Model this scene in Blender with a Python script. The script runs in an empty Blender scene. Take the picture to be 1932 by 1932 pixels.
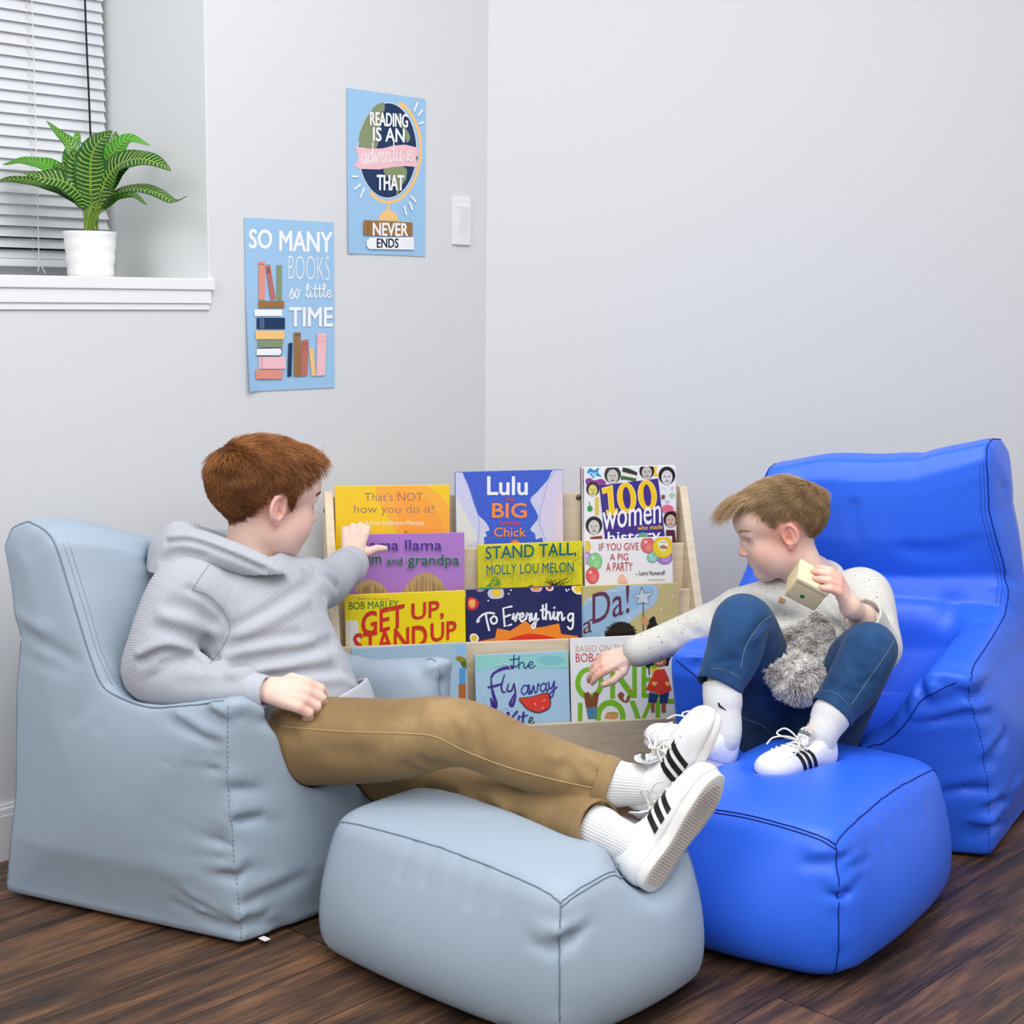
import bpy, math, random
import numpy as np
from mathutils import Vector, Matrix, geometry
from mathutils.bvhtree import BVHTree

# ---------------------------------------------------------------- camera, world, lights, exposure
EYE = np.array([0.0, 0.0, 1.0842])
FPX, PITCH, ROLL = 2879.8, 0.1399, 0.0110
def _rx(a): return np.array([[1, 0, 0], [0, math.cos(a), -math.sin(a)], [0, math.sin(a), math.cos(a)]])
def _rz(a): return np.array([[math.cos(a), -math.sin(a), 0], [math.sin(a), math.cos(a), 0], [0, 0, 1]])
CAMR = _rx(math.pi / 2 - PITCH) @ _rz(ROLL)
scene = bpy.context.scene
COL = scene.collection
cd = bpy.data.cameras.new('camera'); cam = bpy.data.objects.new('camera', cd); COL.objects.link(cam)
cd.sensor_width = 36; cd.lens = FPX / 1932 * 36; cd.clip_start = .05
cam.matrix_world = Matrix([list(CAMR[i]) + [EYE[i]] for i in range(3)] + [[0, 0, 0, 1]])
scene.camera = cam
w = bpy.data.worlds.new('world'); scene.world = w; w.use_nodes = True
w.node_tree.nodes['Background'].inputs[0].default_value = (.93, .96, 1, 1)
w.node_tree.nodes['Background'].inputs[1].default_value = .64
def area(name, loc, target, sx, sy, power, col=(1, 1, 1)):
    l = bpy.data.lights.new(name, 'AREA'); l.shape = 'RECTANGLE'; l.size = sx; l.size_y = sy; l.energy = power; l.color = col
    o = bpy.data.objects.new(name, l); COL.objects.link(o); o.location = loc
    o.rotation_euler = (Vector(target) - Vector(loc)).to_track_quat('-Z', 'Y').to_euler()
    return o
area('ceiling_and_fill_light', (.35, 1.75, 2.58), (.35, 1.95, 0), 2.0, 1.9, 47, (1, .99, .975))
area('ceiling_and_fill_light', (.7, -.5, 2.45), (.1, 3, .4), 1.8, 1.2, 22, (1, .99, .98))  # soft flash-like light high behind the camera, pointing forward
area('ceiling_and_fill_light', (-1.5, .5, 2.2), (.5, 2.9, .6), 1.2, 1.0, 19, (1, .99, .98))  # fill light added from the left to brighten the faces, no known lamp
scene.view_settings.view_transform = 'Standard'; scene.view_settings.look = 'None'
scene.view_settings.exposure = 0.0; scene.view_settings.gamma = 1; scene.view_settings.use_curve_mapping = False
try:
    scene.cycles.max_bounces = 6; scene.cycles.diffuse_bounces = 3; scene.cycles.glossy_bounces = 3
except Exception: pass

# ---------------------------------------------------------------- helpers
def V(*a): return np.array(a, float)
def unit(v): v = np.asarray(v, float); return v / np.linalg.norm(v)
def ray(px, py): return CAMR @ V((px - 966) / FPX, -(py - 966) / FPX, -1)
def at(px, py, Y): d = ray(px, py); return EYE + d * (Y / d[1])            # point at forward distance Y
def atz(px, py, z): d = ray(px, py); return EYE + d * ((z - EYE[2]) / d[2])  # point at height z
def onp(px, py, p0, n): d = ray(px, py); return EYE + d * (np.dot(np.asarray(p0) - EYE, n) / np.dot(d, n))

def s2l(c):
    c = [x / 255 for x in c[:3]]
    return tuple((x / 12.92 if x <= .04045 else ((x + .055) / 1.055) ** 2.4) for x in c) + (1,)
_mats = {}
def mat(name, rgb, rough=.6, spec=.3, **k):
    key = (name, tuple(rgb), rough, spec, tuple(sorted(k.items())))
    if key in _mats: return _mats[key]
    m = bpy.data.materials.new(name); m.use_nodes = True
    b = m.node_tree.nodes['Principled BSDF']
    b.inputs['Base Color'].default_value = s2l(rgb); b.inputs['Roughness'].default_value = rough
    b.inputs['Specular IOR Level'].default_value = spec
    for kk, v in k.items(): b.inputs[kk.replace('_', ' ')].default_value = v
    _mats[key] = m
    return m
class NT:
    def __init__(s, m): s.m = m; s.t = m.node_tree; s.b = s.t.nodes['Principled BSDF']
    def n(s, typ, **k):
        x = s.t.nodes.new(typ)
        for a, v in k.items():
            if a == 'ins':
                for i, val in v.items():
                    if hasattr(val, 'node'): s.t.links.new(val, x.inputs[i])
                    else: x.inputs[i].default_value = val
            else: setattr(x, a, v)
        return x
    def math(s, op, a, b=0.0, c=None):
        ins = {0: a, 1: b}
        if c is not None: ins[2] = c
        return s.n('ShaderNodeMath', operation=op, ins=ins).outputs[0]
    def link(s, a, b): s.t.links.new(a, b)
    def ramp(s, fac, stops):
        r = s.n('ShaderNodeValToRGB'); cr = r.color_ramp
        while len(cr.elements) < len(stops): cr.elements.new(.5)
        for e, (p, c) in zip(cr.elements, stops): e.position = p; e.color = s2l(c)
        s.link(fac, r.inputs[0]); return r.outputs[0]
    def bump(s, h, strength=.3, dist=.002, normal=None):
        b = s.n('ShaderNodeBump', ins={'Strength': strength, 'Distance': dist, 'Height': h})
        if normal is not None: s.link(normal, b.inputs['Normal'])
        return b.outputs[0]
    def mix(s, fac, a, b):
        x = s.n('ShaderNodeMix', data_type='RGBA')
        for i, v in ((0, fac), (6, a), (7, b)):
            if hasattr(v, 'node'): s.link(v, x.inputs[i])
            else: x.inputs[i].default_value = v if i == 0 else s2l(v)
        return x.outputs[2]
    def coord(s, which='Object', scale=(1, 1, 1), rot=(0, 0, 0)):
        tc = s.n('ShaderNodeTexCoord'); mp = s.n('ShaderNodeMapping')
        mp.inputs['Scale'].default_value = scale; mp.inputs['Rotation'].default_value = rot
        s.link(tc.outputs[which], mp.inputs[0]); return mp.outputs[0]
    def noise(s, vec, scale=5, detail=3, rough=.5):
        x = s.n('ShaderNodeTexNoise', ins={'Scale': scale, 'Detail': detail, 'Roughness': rough}); s.link(vec, x.inputs['Vector']); return x.outputs[0]

def link(name, me, parent=None):
    o = bpy.data.objects.new(name, me); COL.objects.link(o)
    if parent is not None: o.parent = parent
    return o
def tag(o, label, cat=None, group=None, kind=None):
    if label: o['label'] = label
    if cat: o['category'] = cat
    if group: o['group'] = group
    if kind: o['kind'] = kind
    return o
def thing(name, label, cat, group=None, loc=(0, 0, 0)):
    o = bpy.data.objects.new(name, None); COL.objects.link(o); o.empty_display_size = .05
    o.location = [float(c) for c in loc]
    return tag(o, label, cat, group)
def wm(o): return o.matrix_basis.copy() if o.parent is None else wm(o.parent) @ o.matrix_parent_inverse @ o.matrix_basis
def world(o, parent):
    """parent o (built in world coordinates) under parent without moving it"""
    o.parent = parent; o.matrix_parent_inverse = wm(parent).inverted()
    return o
def meshobj(name, verts, faces, mats, parent=None, smooth=True, midx=None, attrs=None):
    me = bpy.data.meshes.new(name)
    verts = np.asarray(verts, np.float32)
    if isinstance(faces, np.ndarray):
        n, k = faces.shape
        me.vertices.add(len(verts)); me.vertices.foreach_set('co', verts.ravel())
        me.loops.add(n * k); me.loops.foreach_set('vertex_index', faces.astype(np.int32).ravel())
        me.polygons.add(n); me.polygons.foreach_set('loop_start', np.arange(0, n * k, k, dtype=np.int32))
        me.update(calc_edges=True); me.validate()
    else:
        me.from_pydata([tuple(map(float, v)) for v in verts], [], [list(f) for f in faces])
    for m in (mats if isinstance(mats, (list, tuple)) else [mats]): me.materials.append(m)
    if midx is not None: me.polygons.foreach_set('material_index', np.asarray(midx, np.int32))
    me.polygons.foreach_set('use_smooth', np.full(len(me.polygons), bool(smooth)))
    for k, v in (attrs or {}).items():
        v = np.asarray(v, np.float32)
        if v.ndim == 1:
            a = me.attributes.new(k, 'FLOAT', 'POINT'); a.data.foreach_set('value', v)
        else:
            a = me.attributes.new(k, 'FLOAT_COLOR', 'POINT')
            a.data.foreach_set('color', np.concatenate([v, np.ones((len(v), 1), np.float32)], 1).ravel())
    me.update()
    o = link(name, me)
    if parent is not None: world(o, parent)
    return o

class MB:
    """collects quads into one mesh"""
    def __init__(s): s.v = []; s.f = []; s.m = []
    def add(s, v, f, m=0):
        b = len(s.v); s.v += [tuple(map(float, p)) for p in v]; s.f += [[i + b for i in q] for q in f]; s.m += [m] * len(f)
    def box(s, c, half, R=None, m=0, bev=0.0):
        c = np.asarray(c, float); R = np.eye(3) if R is None else R; h = np.asarray(half, float)
        if bev <= 0:
            co = [c + R @ (h * V(x, y, z)) for x in (-1, 1) for y in (-1, 1) for z in (-1, 1)]
            s.add(co, [(0, 1, 3, 2), (4, 6, 7, 5), (0, 4, 5, 1), (2, 3, 7, 6), (0, 2, 6, 4), (1, 5, 7, 3)], m); return
        import bmesh
        bm = bmesh.new(); bmesh.ops.create_cube(bm, size=2)
        for vv in bm.verts: vv.co = Vector(h * np.array(vv.co))
        bmesh.ops.bevel(bm, geom=bm.edges[:], offset=bev, segments=2, profile=.6, affect='EDGES')
        bm.verts.index_update()
        s.add([c + R @ np.array(vv.co) for vv in bm.verts], [[vv.index for vv in f.verts] for f in bm.faces], m); bm.free()
    def tube(s, pts, r, n=6, m=0, cap=True):
        pts = [np.asarray(p, float) for p in pts]; r = [r] * len(pts) if np.isscalar(r) else r
        up = V(0, 0, 1); rings = []
        for i, p in enumerate(pts):
            t = unit(pts[min(i + 1, len(pts) - 1)] - pts[max(i - 1, 0)])
            a = np.cross(t, up)
            if np.linalg.norm(a) < .1: a = np.cross(t, V(1, 0, 0))
            a = unit(a); up = np.cross(a, t)
            rings.append([p + r[i] * (math.cos(q) * a + math.sin(q) * up) for q in np.arange(n) * 2 * math.pi / n])
        v = [q for g in rings for q in g]; f = []
        for i in range(len(pts) - 1):
            for j in range(n): f.append((i * n + j, i * n + (j + 1) % n, (i + 1) * n + (j + 1) % n, (i + 1) * n + j))
        if cap: f += [tuple(range(n))[::-1], tuple((len(pts) - 1) * n + j for j in range(n))]
        s.add(v, f, m)
    def build(s, name, mats, parent=None, smooth=False): return meshobj(name, s.v, s.f, mats, parent, smooth, s.m)

def spline(pts, n=8, closed=False):
    P = np.asarray(pts, float)
    if closed: P = np.concatenate([P[-1:], P, P[:2]])
    else: P = np.concatenate([2 * P[:1] - P[1:2], P, 2 * P[-1:] - P[-2:-1]])
    out = []
    for i in range(1, len(P) - 2):
        for t in np.arange(n) / n:
            a, b, c, d = P[i - 1:i + 3]
            out.append(.5 * (2 * b + (c - a) * t + (2 * a - 5 * b + 4 * c - d) * t * t + (3 * b - a - 3 * c + d) * t ** 3))
    if not closed: out.append(P[-2])
    return np.array(out)

# ---------------------------------------------------------------- implicit surfaces
def seg(a, b, ra, rb=None, flat=None, sq=1.0):
    a = np.asarray(a, float); b = np.asarray(b, float); rb = ra if rb is None else rb
    ba = b - a; L2 = max(float(ba @ ba), 1e-12); rm = max(ra, rb)
    def f(x, y, z):
        px, py, pz = x - a[0], y - a[1], z - a[2]
        t = np.clip((px * ba[0] + py * ba[1] + pz * ba[2]) / L2, 0, 1)
        px = px - t * ba[0]; py = py - t * ba[1]; pz = pz - t * ba[2]
        if flat is not None:
            k = (sq - 1) * (px * flat[0] + py * flat[1] + pz * flat[2])
            px = px + k * flat[0]; py = py + k * flat[1]; pz = pz + k * flat[2]
        return np.sqrt(px * px + py * py + pz * pz) - (ra + (rb - ra) * t)
    return f, np.minimum(a, b) - rm, np.maximum(a, b) + rm
def limb(pts, radii, n=4, flat=None, sq=1.0):
    Q = spline(np.concatenate([np.asarray(pts, float), np.asarray(radii, float)[:, None]], 1), n)
    ps = [seg(Q[i, :3], Q[i + 1, :3], Q[i, 3], Q[i + 1, 3], flat, sq) for i in range(len(Q) - 1)]
    def f(x, y, z):
        d = None
        for g in ps:
            e = g[0](x, y, z); d = e if d is None else np.minimum(d, e)
        return d
    return f, np.min([p[1] for p in ps], 0), np.max([p[2] for p in ps], 0)
def ell(c, r, R=None):
    c = np.asarray(c, float); r = np.asarray(r, float); R = np.eye(3) if R is None else R
    def f(x, y, z):
        x, y, z = x - c[0], y - c[1], z - c[2]
        q = [(x * R[0, i] + y * R[1, i] + z * R[2, i]) / r[i] for i in range(3)]
        k0 = np.sqrt(q[0] ** 2 + q[1] ** 2 + q[2] ** 2) + 1e-9
        k1 = np.sqrt((q[0] / r[0]) ** 2 + (q[1] / r[1]) ** 2 + (q[2] / r[2]) ** 2) + 1e-9
        return k0 * (k0 - 1) / k1
    e = np.sqrt((R * r) ** 2 @ np.ones(3))
    return f, c - e, c + e
def rbox(c, h, rad, R=None):
    c = np.asarray(c, float); h = np.asarray(h, float); R = np.eye(3) if R is None else R
    def f(x, y, z):
        x, y, z = x - c[0], y - c[1], z - c[2]
        q = [np.abs(x * R[0, i] + y * R[1, i] + z * R[2, i]) - (h[i] - rad) for i in range(3)]
        o = np.sqrt(sum(np.maximum(a, 0) ** 2 for a in q))
        return o + np.minimum(np.maximum(q[0], np.maximum(q[1], q[2])), 0) - rad
    e = np.abs(R) @ h
    return f, c - e, c + e
def torus(c, R, r1, r2, sx=1.0):
    """ring in the local xy plane of R, radius r1 (x stretched by sx), tube r2"""
    c = np.asarray(c, float)
    def f(x, y, z):
        x, y, z = x - c[0], y - c[1], z - c[2]
        a = (x * R[0, 0] + y * R[1, 0] + z * R[2, 0]) / sx; b = x * R[0, 1] + y * R[1, 1] + z * R[2, 1]; g = x * R[0, 2] + y * R[1, 2] + z * R[2, 2]
        return np.sqrt((np.sqrt(a * a + b * b) - r1) ** 2 + g * g) - r2
    e = np.full(3, r1 * max(sx, 1) + r2)
    return f, c - e, c + e
def poly2(P):
    P = np.asarray(P, float); N = len(P)
    def f(x, z):
        d = None; s = None
        for i in range(N):
            a, b = P[i], P[i - 1]
            e = b - a; wx, wz = x - a[0], z - a[1]
            t = np.clip((wx * e[0] + wz * e[1]) / (e @ e + 1e-12), 0, 1)
            q = (wx - e[0] * t) ** 2 + (wz - e[1] * t) ** 2
            d = q if d is None else np.minimum(d, q)
            c1 = z >= a[1]; c2 = z < b[1]; c3 = e[0] * wz > e[1] * wx
            fl = np.where((c1 & c2 & c3) | (~c1 & ~c2 & ~c3), -1.0, 1.0)
            s = fl if s is None else s * fl
        return s * np.sqrt(d)
    return f
def smax(a, b, k):
    h = np.maximum(k - np.abs(a - b), 0) / k
    return np.maximum(a, b) + h * h * k * .25
class SDF:
    def __init__(s, lo, hi, h, fine=None, hf=None):
        s.ax = []
        for i in range(3):
            if fine is None or not fine[i]: s.ax.append(np.arange(lo[i], hi[i] + h, h)); continue
            out = [lo[i]]
            while out[-1] < hi[i]:
                p = out[-1]; st = hf if any(a - h <= p <= b for a, b in fine[i]) else h
                out.append(p + st)
            s.ax.append(np.array(out))
        s.h = h; s.F = np.full([len(a) for a in s.ax], 1.0, np.float32)
    def win(s, lo, hi):
        sl = []
        for i in range(3):
            a = np.searchsorted(s.ax[i], lo[i]); b = np.searchsorted(s.ax[i], hi[i], 'right')
            sl.append(slice(max(a - 1, 0), min(b + 1, len(s.ax[i]))))
        x = s.ax[0][sl[0]].astype(np.float32)[:, None, None]; y = s.ax[1][sl[1]].astype(np.float32)[None, :, None]; z = s.ax[2][sl[2]].astype(np.float32)[None, None, :]
        return tuple(sl), x, y, z
    def add(s, prim, k=.01):
        f, lo, hi = prim; m = k + 3 * s.h
        sl, x, y, z = s.win(lo - m, hi + m)
        if min(len(x.ravel()), len(y.ravel()), len(z.ravel())) == 0: return s
        d = f(x, y, z).astype(np.float32); A = s.F[sl]
        if k > 0:
            h = np.maximum(k - np.abs(A - d), 0) / k
            s.F[sl] = np.minimum(A, d) - h * h * k * .25
        else: s.F[sl] = np.minimum(A, d)
        return s
    def cut(s, prim, k=.004):
        f, lo, hi = prim; m = k + 2 * s.h
        sl, x, y, z = s.win(lo - m, hi + m)
        s.F[sl] = smax(s.F[sl], -f(x, y, z).astype(np.float32), max(k, 1e-6)); return s
    def half(s, p, n, lo, hi, k=.002):
        """remove what lies on the +n side of p, inside the window"""
        sl, x, y, z = s.win(np.asarray(lo), np.asarray(hi))
        d = ((x - p[0]) * n[0] + (y - p[1]) * n[1] + (z - p[2]) * n[2]).astype(np.float32)
        s.F[sl] = smax(s.F[sl], d, k); return s
    def groove(s, pts, w, amp):
        """amp > 0 presses a crease into the surface along the polyline, < 0 raises a fold"""
        P = np.asarray(pts, float)
        for i in range(len(P) - 1):
            f, lo, hi = seg(P[i], P[i + 1], 0.0)
            m = 2.6 * w; sl, x, y, z = s.win(lo - m, hi + m)
            if 0 in (x.size, y.size, z.size): continue
            if i == 0:
                pass
            d = f(x, y, z)
            g = amp * np.exp(-(d / w) ** 2)
            if len(P) > 2:   # avoid doubling where segments meet
                L = np.linalg.norm(P[i + 1] - P[i]); e = (P[i + 1] - P[i]) / max(L, 1e-9)
                t = ((x - P[i][0]) * e[0] + (y - P[i][1]) * e[1] + (z - P[i][2]) * e[2])
                g = g * np.clip(t / w * .5 + .5, 0, 1) * np.clip((L - t) / w * .5 + .5, 0, 1)
            s.F[sl] += g.astype(np.float32)
        return s
    def mesh(s, smooth=2):
        F = s.F; neg = F < 0
        n = F.shape; c = np.zeros([i - 1 for i in n], np.uint8)
        for dx in (0, 1):
            for dy in (0, 1):
                for dz in (0, 1): c += neg[dx:n[0] - 1 + dx, dy:n[1] - 1 + dy, dz:n[2] - 1 + dz]
        cells = np.argwhere((c > 0) & (c < 8)); del c
        idx = np.full([i - 1 for i in n], -1, np.int32); idx[tuple(cells.T)] = np.arange(len(cells))
        cor = [(a, b, d) for a in (0, 1) for b in (0, 1) for d in (0, 1)]
        val = np.stack([F[cells[:, 0] + a, cells[:, 1] + b, cells[:, 2] + d] for a, b, d in cor], 1).astype(float)
        X = [np.stack([s.ax[i][cells[:, i]], s.ax[i][cells[:, i] + 1]], 1) for i in range(3)]
        acc = np.zeros((len(cells), 3)); cnt = np.zeros(len(cells))
        for i in range(8):
            for j in range(i + 1, 8):
                if sum(abs(p - q) for p, q in zip(cor[i], cor[j])) != 1: continue
                m = (val[:, i] < 0) != (val[:, j] < 0)
                t = np.where(m, val[:, i] / np.where(m, val[:, i] - val[:, j], 1), 0)
                for k in range(3):
                    pa, pb = X[k][:, cor[i][k]], X[k][:, cor[j][k]]
                    acc[:, k] += np.where(m, pa + t * (pb - pa), 0)
                cnt += m
        vt = acc / cnt[:, None]
        faces = []
        for ax in range(3):
            o1, o2 = (ax + 1) % 3, (ax + 2) % 3
            a = [slice(None)] * 3; b = [slice(None)] * 3
            a[ax] = slice(0, -1); b[ax] = slice(1, None)
            ch = neg[tuple(a)] != neg[tuple(b)]
            e = np.argwhere(ch)
            e = e[(e[:, o1] > 0) & (e[:, o1] < n[o1] - 1) & (e[:, o2] > 0) & (e[:, o2] < n[o2] - 1)]
            ng = neg[tuple(e.T)]
            q = []
            for d1, d2 in ((-1, -1), (0, -1), (0, 0), (-1, 0)):
                p = e.copy(); p[:, o1] += d1; p[:, o2] += d2; q.append(idx[tuple(p.T)])
            q = np.stack(q, 1); q[~ng] = q[~ng][:, ::-1]
            faces.append(q)
        faces = np.concatenate(faces); faces = faces[(faces >= 0).all(1)]
        for _ in range(smooth): vt = relax(vt, faces)
        return vt, faces
def relax(v, f, lam=.5):
    for l in (lam, -lam * 1.03):
        acc = np.zeros_like(v); cnt = np.zeros(len(v))
        for i in range(4):
            a, b = f[:, i], f[:, (i + 1) % 4]
            for k in range(3):
                acc[:, k] += np.bincount(a, v[b, k], len(v)) + np.bincount(b, v[a, k], len(v))
            cnt += np.bincount(a, minlength=len(v)) + np.bincount(b, minlength=len(v))
        v = v + l * (acc / np.maximum(cnt, 1)[:, None] - v)
    return v
def sphere_pts(n=12, m=16):
    v = [(0, 0, 1)] + [(math.sin(math.pi * i / n) * math.cos(2 * math.pi * j / m), math.sin(math.pi * i / n) * math.sin(2 * math.pi * j / m), math.cos(math.pi * i / n)) for i in range(1, n) for j in range(m)] + [(0, 0, -1)]
    f = [(0, 1 + j, 1 + (j + 1) % m) for j in range(m)]
    for i in range(n - 2):
        for j in range(m): f.append((1 + i * m + j, 1 + (i + 1) * m + j, 1 + (i + 1) * m + (j + 1) % m, 1 + i * m + (j + 1) % m))
    L = len(v) - 1; f += [(L, 1 + (n - 2) * m + (j + 1) % m, 1 + (n - 2) * m + j) for j in range(m)]
    return np.array(v), f

# ---------------------------------------------------------------- flat printed art (posters, covers, marks)
_txt = {}
def text_mesh(body, bold=0.0, shear=0.0):
    k = (body, bold, shear)
    if k in _txt: return _txt[k]
    cu = bpy.data.curves.new('lettering', 'FONT'); cu.body = body; cu.offset = bold; cu.shear = shear; cu.resolution_u = 3
    o = bpy.data.objects.new('lettering', cu); COL.objects.link(o)
    dg = bpy.context.evaluated_depsgraph_get(); dg.update()
    me = o.evaluated_get(dg).to_mesh()
    v = np.array([vv.co[:2] for vv in me.vertices]); f = [list(p.vertices) for p in me.polygons]
    bpy.data.objects.remove(o); bpy.data.curves.remove(cu)
    lo = v.min(0); v = (v - lo) / (v.max(0) - lo)
    _txt[k] = (v, f, None); return _txt[k]
class Art:
    """pieces of flat print laid in layers; coordinates are passed through tr (photo point -> place on the sheet)"""
    def __init__(s, tr): s.tr = tr; s.p = []
    def raw(s, v, f, col): s.p.append((np.asarray(v, float), f, tuple(col)))
    def poly(s, pts, col):
        v = np.array([s.tr(*p) for p in pts])
        t = geometry.tessellate_polygon([[Vector((a, b, 0)) for a, b in v]])
        s.raw(v, [list(q) for q in t], col)
    def spl(s, pts, col, n=6): s.poly(spline(pts, n, True), col)
    def ell(s, cx, cy, rx, ry, col, rot=0, n=28):
        c, q = math.cos(rot), math.sin(rot)
        s.poly([(cx + rx * math.cos(t) * c - ry * math.sin(t) * q, cy + rx * math.cos(t) * q + ry * math.sin(t) * c) for t in np.arange(n) * 2 * math.pi / n], col)
    def rect(s, x0, y0, x1, y1, col): s.poly([(x0, y0), (x1, y0), (x1, y1), (x0, y1)], col)
    def stroke(s, pts, w, col, smooth=True, n=5):
        P = spline(pts, n) if smooth and len(pts) > 2 else np.asarray(pts, float)
        L, Rr = [], []
        for i, p in enumerate(P):
            t = P[min(i + 1, len(P) - 1)] - P[max(i - 1, 0)]; t = t / (np.linalg.norm(t) + 1e-9)
            ww = w / 2 if np.isscalar(w) else np.interp(i / (len(P) - 1), np.linspace(0, 1, len(w)), w) / 2
            nn = np.array([-t[1], t[0]]) * ww; L.append(p + nn); Rr.append(p - nn)
        v = [s.tr(*p) for p in L + Rr]; m = len(P)
        s.raw(v, [[i, i + 1, m + i + 1, m + i] for i in range(m - 1)], col)
        if np.isscalar(w):
            for p in (P[0], P[-1]): s.ell(p[0], p[1], w / 2, w / 2, col, n=10)
    def text(s, body, x0, y0, x1, y1, col, bold=0.0, shear=0.0, slope=0.0):
        """lettering filling the photo rectangle x0..x1, y0 (top)..y1 (bottom); slope = rise in y per unit x"""
        v, f, _ = text_mesh(body, min(bold, 0.0), shear); g = max(bold, 0) * abs(y1 - y0) * .55
        for i, (ox, oy) in enumerate([(0, 0)] if g == 0 else [(g * math.cos(t), g * math.sin(t)) for t in np.arange(6) * math.pi / 3]):
            s.raw(np.array([s.tr(x0 + (x1 - x0) * a + ox, y1 + (y0 - y1) * b + slope * (x1 - x0) * a + oy) for a, b in v]), f, col)
    def build(s, name, parent, place, lift=.0003, step=.00004, rough=.35, spec=.3, clip=None):
        v, f, mi, cols = [], [], [], []
        for k, (a, b, c) in enumerate(s.p):
            if clip is not None: a = np.clip(a, clip[0], clip[1])
            if c not in cols: cols.append(c)
            o = len(v); v += [place(p[0], p[1], lift + step * k) for p in a]; f += [[i + o for i in q] for q in b]; mi += [cols.index(c)] * len(b)
        return meshobj(name, v, f, [mat('print', c, rough, spec) for c in cols], parent, False, mi)
# ---------------------------------------------------------------- room shell
CORNER = V(-.0696, 3.8096, 0)
E1 = V(.67473, .73806, 0)                   # along the window wall towards the corner
N1 = V(.73806, -.67473, 0)                  # its normal, into the room
E2 = V(math.cos(math.radians(2.6)), math.sin(math.radians(2.6)), 0)   # along the other wall, away from the corner
N2 = V(E2[1], -E2[0], 0)
def lw(s, z, off=0.0): return CORNER - E1 * s + N1 * off + V(0, 0, z)
wall_m = mat('wall_paint', (220, 221, 224), .85, .15); n = NT(wall_m)
co = n.coord('Object', (1, 1, 1)); n.link(n.bump(n.noise(co, 160, 3, .6), .06, .001), n.b.inputs['Normal'])
jamb_m = mat('jamb_paint', (229, 232, 233), .8, .15)
trim_m = mat('trim_paint', (238, 239, 241), .4, .35)
R1 = np.stack([E1, -N1, V(0, 0, 1)], 1); R2 = np.stack([E2, -N2, V(0, 0, 1)], 1)
SR, SL, ZS, ZT = .8326, 1.75, 1.085, 2.2     # window opening on the wall: right and left edges, sill and head height
HT, DEEP = 2.62, .385
m = MB()
m.box(lw(SR / 2 - .03, HT / 2, -.21), (SR / 2 + .03, .21, HT / 2), R1)
m.box(lw((SL + 3.2) / 2, HT / 2, -.21), ((3.2 - SL) / 2, .21, HT / 2), R1)
m.box(lw((SR + SL) / 2, ZS / 2, -.21), ((SL - SR) / 2, .21, ZS / 2), R1)
m.box(lw((SR + SL) / 2, (HT + ZT) / 2, -.21), ((SL - SR) / 2, .21, (HT - ZT) / 2), R1)
tag(m.build('wall_left', wall_m), 'white painted wall with the deep window recess and two posters', None, None, 'structure')
m = MB(); m.box(CORNER + E2 * 1.6 - N2 * .06 + V(0, 0, HT / 2), (1.6, .06, HT / 2), R2)
tag(m.build('wall_right', wall_m), 'plain white painted wall behind the bookshelf and blue chair', None, None, 'structure')
# floor of brown planks running along the window wall
fm = mat('floor_planks', (74, 55, 42), .42, .35); n = NT(fm)
az = math.atan2(E1[1], E1[0])
co = n.coord('Object', (1, 1, 1), (0, 0, -az))
br = n.n('ShaderNodeTexBrick', offset=.37, ins={'Scale': 1.0, 'Mortar Size': .0012, 'Mortar Smooth': .2, 'Brick Width': .98, 'Row Height': .152, 'Color1': (0, 0, 0, 1), 'Color2': (1, 1, 1, 1), 'Mortar': (.5, .5, .5, 1), 'Bias': 0})
n.link(co, br.inputs['Vector'])
sep = n.n('ShaderNodeSeparateXYZ'); n.link(co, sep.inputs[0])
row = n.math('FLOOR', n.math('DIVIDE', sep.outputs[1], .152))
cmb = n.n('ShaderNodeCombineXYZ'); n.link(n.math('MULTIPLY', sep.outputs[0], 1.6), cmb.inputs[0]); n.link(n.math('MULTIPLY', sep.outputs[1], 13), cmb.inputs[1])
n.link(n.math('ADD', n.math('MULTIPLY', row, 3.7), n.math('MULTIPLY', br.outputs[0], 5)), cmb.inputs[2])
g1 = n.noise(cmb.outputs[0], 2.2, 6, .62)
cmb2 = n.n('ShaderNodeCombineXYZ'); n.link(n.math('MULTIPLY', sep.outputs[0], 6), cmb2.inputs[0]); n.link(n.math('MULTIPLY', sep.outputs[1], 130), cmb2.inputs[1]); n.link(row, cmb2.inputs[2])
g2 = n.noise(cmb2.outputs[0], 1.5, 4, .6)
f = n.math('ADD', n.math('MULTIPLY', g1, .75), n.math('MULTIPLY', g2, .35))
f = n.math('ADD', f, n.math('MULTIPLY', n.math('SUBTRACT', br.outputs[0], .5), .10))
wood = n.ramp(f, [(.33, (38, 28, 23)), (.47, (62, 46, 37)), (.57, (88, 64, 48)), (.69, (124, 88, 60)), (.82, (150, 112, 80))])
n.link(n.mix(br.outputs[1], wood, (28, 20, 16)), n.b.inputs['Base Color'])
n.link(n.bump(n.math('ADD', g2, n.math('MULTIPLY', br.outputs[1], -2)), .22, .0012), n.b.inputs['Normal'])
n.link(n.math('ADD', n.math('MULTIPLY', g2, .25), .30), n.b.inputs['Roughness'])
m = MB(); m.box((0, 1.7, -.05), (2.6, 3.4, .05))
tag(m.build('floor', fm), 'dark brown wood plank floor', None, None, 'structure')
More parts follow.
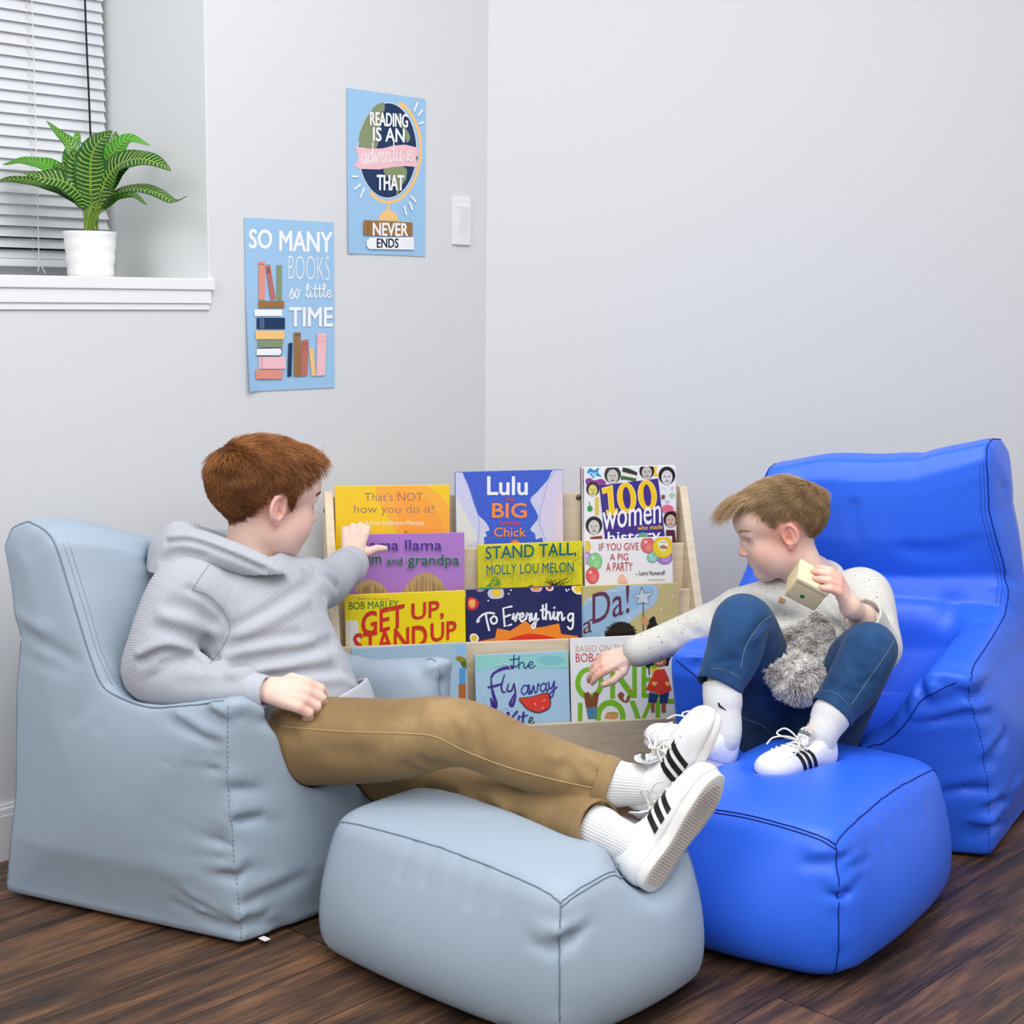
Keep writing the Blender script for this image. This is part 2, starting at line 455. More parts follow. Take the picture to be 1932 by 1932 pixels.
# baseboards
for nm, o, e, nn, L in (('baseboard_left', CORNER - E1 * 1.6, E1, N1, 1.6), ('baseboard_right', CORNER + E2 * 1.6, E2, N2, 1.6)):
    m = MB(); R = np.stack([e, -nn, V(0, 0, 1)], 1)
    m.box(o + nn * .006 + V(0, 0, .045), (L, .006, .045), R, 0, .001); m.box(o + nn * .0045 + V(0, 0, .0965), (L, .0045, .0065), R, 0, .003); m.box(o + nn * .003 + V(0, 0, .106), (L, .003, .004), R, 0, .0015)
    tag(m.build(nm, trim_m), 'white baseboard', None, None, 'structure')
# window: lining, sill with apron, sash and glass
m = MB()
m.box(lw(SR + .0015, (ZS + ZT) / 2, -DEEP / 2), (.0015, DEEP / 2, (ZT - ZS) / 2), R1)
tag(m.build('trim_1', jamb_m), 'painted side of the window recess', None, None, 'structure')
zn = onp(300, 524, lw(0, 0, .012), N1)[2]; zb = onp(300, 546, lw(0, 0, .012), N1)[2]; za = onp(300, 572, lw(0, 0, .004), N1)[2]; zc = onp(300, 584.5, lw(0, 0, .002), N1)[2]
m = MB()
sr2 = SR - .006
m.box(lw((sr2 + SL) / 2, (zn + zb) / 2, .012 - .2), ((SL - sr2) / 2, .2, (zn - zb) / 2), R1, 0, .002)
m.box(lw((SR + .002 + SL) / 2, (zb + za) / 2, .004), ((SL - SR - .002) / 2, .004, (zb - za) / 2), R1, 0, .001)
m.box(lw((SR + .004 + SL) / 2, (za + zc) / 2, .0022), ((SL - SR - .004) / 2, .0022, (za - zc) / 2), R1, 0, .001)
tag(m.build('trim_2', trim_m), 'white window sill with a stepped apron', None, None, 'structure')
ZSILL = zn
glass_m = mat('window_glass', (30, 38, 62), .08, .5)
fr = thing('window_1', 'window closed off by white blinds', None); tag(fr, None, None, None, 'structure'); del fr['label']
fr.location = lw((SR + SL) / 2, ZSILL, -DEEP)
m = MB()
for s0, s1, z0, z1 in ((SR, SR + .035, ZSILL, ZT), (SL - .035, SL, ZSILL, ZT), (SR, SL, ZSILL, ZSILL + .035), (SR, SL, ZT - .035, ZT)):
    m.box(lw((s0 + s1) / 2, (z0 + z1) / 2, -DEEP - .012), ((s1 - s0) / 2, .014, (z1 - z0) / 2), R1, 0, .002)
world(m.build('window_frame', trim_m), fr)
m = MB(); m.box(lw((SR + SL) / 2, (ZS + ZT) / 2, -DEEP - .02), ((SL - SR) / 2, .003, (ZT - ZS) / 2), R1)
world(m.build('pane', glass_m), fr)

# ---------------------------------------------------------------- blind
blind_m = mat('blind_white', (226, 228, 233), .5, .3); cord_m = mat('blind_cord', (232, 232, 232), .7, .1); black_m = mat('black_plastic', (18, 18, 22), .5, .3)
bl = thing('window_blind', 'white slatted venetian blind with a black cord in the window recess', 'blind', None, lw(1.25, ZT, -DEEP + .045))
BD = -DEEP + .036; s0, s1 = SR + .014, SL - .02
m = MB(); zb0 = ZSILL + .030; k = 0; z = zb0 + .018
while z < ZT - .05:
    tilt = math.radians(72) if z > ZSILL + .17 else math.radians(44 + 28 * max(0, (z - ZSILL - .05)) / .12)
    prof = []
    for q in np.linspace(-1, 1, 5):
        a, b = q * .0134, .0022 * (1 - q * q)
        prof.append((a * math.cos(tilt) - b * math.sin(tilt), -a * math.sin(tilt) + b * math.cos(tilt)))
    v = [lw(s, z + p[1], BD + p[0]) for s in (s0, s1) for p in prof]
    m.add(v, [(i, i + 1, 6 + i, 5 + i) for i in range(4)]); z += .0232
world(m.build('slat', blind_m, None, True), bl)
m = MB(); m.box(lw((s0 + s1) / 2, zb0, BD), ((s1 - s0) / 2, .012, .008), R1, 0, .003); world(m.build('bottom_rail', blind_m), bl)
m = MB(); m.box(lw((s0 + s1) / 2, ZT - .02, BD), ((s1 - s0) / 2, .016, .02), R1, 0, .003); world(m.build('head_rail', blind_m), bl)
sc_ = lambda px, py: float(np.dot(CORNER - onp(px, py, lw(0, 0, BD + .016), N1), E1))
sc = sc_(66, 200)
m = MB(); m.tube([lw(sc, ZT - .03, BD + .016), lw(sc, 1.5, BD + .017), lw(sc + .004, ZSILL + .03, BD + .019)], .0011)
m.tube([lw(sc, ZSILL + .03, BD + .016), lw(sc + .008, ZSILL + .012, BD + .02)], .0012); m.tube([lw(sc, ZSILL + .03, BD + .016), lw(sc - .01, ZSILL + .008, BD + .02)], .0012)
for i in range(60):
    z = ZSILL + .04 + i * .0232
    if z < ZT - .05: m.tube([lw(sc + .006, z, BD - .012), lw(sc + .004, z + .01, BD + .0135), lw(sc + .005, z + .02, BD - .006)], .0008, 4)
world(m.build('ladder_cord', cord_m), bl)
s2 = sc_(164, 150)
m = MB(); m.tube(spline([lw(s2 + .002, ZT - .03, BD + .018), lw(s2 + .002, 1.7, BD + .02), lw(s2, 1.5, BD + .022), lw(s2 - .002, 1.36, BD + .022), lw(s2 - .003, ZSILL + .06, BD + .022)], 6), .0022)
tag(world(m.build('pull_cord', black_m), bl), 'black pull cord')

# ---------------------------------------------------------------- posters
WHITE = (246, 247, 250); NAVY = (35, 58, 97); PEACH = (250, 200, 130); PINK = (244, 195, 203); BROWN = (158, 116, 70); OLIVE = (139, 150, 112); RUST = (190, 116, 104); SALMON = (233, 150, 134); SKYB = (160, 200, 234); GREENB = (136, 154, 118)
paper = mat('poster_paper', (160, 200, 234), .5, .25)
def wallpt(px, py):
    p = onp(px, py, lw(0, 0, .003), N1); return float(np.dot(p - CORNER, E1)), float(p[2])
CX = lambda x, y: (440 + x / 3.116, 140 + y / 3.116)          # coordinates read in an enlarged view
def poster(label, quad, draw, curl):
    t = thing('wall_poster', label, 'poster', 'reading posters on the window wall')
    q = [wallpt(*CX(*c)) for c in quad]
    u0, u1 = (q[0][0] + q[3][0]) / 2, (q[1][0] + q[2][0]) / 2; v1, v0 = (q[0][1] + q[1][1]) / 2, (q[2][1] + q[3][1]) / 2
    def place(u, v, l):
        a, b = (u - u0) / (u1 - u0), (v - v0) / (v1 - v0)
        off = .0022 + curl * max(0, .11 - a) * max(0, .6 - b) * .5
        return CORNER + E1 * u + N1 * (off + l) + V(0, 0, v)
    t.location = place((u0 + u1) / 2, v0, 0)
    vv, ff = [], []
    nx, ny = 12, 18
    for l in (0, -.0006):
        for j in range(ny + 1):
            for i in range(nx + 1): vv.append(place(u0 + (u1 - u0) * i / nx, v0 + (v1 - v0) * j / ny, l))
    o = (nx + 1) * (ny + 1)
    for j in range(ny):
        for i in range(nx):
            a = j * (nx + 1) + i; ff.append((a, a + 1, a + nx + 2, a + nx + 1)); ff.append((o + a, o + a + nx + 1, o + a + nx + 2, o + a + 1))
    meshobj('sheet', vv, ff, paper, t, True)
    A = Art(lambda x, y: wallpt(*CX(x, y))); draw(A)
    A.build('printed_design', t, place, .0002, .00003, .5, .2)
def script(A, letters, x, y, sx, sy, w, col, slope=0.0):
    for ch in letters:
        if ch == ' ': x += sx * .5; continue
        adv, st = STROKES[ch]
        for s in st: A.stroke([(x + a * sx, y - b * sy + slope * a * sx) for a, b in s], w, col)
        x += adv * sx; y += slope * adv * sx
    return x
# single line handwriting, baseline 0, x height 1
STROKES = {
 'a': (1.0, [[(.75, .85), (.4, 1), (.1, .5), (.35, 0), (.7, .4), (.75, 1)], [(.75, 1), (.75, .3), (.85, 0), (1.05, .3)]]),
 'd': (1.0, [[(.75, .8), (.4, 1), (.1, .5), (.35, 0), (.7, .4), (.78, 1.1)], [(.8, 2.0), (.76, .8), (.78, .2), (.9, 0), (1.05, .3)]]),
 'v': (.85, [[(0, .3), (.15, 1), (.35, 0), (.65, 1), (.9, .8)]]),
 'e': (.8, [[(0, .35), (.5, .6), (.55, .95), (.3, 1), (.1, .5), (.3, 0), (.6, .1), (.82, .35)]]),
 'n': (1.0, [[(.1, 1), (.15, 0)], [(.15, .5), (.4, 1), (.65, .85), (.68, .2), (.8, 0), (1.02, .3)]]),
 't': (.65, [[(.3, 1.9), (.28, .3), (.4, 0), (.67, .3)], [(0, 1.2), (.65, 1.3)]]),
 'u': (1.0, [[(.08, 1), (.1, .3), (.3, 0), (.6, .4), (.68, 1)], [(.68, 1), (.7, .2), (.82, 0), (1.02, .3)]]),
 'r': (.75, [[(.1, .3), (.25, 1.1), (.3, .85), (.6, .85), (.55, .2), (.65, 0), (.78, .3)]]),
 's': (.7, [[(.0, .2), (.4, 1.05), (.42, .7), (.6, .25), (.35, 0), (.1, .1)], [(.45, .02), (.72, .3)]]),
 'o': (.85, [[(.4, 1), (.1, .5), (.35, 0), (.65, .5), (.4, 1), (.5, .85), (.88, .8)]]),
 'l': (.55, [[(0, .3), (.4, 1.5), (.3, 2.0), (.15, 1.6), (.2, .3), (.35, 0), (.57, .3)]]),
 'i': (.45, [[(0, .3), (.15, 1), (.15, .2), (.28, 0), (.47, .3)], [(.17, 1.45), (.19, 1.5)]]),
 'f': (.6, [[(0, .3), (.4, 1.6), (.35, 2.0), (.2, 1.5), (.1, -.9)], [(-.1, .8), (.55, .95)]]),
 'y': (.95, [[(.05, 1), (.1, .4), (.35, .2), (.65, 1)], [(.68, 1), (.6, -.3), (.35, -.9), (.1, -.6), (.5, -.1), (.97, .3)]]),
 'w': (1.2, [[(.05, 1), (.15, .1), (.35, .1), (.55, .9), (.7, .1), (.95, .2), (1.05, 1), (1.22, .85)]]),
 'h': (1.0, [[(.15, 2.0), (.12, 0)], [(.12, .5), (.4, 1), (.65, .8), (.66, .2), (.8, 0), (1.02, .3)]]),
 'k': (.9, [[(.12, 2.0), (.1, 0)], [(.65, 1), (.15, .45)], [(.3, .55), (.75, 0), (.92, .2)]]),
 'K': (1.1, [[(.2, 1.9), (.15, 0)], [(.95, 1.9), (.2, .85)], [(.35, .95), (1.0, 0)]]),
 'F': (1.1, [[(.35, 1.9), (.3, 1), (.1, -.3)], [(-.1, 1.2), (.2, 1.9), (.9, 2.1), (1.3, 1.7)], [(.1, .9), (.8, 1.0)]]),
 'T': (1.0, [[(-.15, 1.2), (0, 1.75), (.5, 1.8), (1.25, 1.95)], [(.55, 1.85), (.5, 0)]]),
 'E': (1.0, [[(.85, 1.9), (.25, 1.85), (.2, .05), (.85, 0)], [(.22, 1), (.75, 1.05)]]),
 'g': (.95, [[(.75, .85), (.4, 1), (.1, .55), (.35, .1), (.7, .5), (.75, 1)], [(.75, 1), (.7, -.5), (.4, -.85), (.1, -.6)]]),
}
def draw_many(A):
    b = .05
    A.text('SO', 96, 912, 228, 1022, WHITE, b, 0, .02); A.text('MANY', 274, 920, 582, 1036, WHITE, b, 0, .035)
    A.text('BOOKS', 326, 1066, 568, 1204, WHITE, -.022, 0, .03)
    script(A, 'so', 330, 1320, 42, 60, 7, WHITE); script(A, 'little', 426, 1312, 42, 40, 7, WHITE)
    A.text('TIME', 330, 1372, 582, 1482, WHITE, b, 0, -.0)
    R = lambda x0, y0, x1, y1, c: A.rect(x0, y0, x1, y1, c)
    R(148, 1102, 184, 1326, SALMON); R(148, 1114, 184, 1122, RUST); A.poly([(188, 1124), (214, 1118), (248, 1320), (218, 1326)], RUST); A.rect(198, 1136, 214, 1172, (160, 90, 80)); R(254, 1122, 284, 1326, GREENB); R(254, 1136, 284, 1142, OLIVE)
    R(146, 1332, 298, 1374, BROWN); R(122, 1384, 286, 1422, WHITE); R(136, 1432, 302, 1498, NAVY)
    for x in (156, 166, 176): R(x, 1434, x + 2, 1496, SKYB)
    R(128, 1508, 300, 1558, PEACH); R(140, 1564, 290, 1604, GREENB)
    A.poly([(134, 1611), (272, 1608), (284, 1616), (288, 1632), (282, 1648), (270, 1657), (134, 1656)], (60, 60, 75)); A.poly([(134, 1615), (270, 1612), (280, 1620), (284, 1632), (279, 1645), (268, 1653), (134, 1652)], WHITE)
    R(148, 1662, 306, 1732, PINK); R(160, 1664, 172, 1730, (225, 170, 180)); R(128, 1738, 288, 1792, SALMON); R(142, 1740, 150, 1790, (190, 110, 90))
    A.poly([(322, 1582), (346, 1578), (340, 1776), (316, 1778)], NAVY); R(354, 1518, 394, 1776, BROWN); R(354, 1528, 394, 1536, (130, 92, 52)); A.poly([(400, 1564), (440, 1560), (434, 1772), (394, 1776)], RUST)
    for y in (1582, 1592, 1612): A.rect(402, y, 437, y + 3, (140, 70, 60))
    A.poly([(442, 1612), (466, 1608), (484, 1770), (458, 1776)], PEACH); A.poly([(490, 1524), (546, 1522), (536, 1770), (486, 1774)], PINK)
    for y in (1540, 1556, 1568): A.rect(491, y, 545, y + 3, (226, 160, 172))
def draw_adventure(A):
    A.stroke([(1000, 178), (1050, 240), (1092, 340), (1102, 460), (1082, 580), (1040, 670), (985, 730), (915, 752), (850, 735), (812, 700)], 17, PEACH)
    A.stroke([(985, 178), (1008, 190)], 26, PEACH); A.stroke([(915, 750), (913, 800)], 13, PEACH)
    A.poly([(855, 860), (862, 830), (885, 806), (912, 797), (940, 806), (965, 832), (972, 862)], PEACH)
    A.ell(908, 448, 174, 282, WHITE, 0, 48); A.ell(908, 448, 170, 278, NAVY, 0, 48)
    A.spl([(838, 185), (885, 168), (890, 210), (870, 240), (900, 270), (862, 300), (858, 380), (840, 436), (800, 470), (745, 420), (742, 360), (770, 280), (800, 230)], OLIVE)
    A.spl([(970, 240), (985, 232), (1005, 300), (1035, 350), (1040, 380), (1020, 400), (1000, 330), (975, 300)], OLIVE)
    A.spl([(885, 560), (950, 540), (1015, 552), (1018, 610), (995, 650), (970, 700), (962, 714), (955, 650), (912, 610)], OLIVE)
    A.poly([(712, 422), (800, 438), (880, 436), (940, 420), (1010, 414), (1086, 432), (1088, 468), (1074, 490), (1086, 545), (1010, 540), (940, 545), (860, 560), (740, 556), (712, 540), (740, 492)], PINK)
    A.poly([(1074, 490), (1082, 480), (1084, 512)], NAVY)
    script(A, 'adventure', 750, 526, 39, 60, 7.5, (250, 232, 235), -.05)
    b = .05
    A.text('READING', 804, 222, 1024, 300, WHITE, b, 0, .06); A.text('IS AN', 820, 312, 1004, 392, WHITE, b, 0, .05); A.text('THAT', 843, 592, 1000, 680, WHITE, b, 0, .02)
    for x0, y0, x1, y1 in ((1080, 168, 1062, 216), (1108, 212, 1086, 242), (1114, 284, 1092, 292), (696, 602, 728, 602), (712, 676, 742, 650), (766, 672, 744, 724), (1040, 718, 1070, 750), (1032, 754, 1050, 798), (1003, 780, 1013, 826)): A.stroke([(x0, y0), (x1, y1)], 10, WHITE, False)
    A.poly([(765, 858), (1050, 872), (1050, 952), (762, 946)], BROWN); A.rect(785, 864, 788, 944, (120, 84, 48)); A.rect(797, 864, 799, 944, (120, 84, 48)); A.text('NEVER', 818, 874, 1022, 948, WHITE, b, 0, .02)
    A.poly([(800, 960), (1056, 958), (1060, 1032), (795, 1028), (780, 1010), (780, 980)], WHITE)
    for y in (975, 988, 1001, 1014): A.rect(985, y, 1055, y + 2, (215, 218, 228))
    A.text('ENDS', 840, 966, 966, 1020, (30, 40, 70), b, 0, .0)
poster('light blue poster reading SO MANY BOOKS so little TIME beside the window', [(68, 838), (598, 876), (593, 1843), (80, 1866)], draw_many, .3)
poster('light blue poster with a globe reading READING IS AN adventure THAT NEVER ENDS', [(667, 80), (1132, 145), (1131, 1067), (676, 1058)], draw_adventure, .1)

# ---------------------------------------------------------------- light switch
a0, b0 = wallpt(854.5, 372); a1, b1 = wallpt(887, 463)
ls = thing('light_switch', 'white wall switch between the globe poster and the corner', 'light switch', None, CORNER + E1 * (a0 + a1) / 2 + V(0, 0, (b0 + b1) / 2))
m = MB(); m.box(CORNER + E1 * (a0 + a1) / 2 + N1 * .003 + V(0, 0, (b0 + b1) / 2), ((a1 - a0) / 2, .003, (b0 - b1) / 2), R1, 0, .0018); world(m.build('switch_plate', mat('switch_white', (233, 234, 237), .5, .3)), ls)
m = MB(); cc = CORNER + E1 * (a0 + a1) / 2 + N1 * .0068 + V(0, 0, (b0 + b1) / 2)
rk = np.stack([E1, unit(-N1 + V(0, 0, .09)), unit(V(0, 0, 1) + N1 * .09)], 1)
m.box(cc, ((a1 - a0) * .27, .0022, (b0 - b1) * .33), rk, 0, .0008); world(m.build('rocker', mat('switch_white', (233, 234, 237), .5, .3)), ls)
# ---------------------------------------------------------------- book display shelf
SU = V(math.cos(math.radians(12)), math.sin(math.radians(12)), 0); SN = V(SU[1], -SU[0], 0); SB = V(-.405, 3.36, 0)
SR3 = np.stack([SU, -SN, V(0, 0, 1)], 1)
def sp(u, o, z): return SB + SU * u + SN * o + V(0, 0, z)
def son(px, py, o): p = onp(px, py, SB + SN * o, SN); return float(np.dot(p - SB, SU)), float(p[2])
ply = mat('birch_plywood', (228, 210, 182), .5, .3); n = NT(ply)
co = n.coord('Object', (1.2, 1.2, 14)); n.link(n.ramp(n.noise(co, 6, 4, .6), [(.3, (220, 200, 170)), (.55, (230, 212, 184)), (.75, (238, 222, 198))]), n.b.inputs['Base Color'])
ply2 = mat('pale_maple', (214, 194, 164), .5, .3); n = NT(ply2)
co = n.coord('Object', (1.5, 1.5, 10)); n.link(n.ramp(n.noise(co, 7, 4, .6), [(.3, (204, 184, 154)), (.55, (216, 198, 168)), (.75, (224, 207, 178))]), n.b.inputs['Base Color'])
OFF = [0, .055, .11, .165, .25]
ZT_ = [son(950, 932, 0)[1], son(950, 1032, OFF[1])[1], son(950, 1121, OFF[2])[1], son(880, 1212, OFF[3])[1], son(1000, 1367, OFF[4])[1]]
UL, UR = son(623, 937, 0)[0] - .005, son(1285, 922, 0)[0]
LEDGE = [z - .145 for z in ZT_]; LEDGE[4] = max(ZT_[4] - .13, .012)
t = thing('book_display_shelf', 'tiered birch plywood book display standing in the corner', 'bookshelf', None, sp((UL + UR) / 2, .1, 0))
for u, nm in ((UL, 'side_panel'), (UR, 'side_panel')):
    pr = [(-.012, 0), (OFF[4] + .016, 0), (OFF[4] + .016, ZT_[4] + .0), (OFF[3] + .012, ZT_[3] + .015), (OFF[2] + .01, ZT_[2] + .02), (.016, ZT_[0] + .012), (-.012, ZT_[0] + .012)]
    v = [sp(u + d, o, z) for d in (-.009, .009) for o, z in pr]; k = len(pr)
    f = [tuple(range(k)), tuple(range(2 * k - 1, k - 1, -1))] + [((i + 1) % k, i, k + i, k + (i + 1) % k) for i in range(k)]
    meshobj(nm, v, f, ply, t, False)
um, uh = (UL + UR) / 2, (UR - UL) / 2 - .0095
for k in range(5):
    m = MB(); lo = LEDGE[k] if k else LEDGE[1]
    m.box(sp(um, OFF[k], (ZT_[k] + lo) / 2), (uh, .0055, (ZT_[k] - lo) / 2), SR3, 0, .001)
    world(m.build('back_panel' if k == 0 else 'front_panel' if k == 4 else 'divider_panel', ply2 if k == 4 else ply), t)
    if k:
        m = MB(); m.box(sp(um, (OFF[k] + OFF[k - 1]) / 2, LEDGE[k] - .006), (uh, (OFF[k] - OFF[k - 1]) / 2 + .004, .006), SR3); world(m.build('ledge', ply), t)
screw_m = mat('screw_metal', (110, 98, 80), .35, .5, Metallic=.8)
for u, z in ((UL, ZT_[0] - .03), (UL, ZT_[1] - .05), (UR, ZT_[0] - .03), (UR, ZT_[1] - .05)):
    m = MB(); m.box(sp(u + (-.0095 if u == UL else .0095), .008, z), (.0012, .004, .004), SR3, 0, .001); world(m.build('screw', screw_m), t)
m = MB(); uu, zz = son(1090, 938, 0); v, f = sphere_pts(8, 10); m.add([sp(uu + a * .006, .006 + max(b, 0) * .005, zz + c * .006) for a, b, c in v], f); world(m.build('screw', screw_m, None, True), t)

# ---------------------------------------------------------------- picture books
C3 = lambda x, y: (600 + x / 3.865, 850 + y / 3.865)
C4 = lambda x, y: (880 + x / 3.6457, 850 + y / 3.6457)
pages_m = mat('book_pages', (238, 232, 220), .8, .1)
def book(label, row, tl, tr, cover, spine, draw, view, gloss=.22, dz=0.0, bumpy=0, thick=.009):
    """row 1..4; tl and tr are the upper corners of the front cover in the photograph"""
    o = OFF[row] - .0085 - dz                      # the cover's foot leans just behind the panel in front
    u0, z0 = son(*tl, o - .02); u1, z1 = son(*tr, o - .02)
    ztop = (z0 + z1) / 2; low = LEDGE[row] + .007; H = ztop - low; Wd = math.hypot(u1 - u0, z1 - z0)
    a = math.atan2(z1 - z0, u1 - u0); lean = math.asin(min(.5, (OFF[row] - OFF[row - 1] - .034 - dz) / H)) * .8
    X = SU * math.cos(a) + V(0, 0, math.sin(a)); Z0 = unit(V(0, 0, 1) * math.cos(a) - SU * math.sin(a)); Z = Z0 * math.cos(lean) - SN * math.sin(lean); Y = np.cross(X, Z)
    if np.dot(Y, SN) < 0: Y = -Y
    P0 = sp((u0 + u1) / 2, o, low) - X * Wd / 2
    for _ in range(3):                              # slide so that the upper left corner meets its place
        p = onp(*tl, P0, Y); d = p - (P0 + Z * H); P0 = P0 + X * np.dot(d, X)
    Rb = np.stack([X, -Y, Z], 1)
    t = thing('picture_book', label, 'book', 'picture books on the display shelf', P0 + X * Wd / 2)
    cm = mat('book_cover', cover, gloss, .5)
    if bumpy:
        nn = NT(cm); nn.link(nn.bump(nn.noise(nn.coord('Object'), 220, 2, .5), .5, .002), nn.b.inputs['Normal'])
    m = MB(); B = lambda x, y, z, hx, hy, hz, mi: m.box(P0 + X * x + Y * y + Z * z, (hx, hy, hz), Rb, mi, .0006)
    B(Wd / 2, -.0008, H / 2, Wd / 2, .0009, H / 2, 0); B(Wd / 2, -thick + .0008, H / 2, Wd / 2, .0009, H / 2, 0)
    B(.0012, -thick / 2, H / 2, .0013, thick / 2, H / 2, 1)
    world(m.build('cover', [cm, mat('book_spine', spine, gloss, .5)]), t)
    m = MB(); m.box(P0 + X * (Wd / 2 + .0005) - Y * thick / 2 + Z * H / 2, (Wd / 2 - .003, thick / 2 - .0015, H / 2 - .003), Rb); world(m.build('pages', pages_m), t)
    def tr_(x, y):
        p = onp(*view(x, y), P0, Y) - P0; return float(np.dot(p, X)), float(np.dot(p, Z))
    A = Art(tr_); draw(A)
    if A.p: A.build('cover_print', t, lambda x, z, l: P0 + X * x + Y * l + Z * z, .0004, .00003, gloss, .5, ((.0015, .0015), (Wd - .001, H - .001)))
    return t

random.seed(4)
def d_not(A):
    A.spl([(430, 250), (760, 250), (960, 420), (950, 700), (700, 720), (520, 500)], (252, 178, 62)); A.spl([(560, 300), (820, 380), (900, 600), (640, 620)], (253, 166, 62))
    c = (150, 110, 110)
    A.text("That's NOT", 340, 306, 765, 368, c, -.008); A.text('how you do it!', 262, 396, 845, 474, (158, 118, 112), -.008); A.text('Ariane Hofmann-Maniyar', 340, 510, 778, 554, (252, 244, 224), .0)
    A.stroke([(612, 640), (640, 585), (668, 640)], 8, (90, 70, 80), False)
book('yellow orange picture book That\'s NOT how you do it! on the top tier', 1, (632, 917), (848, 914), (249, 205, 40), (240, 190, 30), d_not, C3)
def d_lulu(A):
    w1 = (205, 205, 235)
    A.spl([(-130, 130), (-40, 140), (10, 240), (50, 360), (80, 440), (130, 490), (158, 545), (132, 560), (140, 590), (120, 600), (100, 660), (-130, 700)], w1)
    A.spl([(-130, 240), (-60, 330), (-10, 430), (40, 520), (60, 620), (-130, 680)], (222, 222, 214))
    A.spl([(700, 110), (600, 130), (560, 200), (490, 280), (440, 340), (480, 420), (490, 470), (440, 540), (470, 570), (480, 610), (520, 600), (545, 640), (700, 650)], w1)
    A.spl([(700, 120), (600, 170), (540, 280), (510, 420), (540, 560), (600, 640), (700, 640)], (214, 206, 228)); A.spl([(700, 200), (640, 300), (600, 470), (640, 600), (700, 610)], (226, 208, 218))
    A.stroke([(610, 140), (560, 220), (535, 320), (500, 480), (545, 620)], 3, (120, 130, 190)); A.stroke([(-20, 170), (40, 300), (85, 480), (80, 640)], 3, (120, 130, 190))
    A.text('Lulu', 145, 180, 418, 305, (240, 240, 248), .05, 0, .0); A.text('the', 262, 318, 328, 346, (226, 74, 70), .02); A.text('BIG', 178, 362, 412, 462, (246, 140, 70), .05); A.text('little', 235, 484, 372, 512, (226, 74, 70), .02); A.text('Chick', 190, 530, 408, 592, (246, 140, 60), .03)
    A.spl([(300, 632), (330, 615), (365, 630), (360, 650), (305, 650)], (246, 140, 60))
book('shiny blue picture book titled Lulu on the top tier', 1, (858, 890), (1062, 885), (64, 96, 205), (188, 190, 220), d_lulu, C4, .12, 0, 1)
def head(A, x, y, r, hair, face, sh=1.0):
    A.ell(x, y - r * .12, r * .98, r * 1.05, hair); A.ell(x, y + r * .12, r * .66, r * .85, face)
    for s in (-1, 1): A.ell(x + s * r * .27, y, r * .12, r * .06, hair, 0, 10)
    A.stroke([(x, y + r * .02), (x - r * .05, y + r * .3), (x + r * .05, y + r * .32)], r * .05, (110, 105, 105)); A.stroke([(x - r * .2, y + r * .58), (x + r * .2, y + r * .56)], r * .1, (90, 60, 60), False)
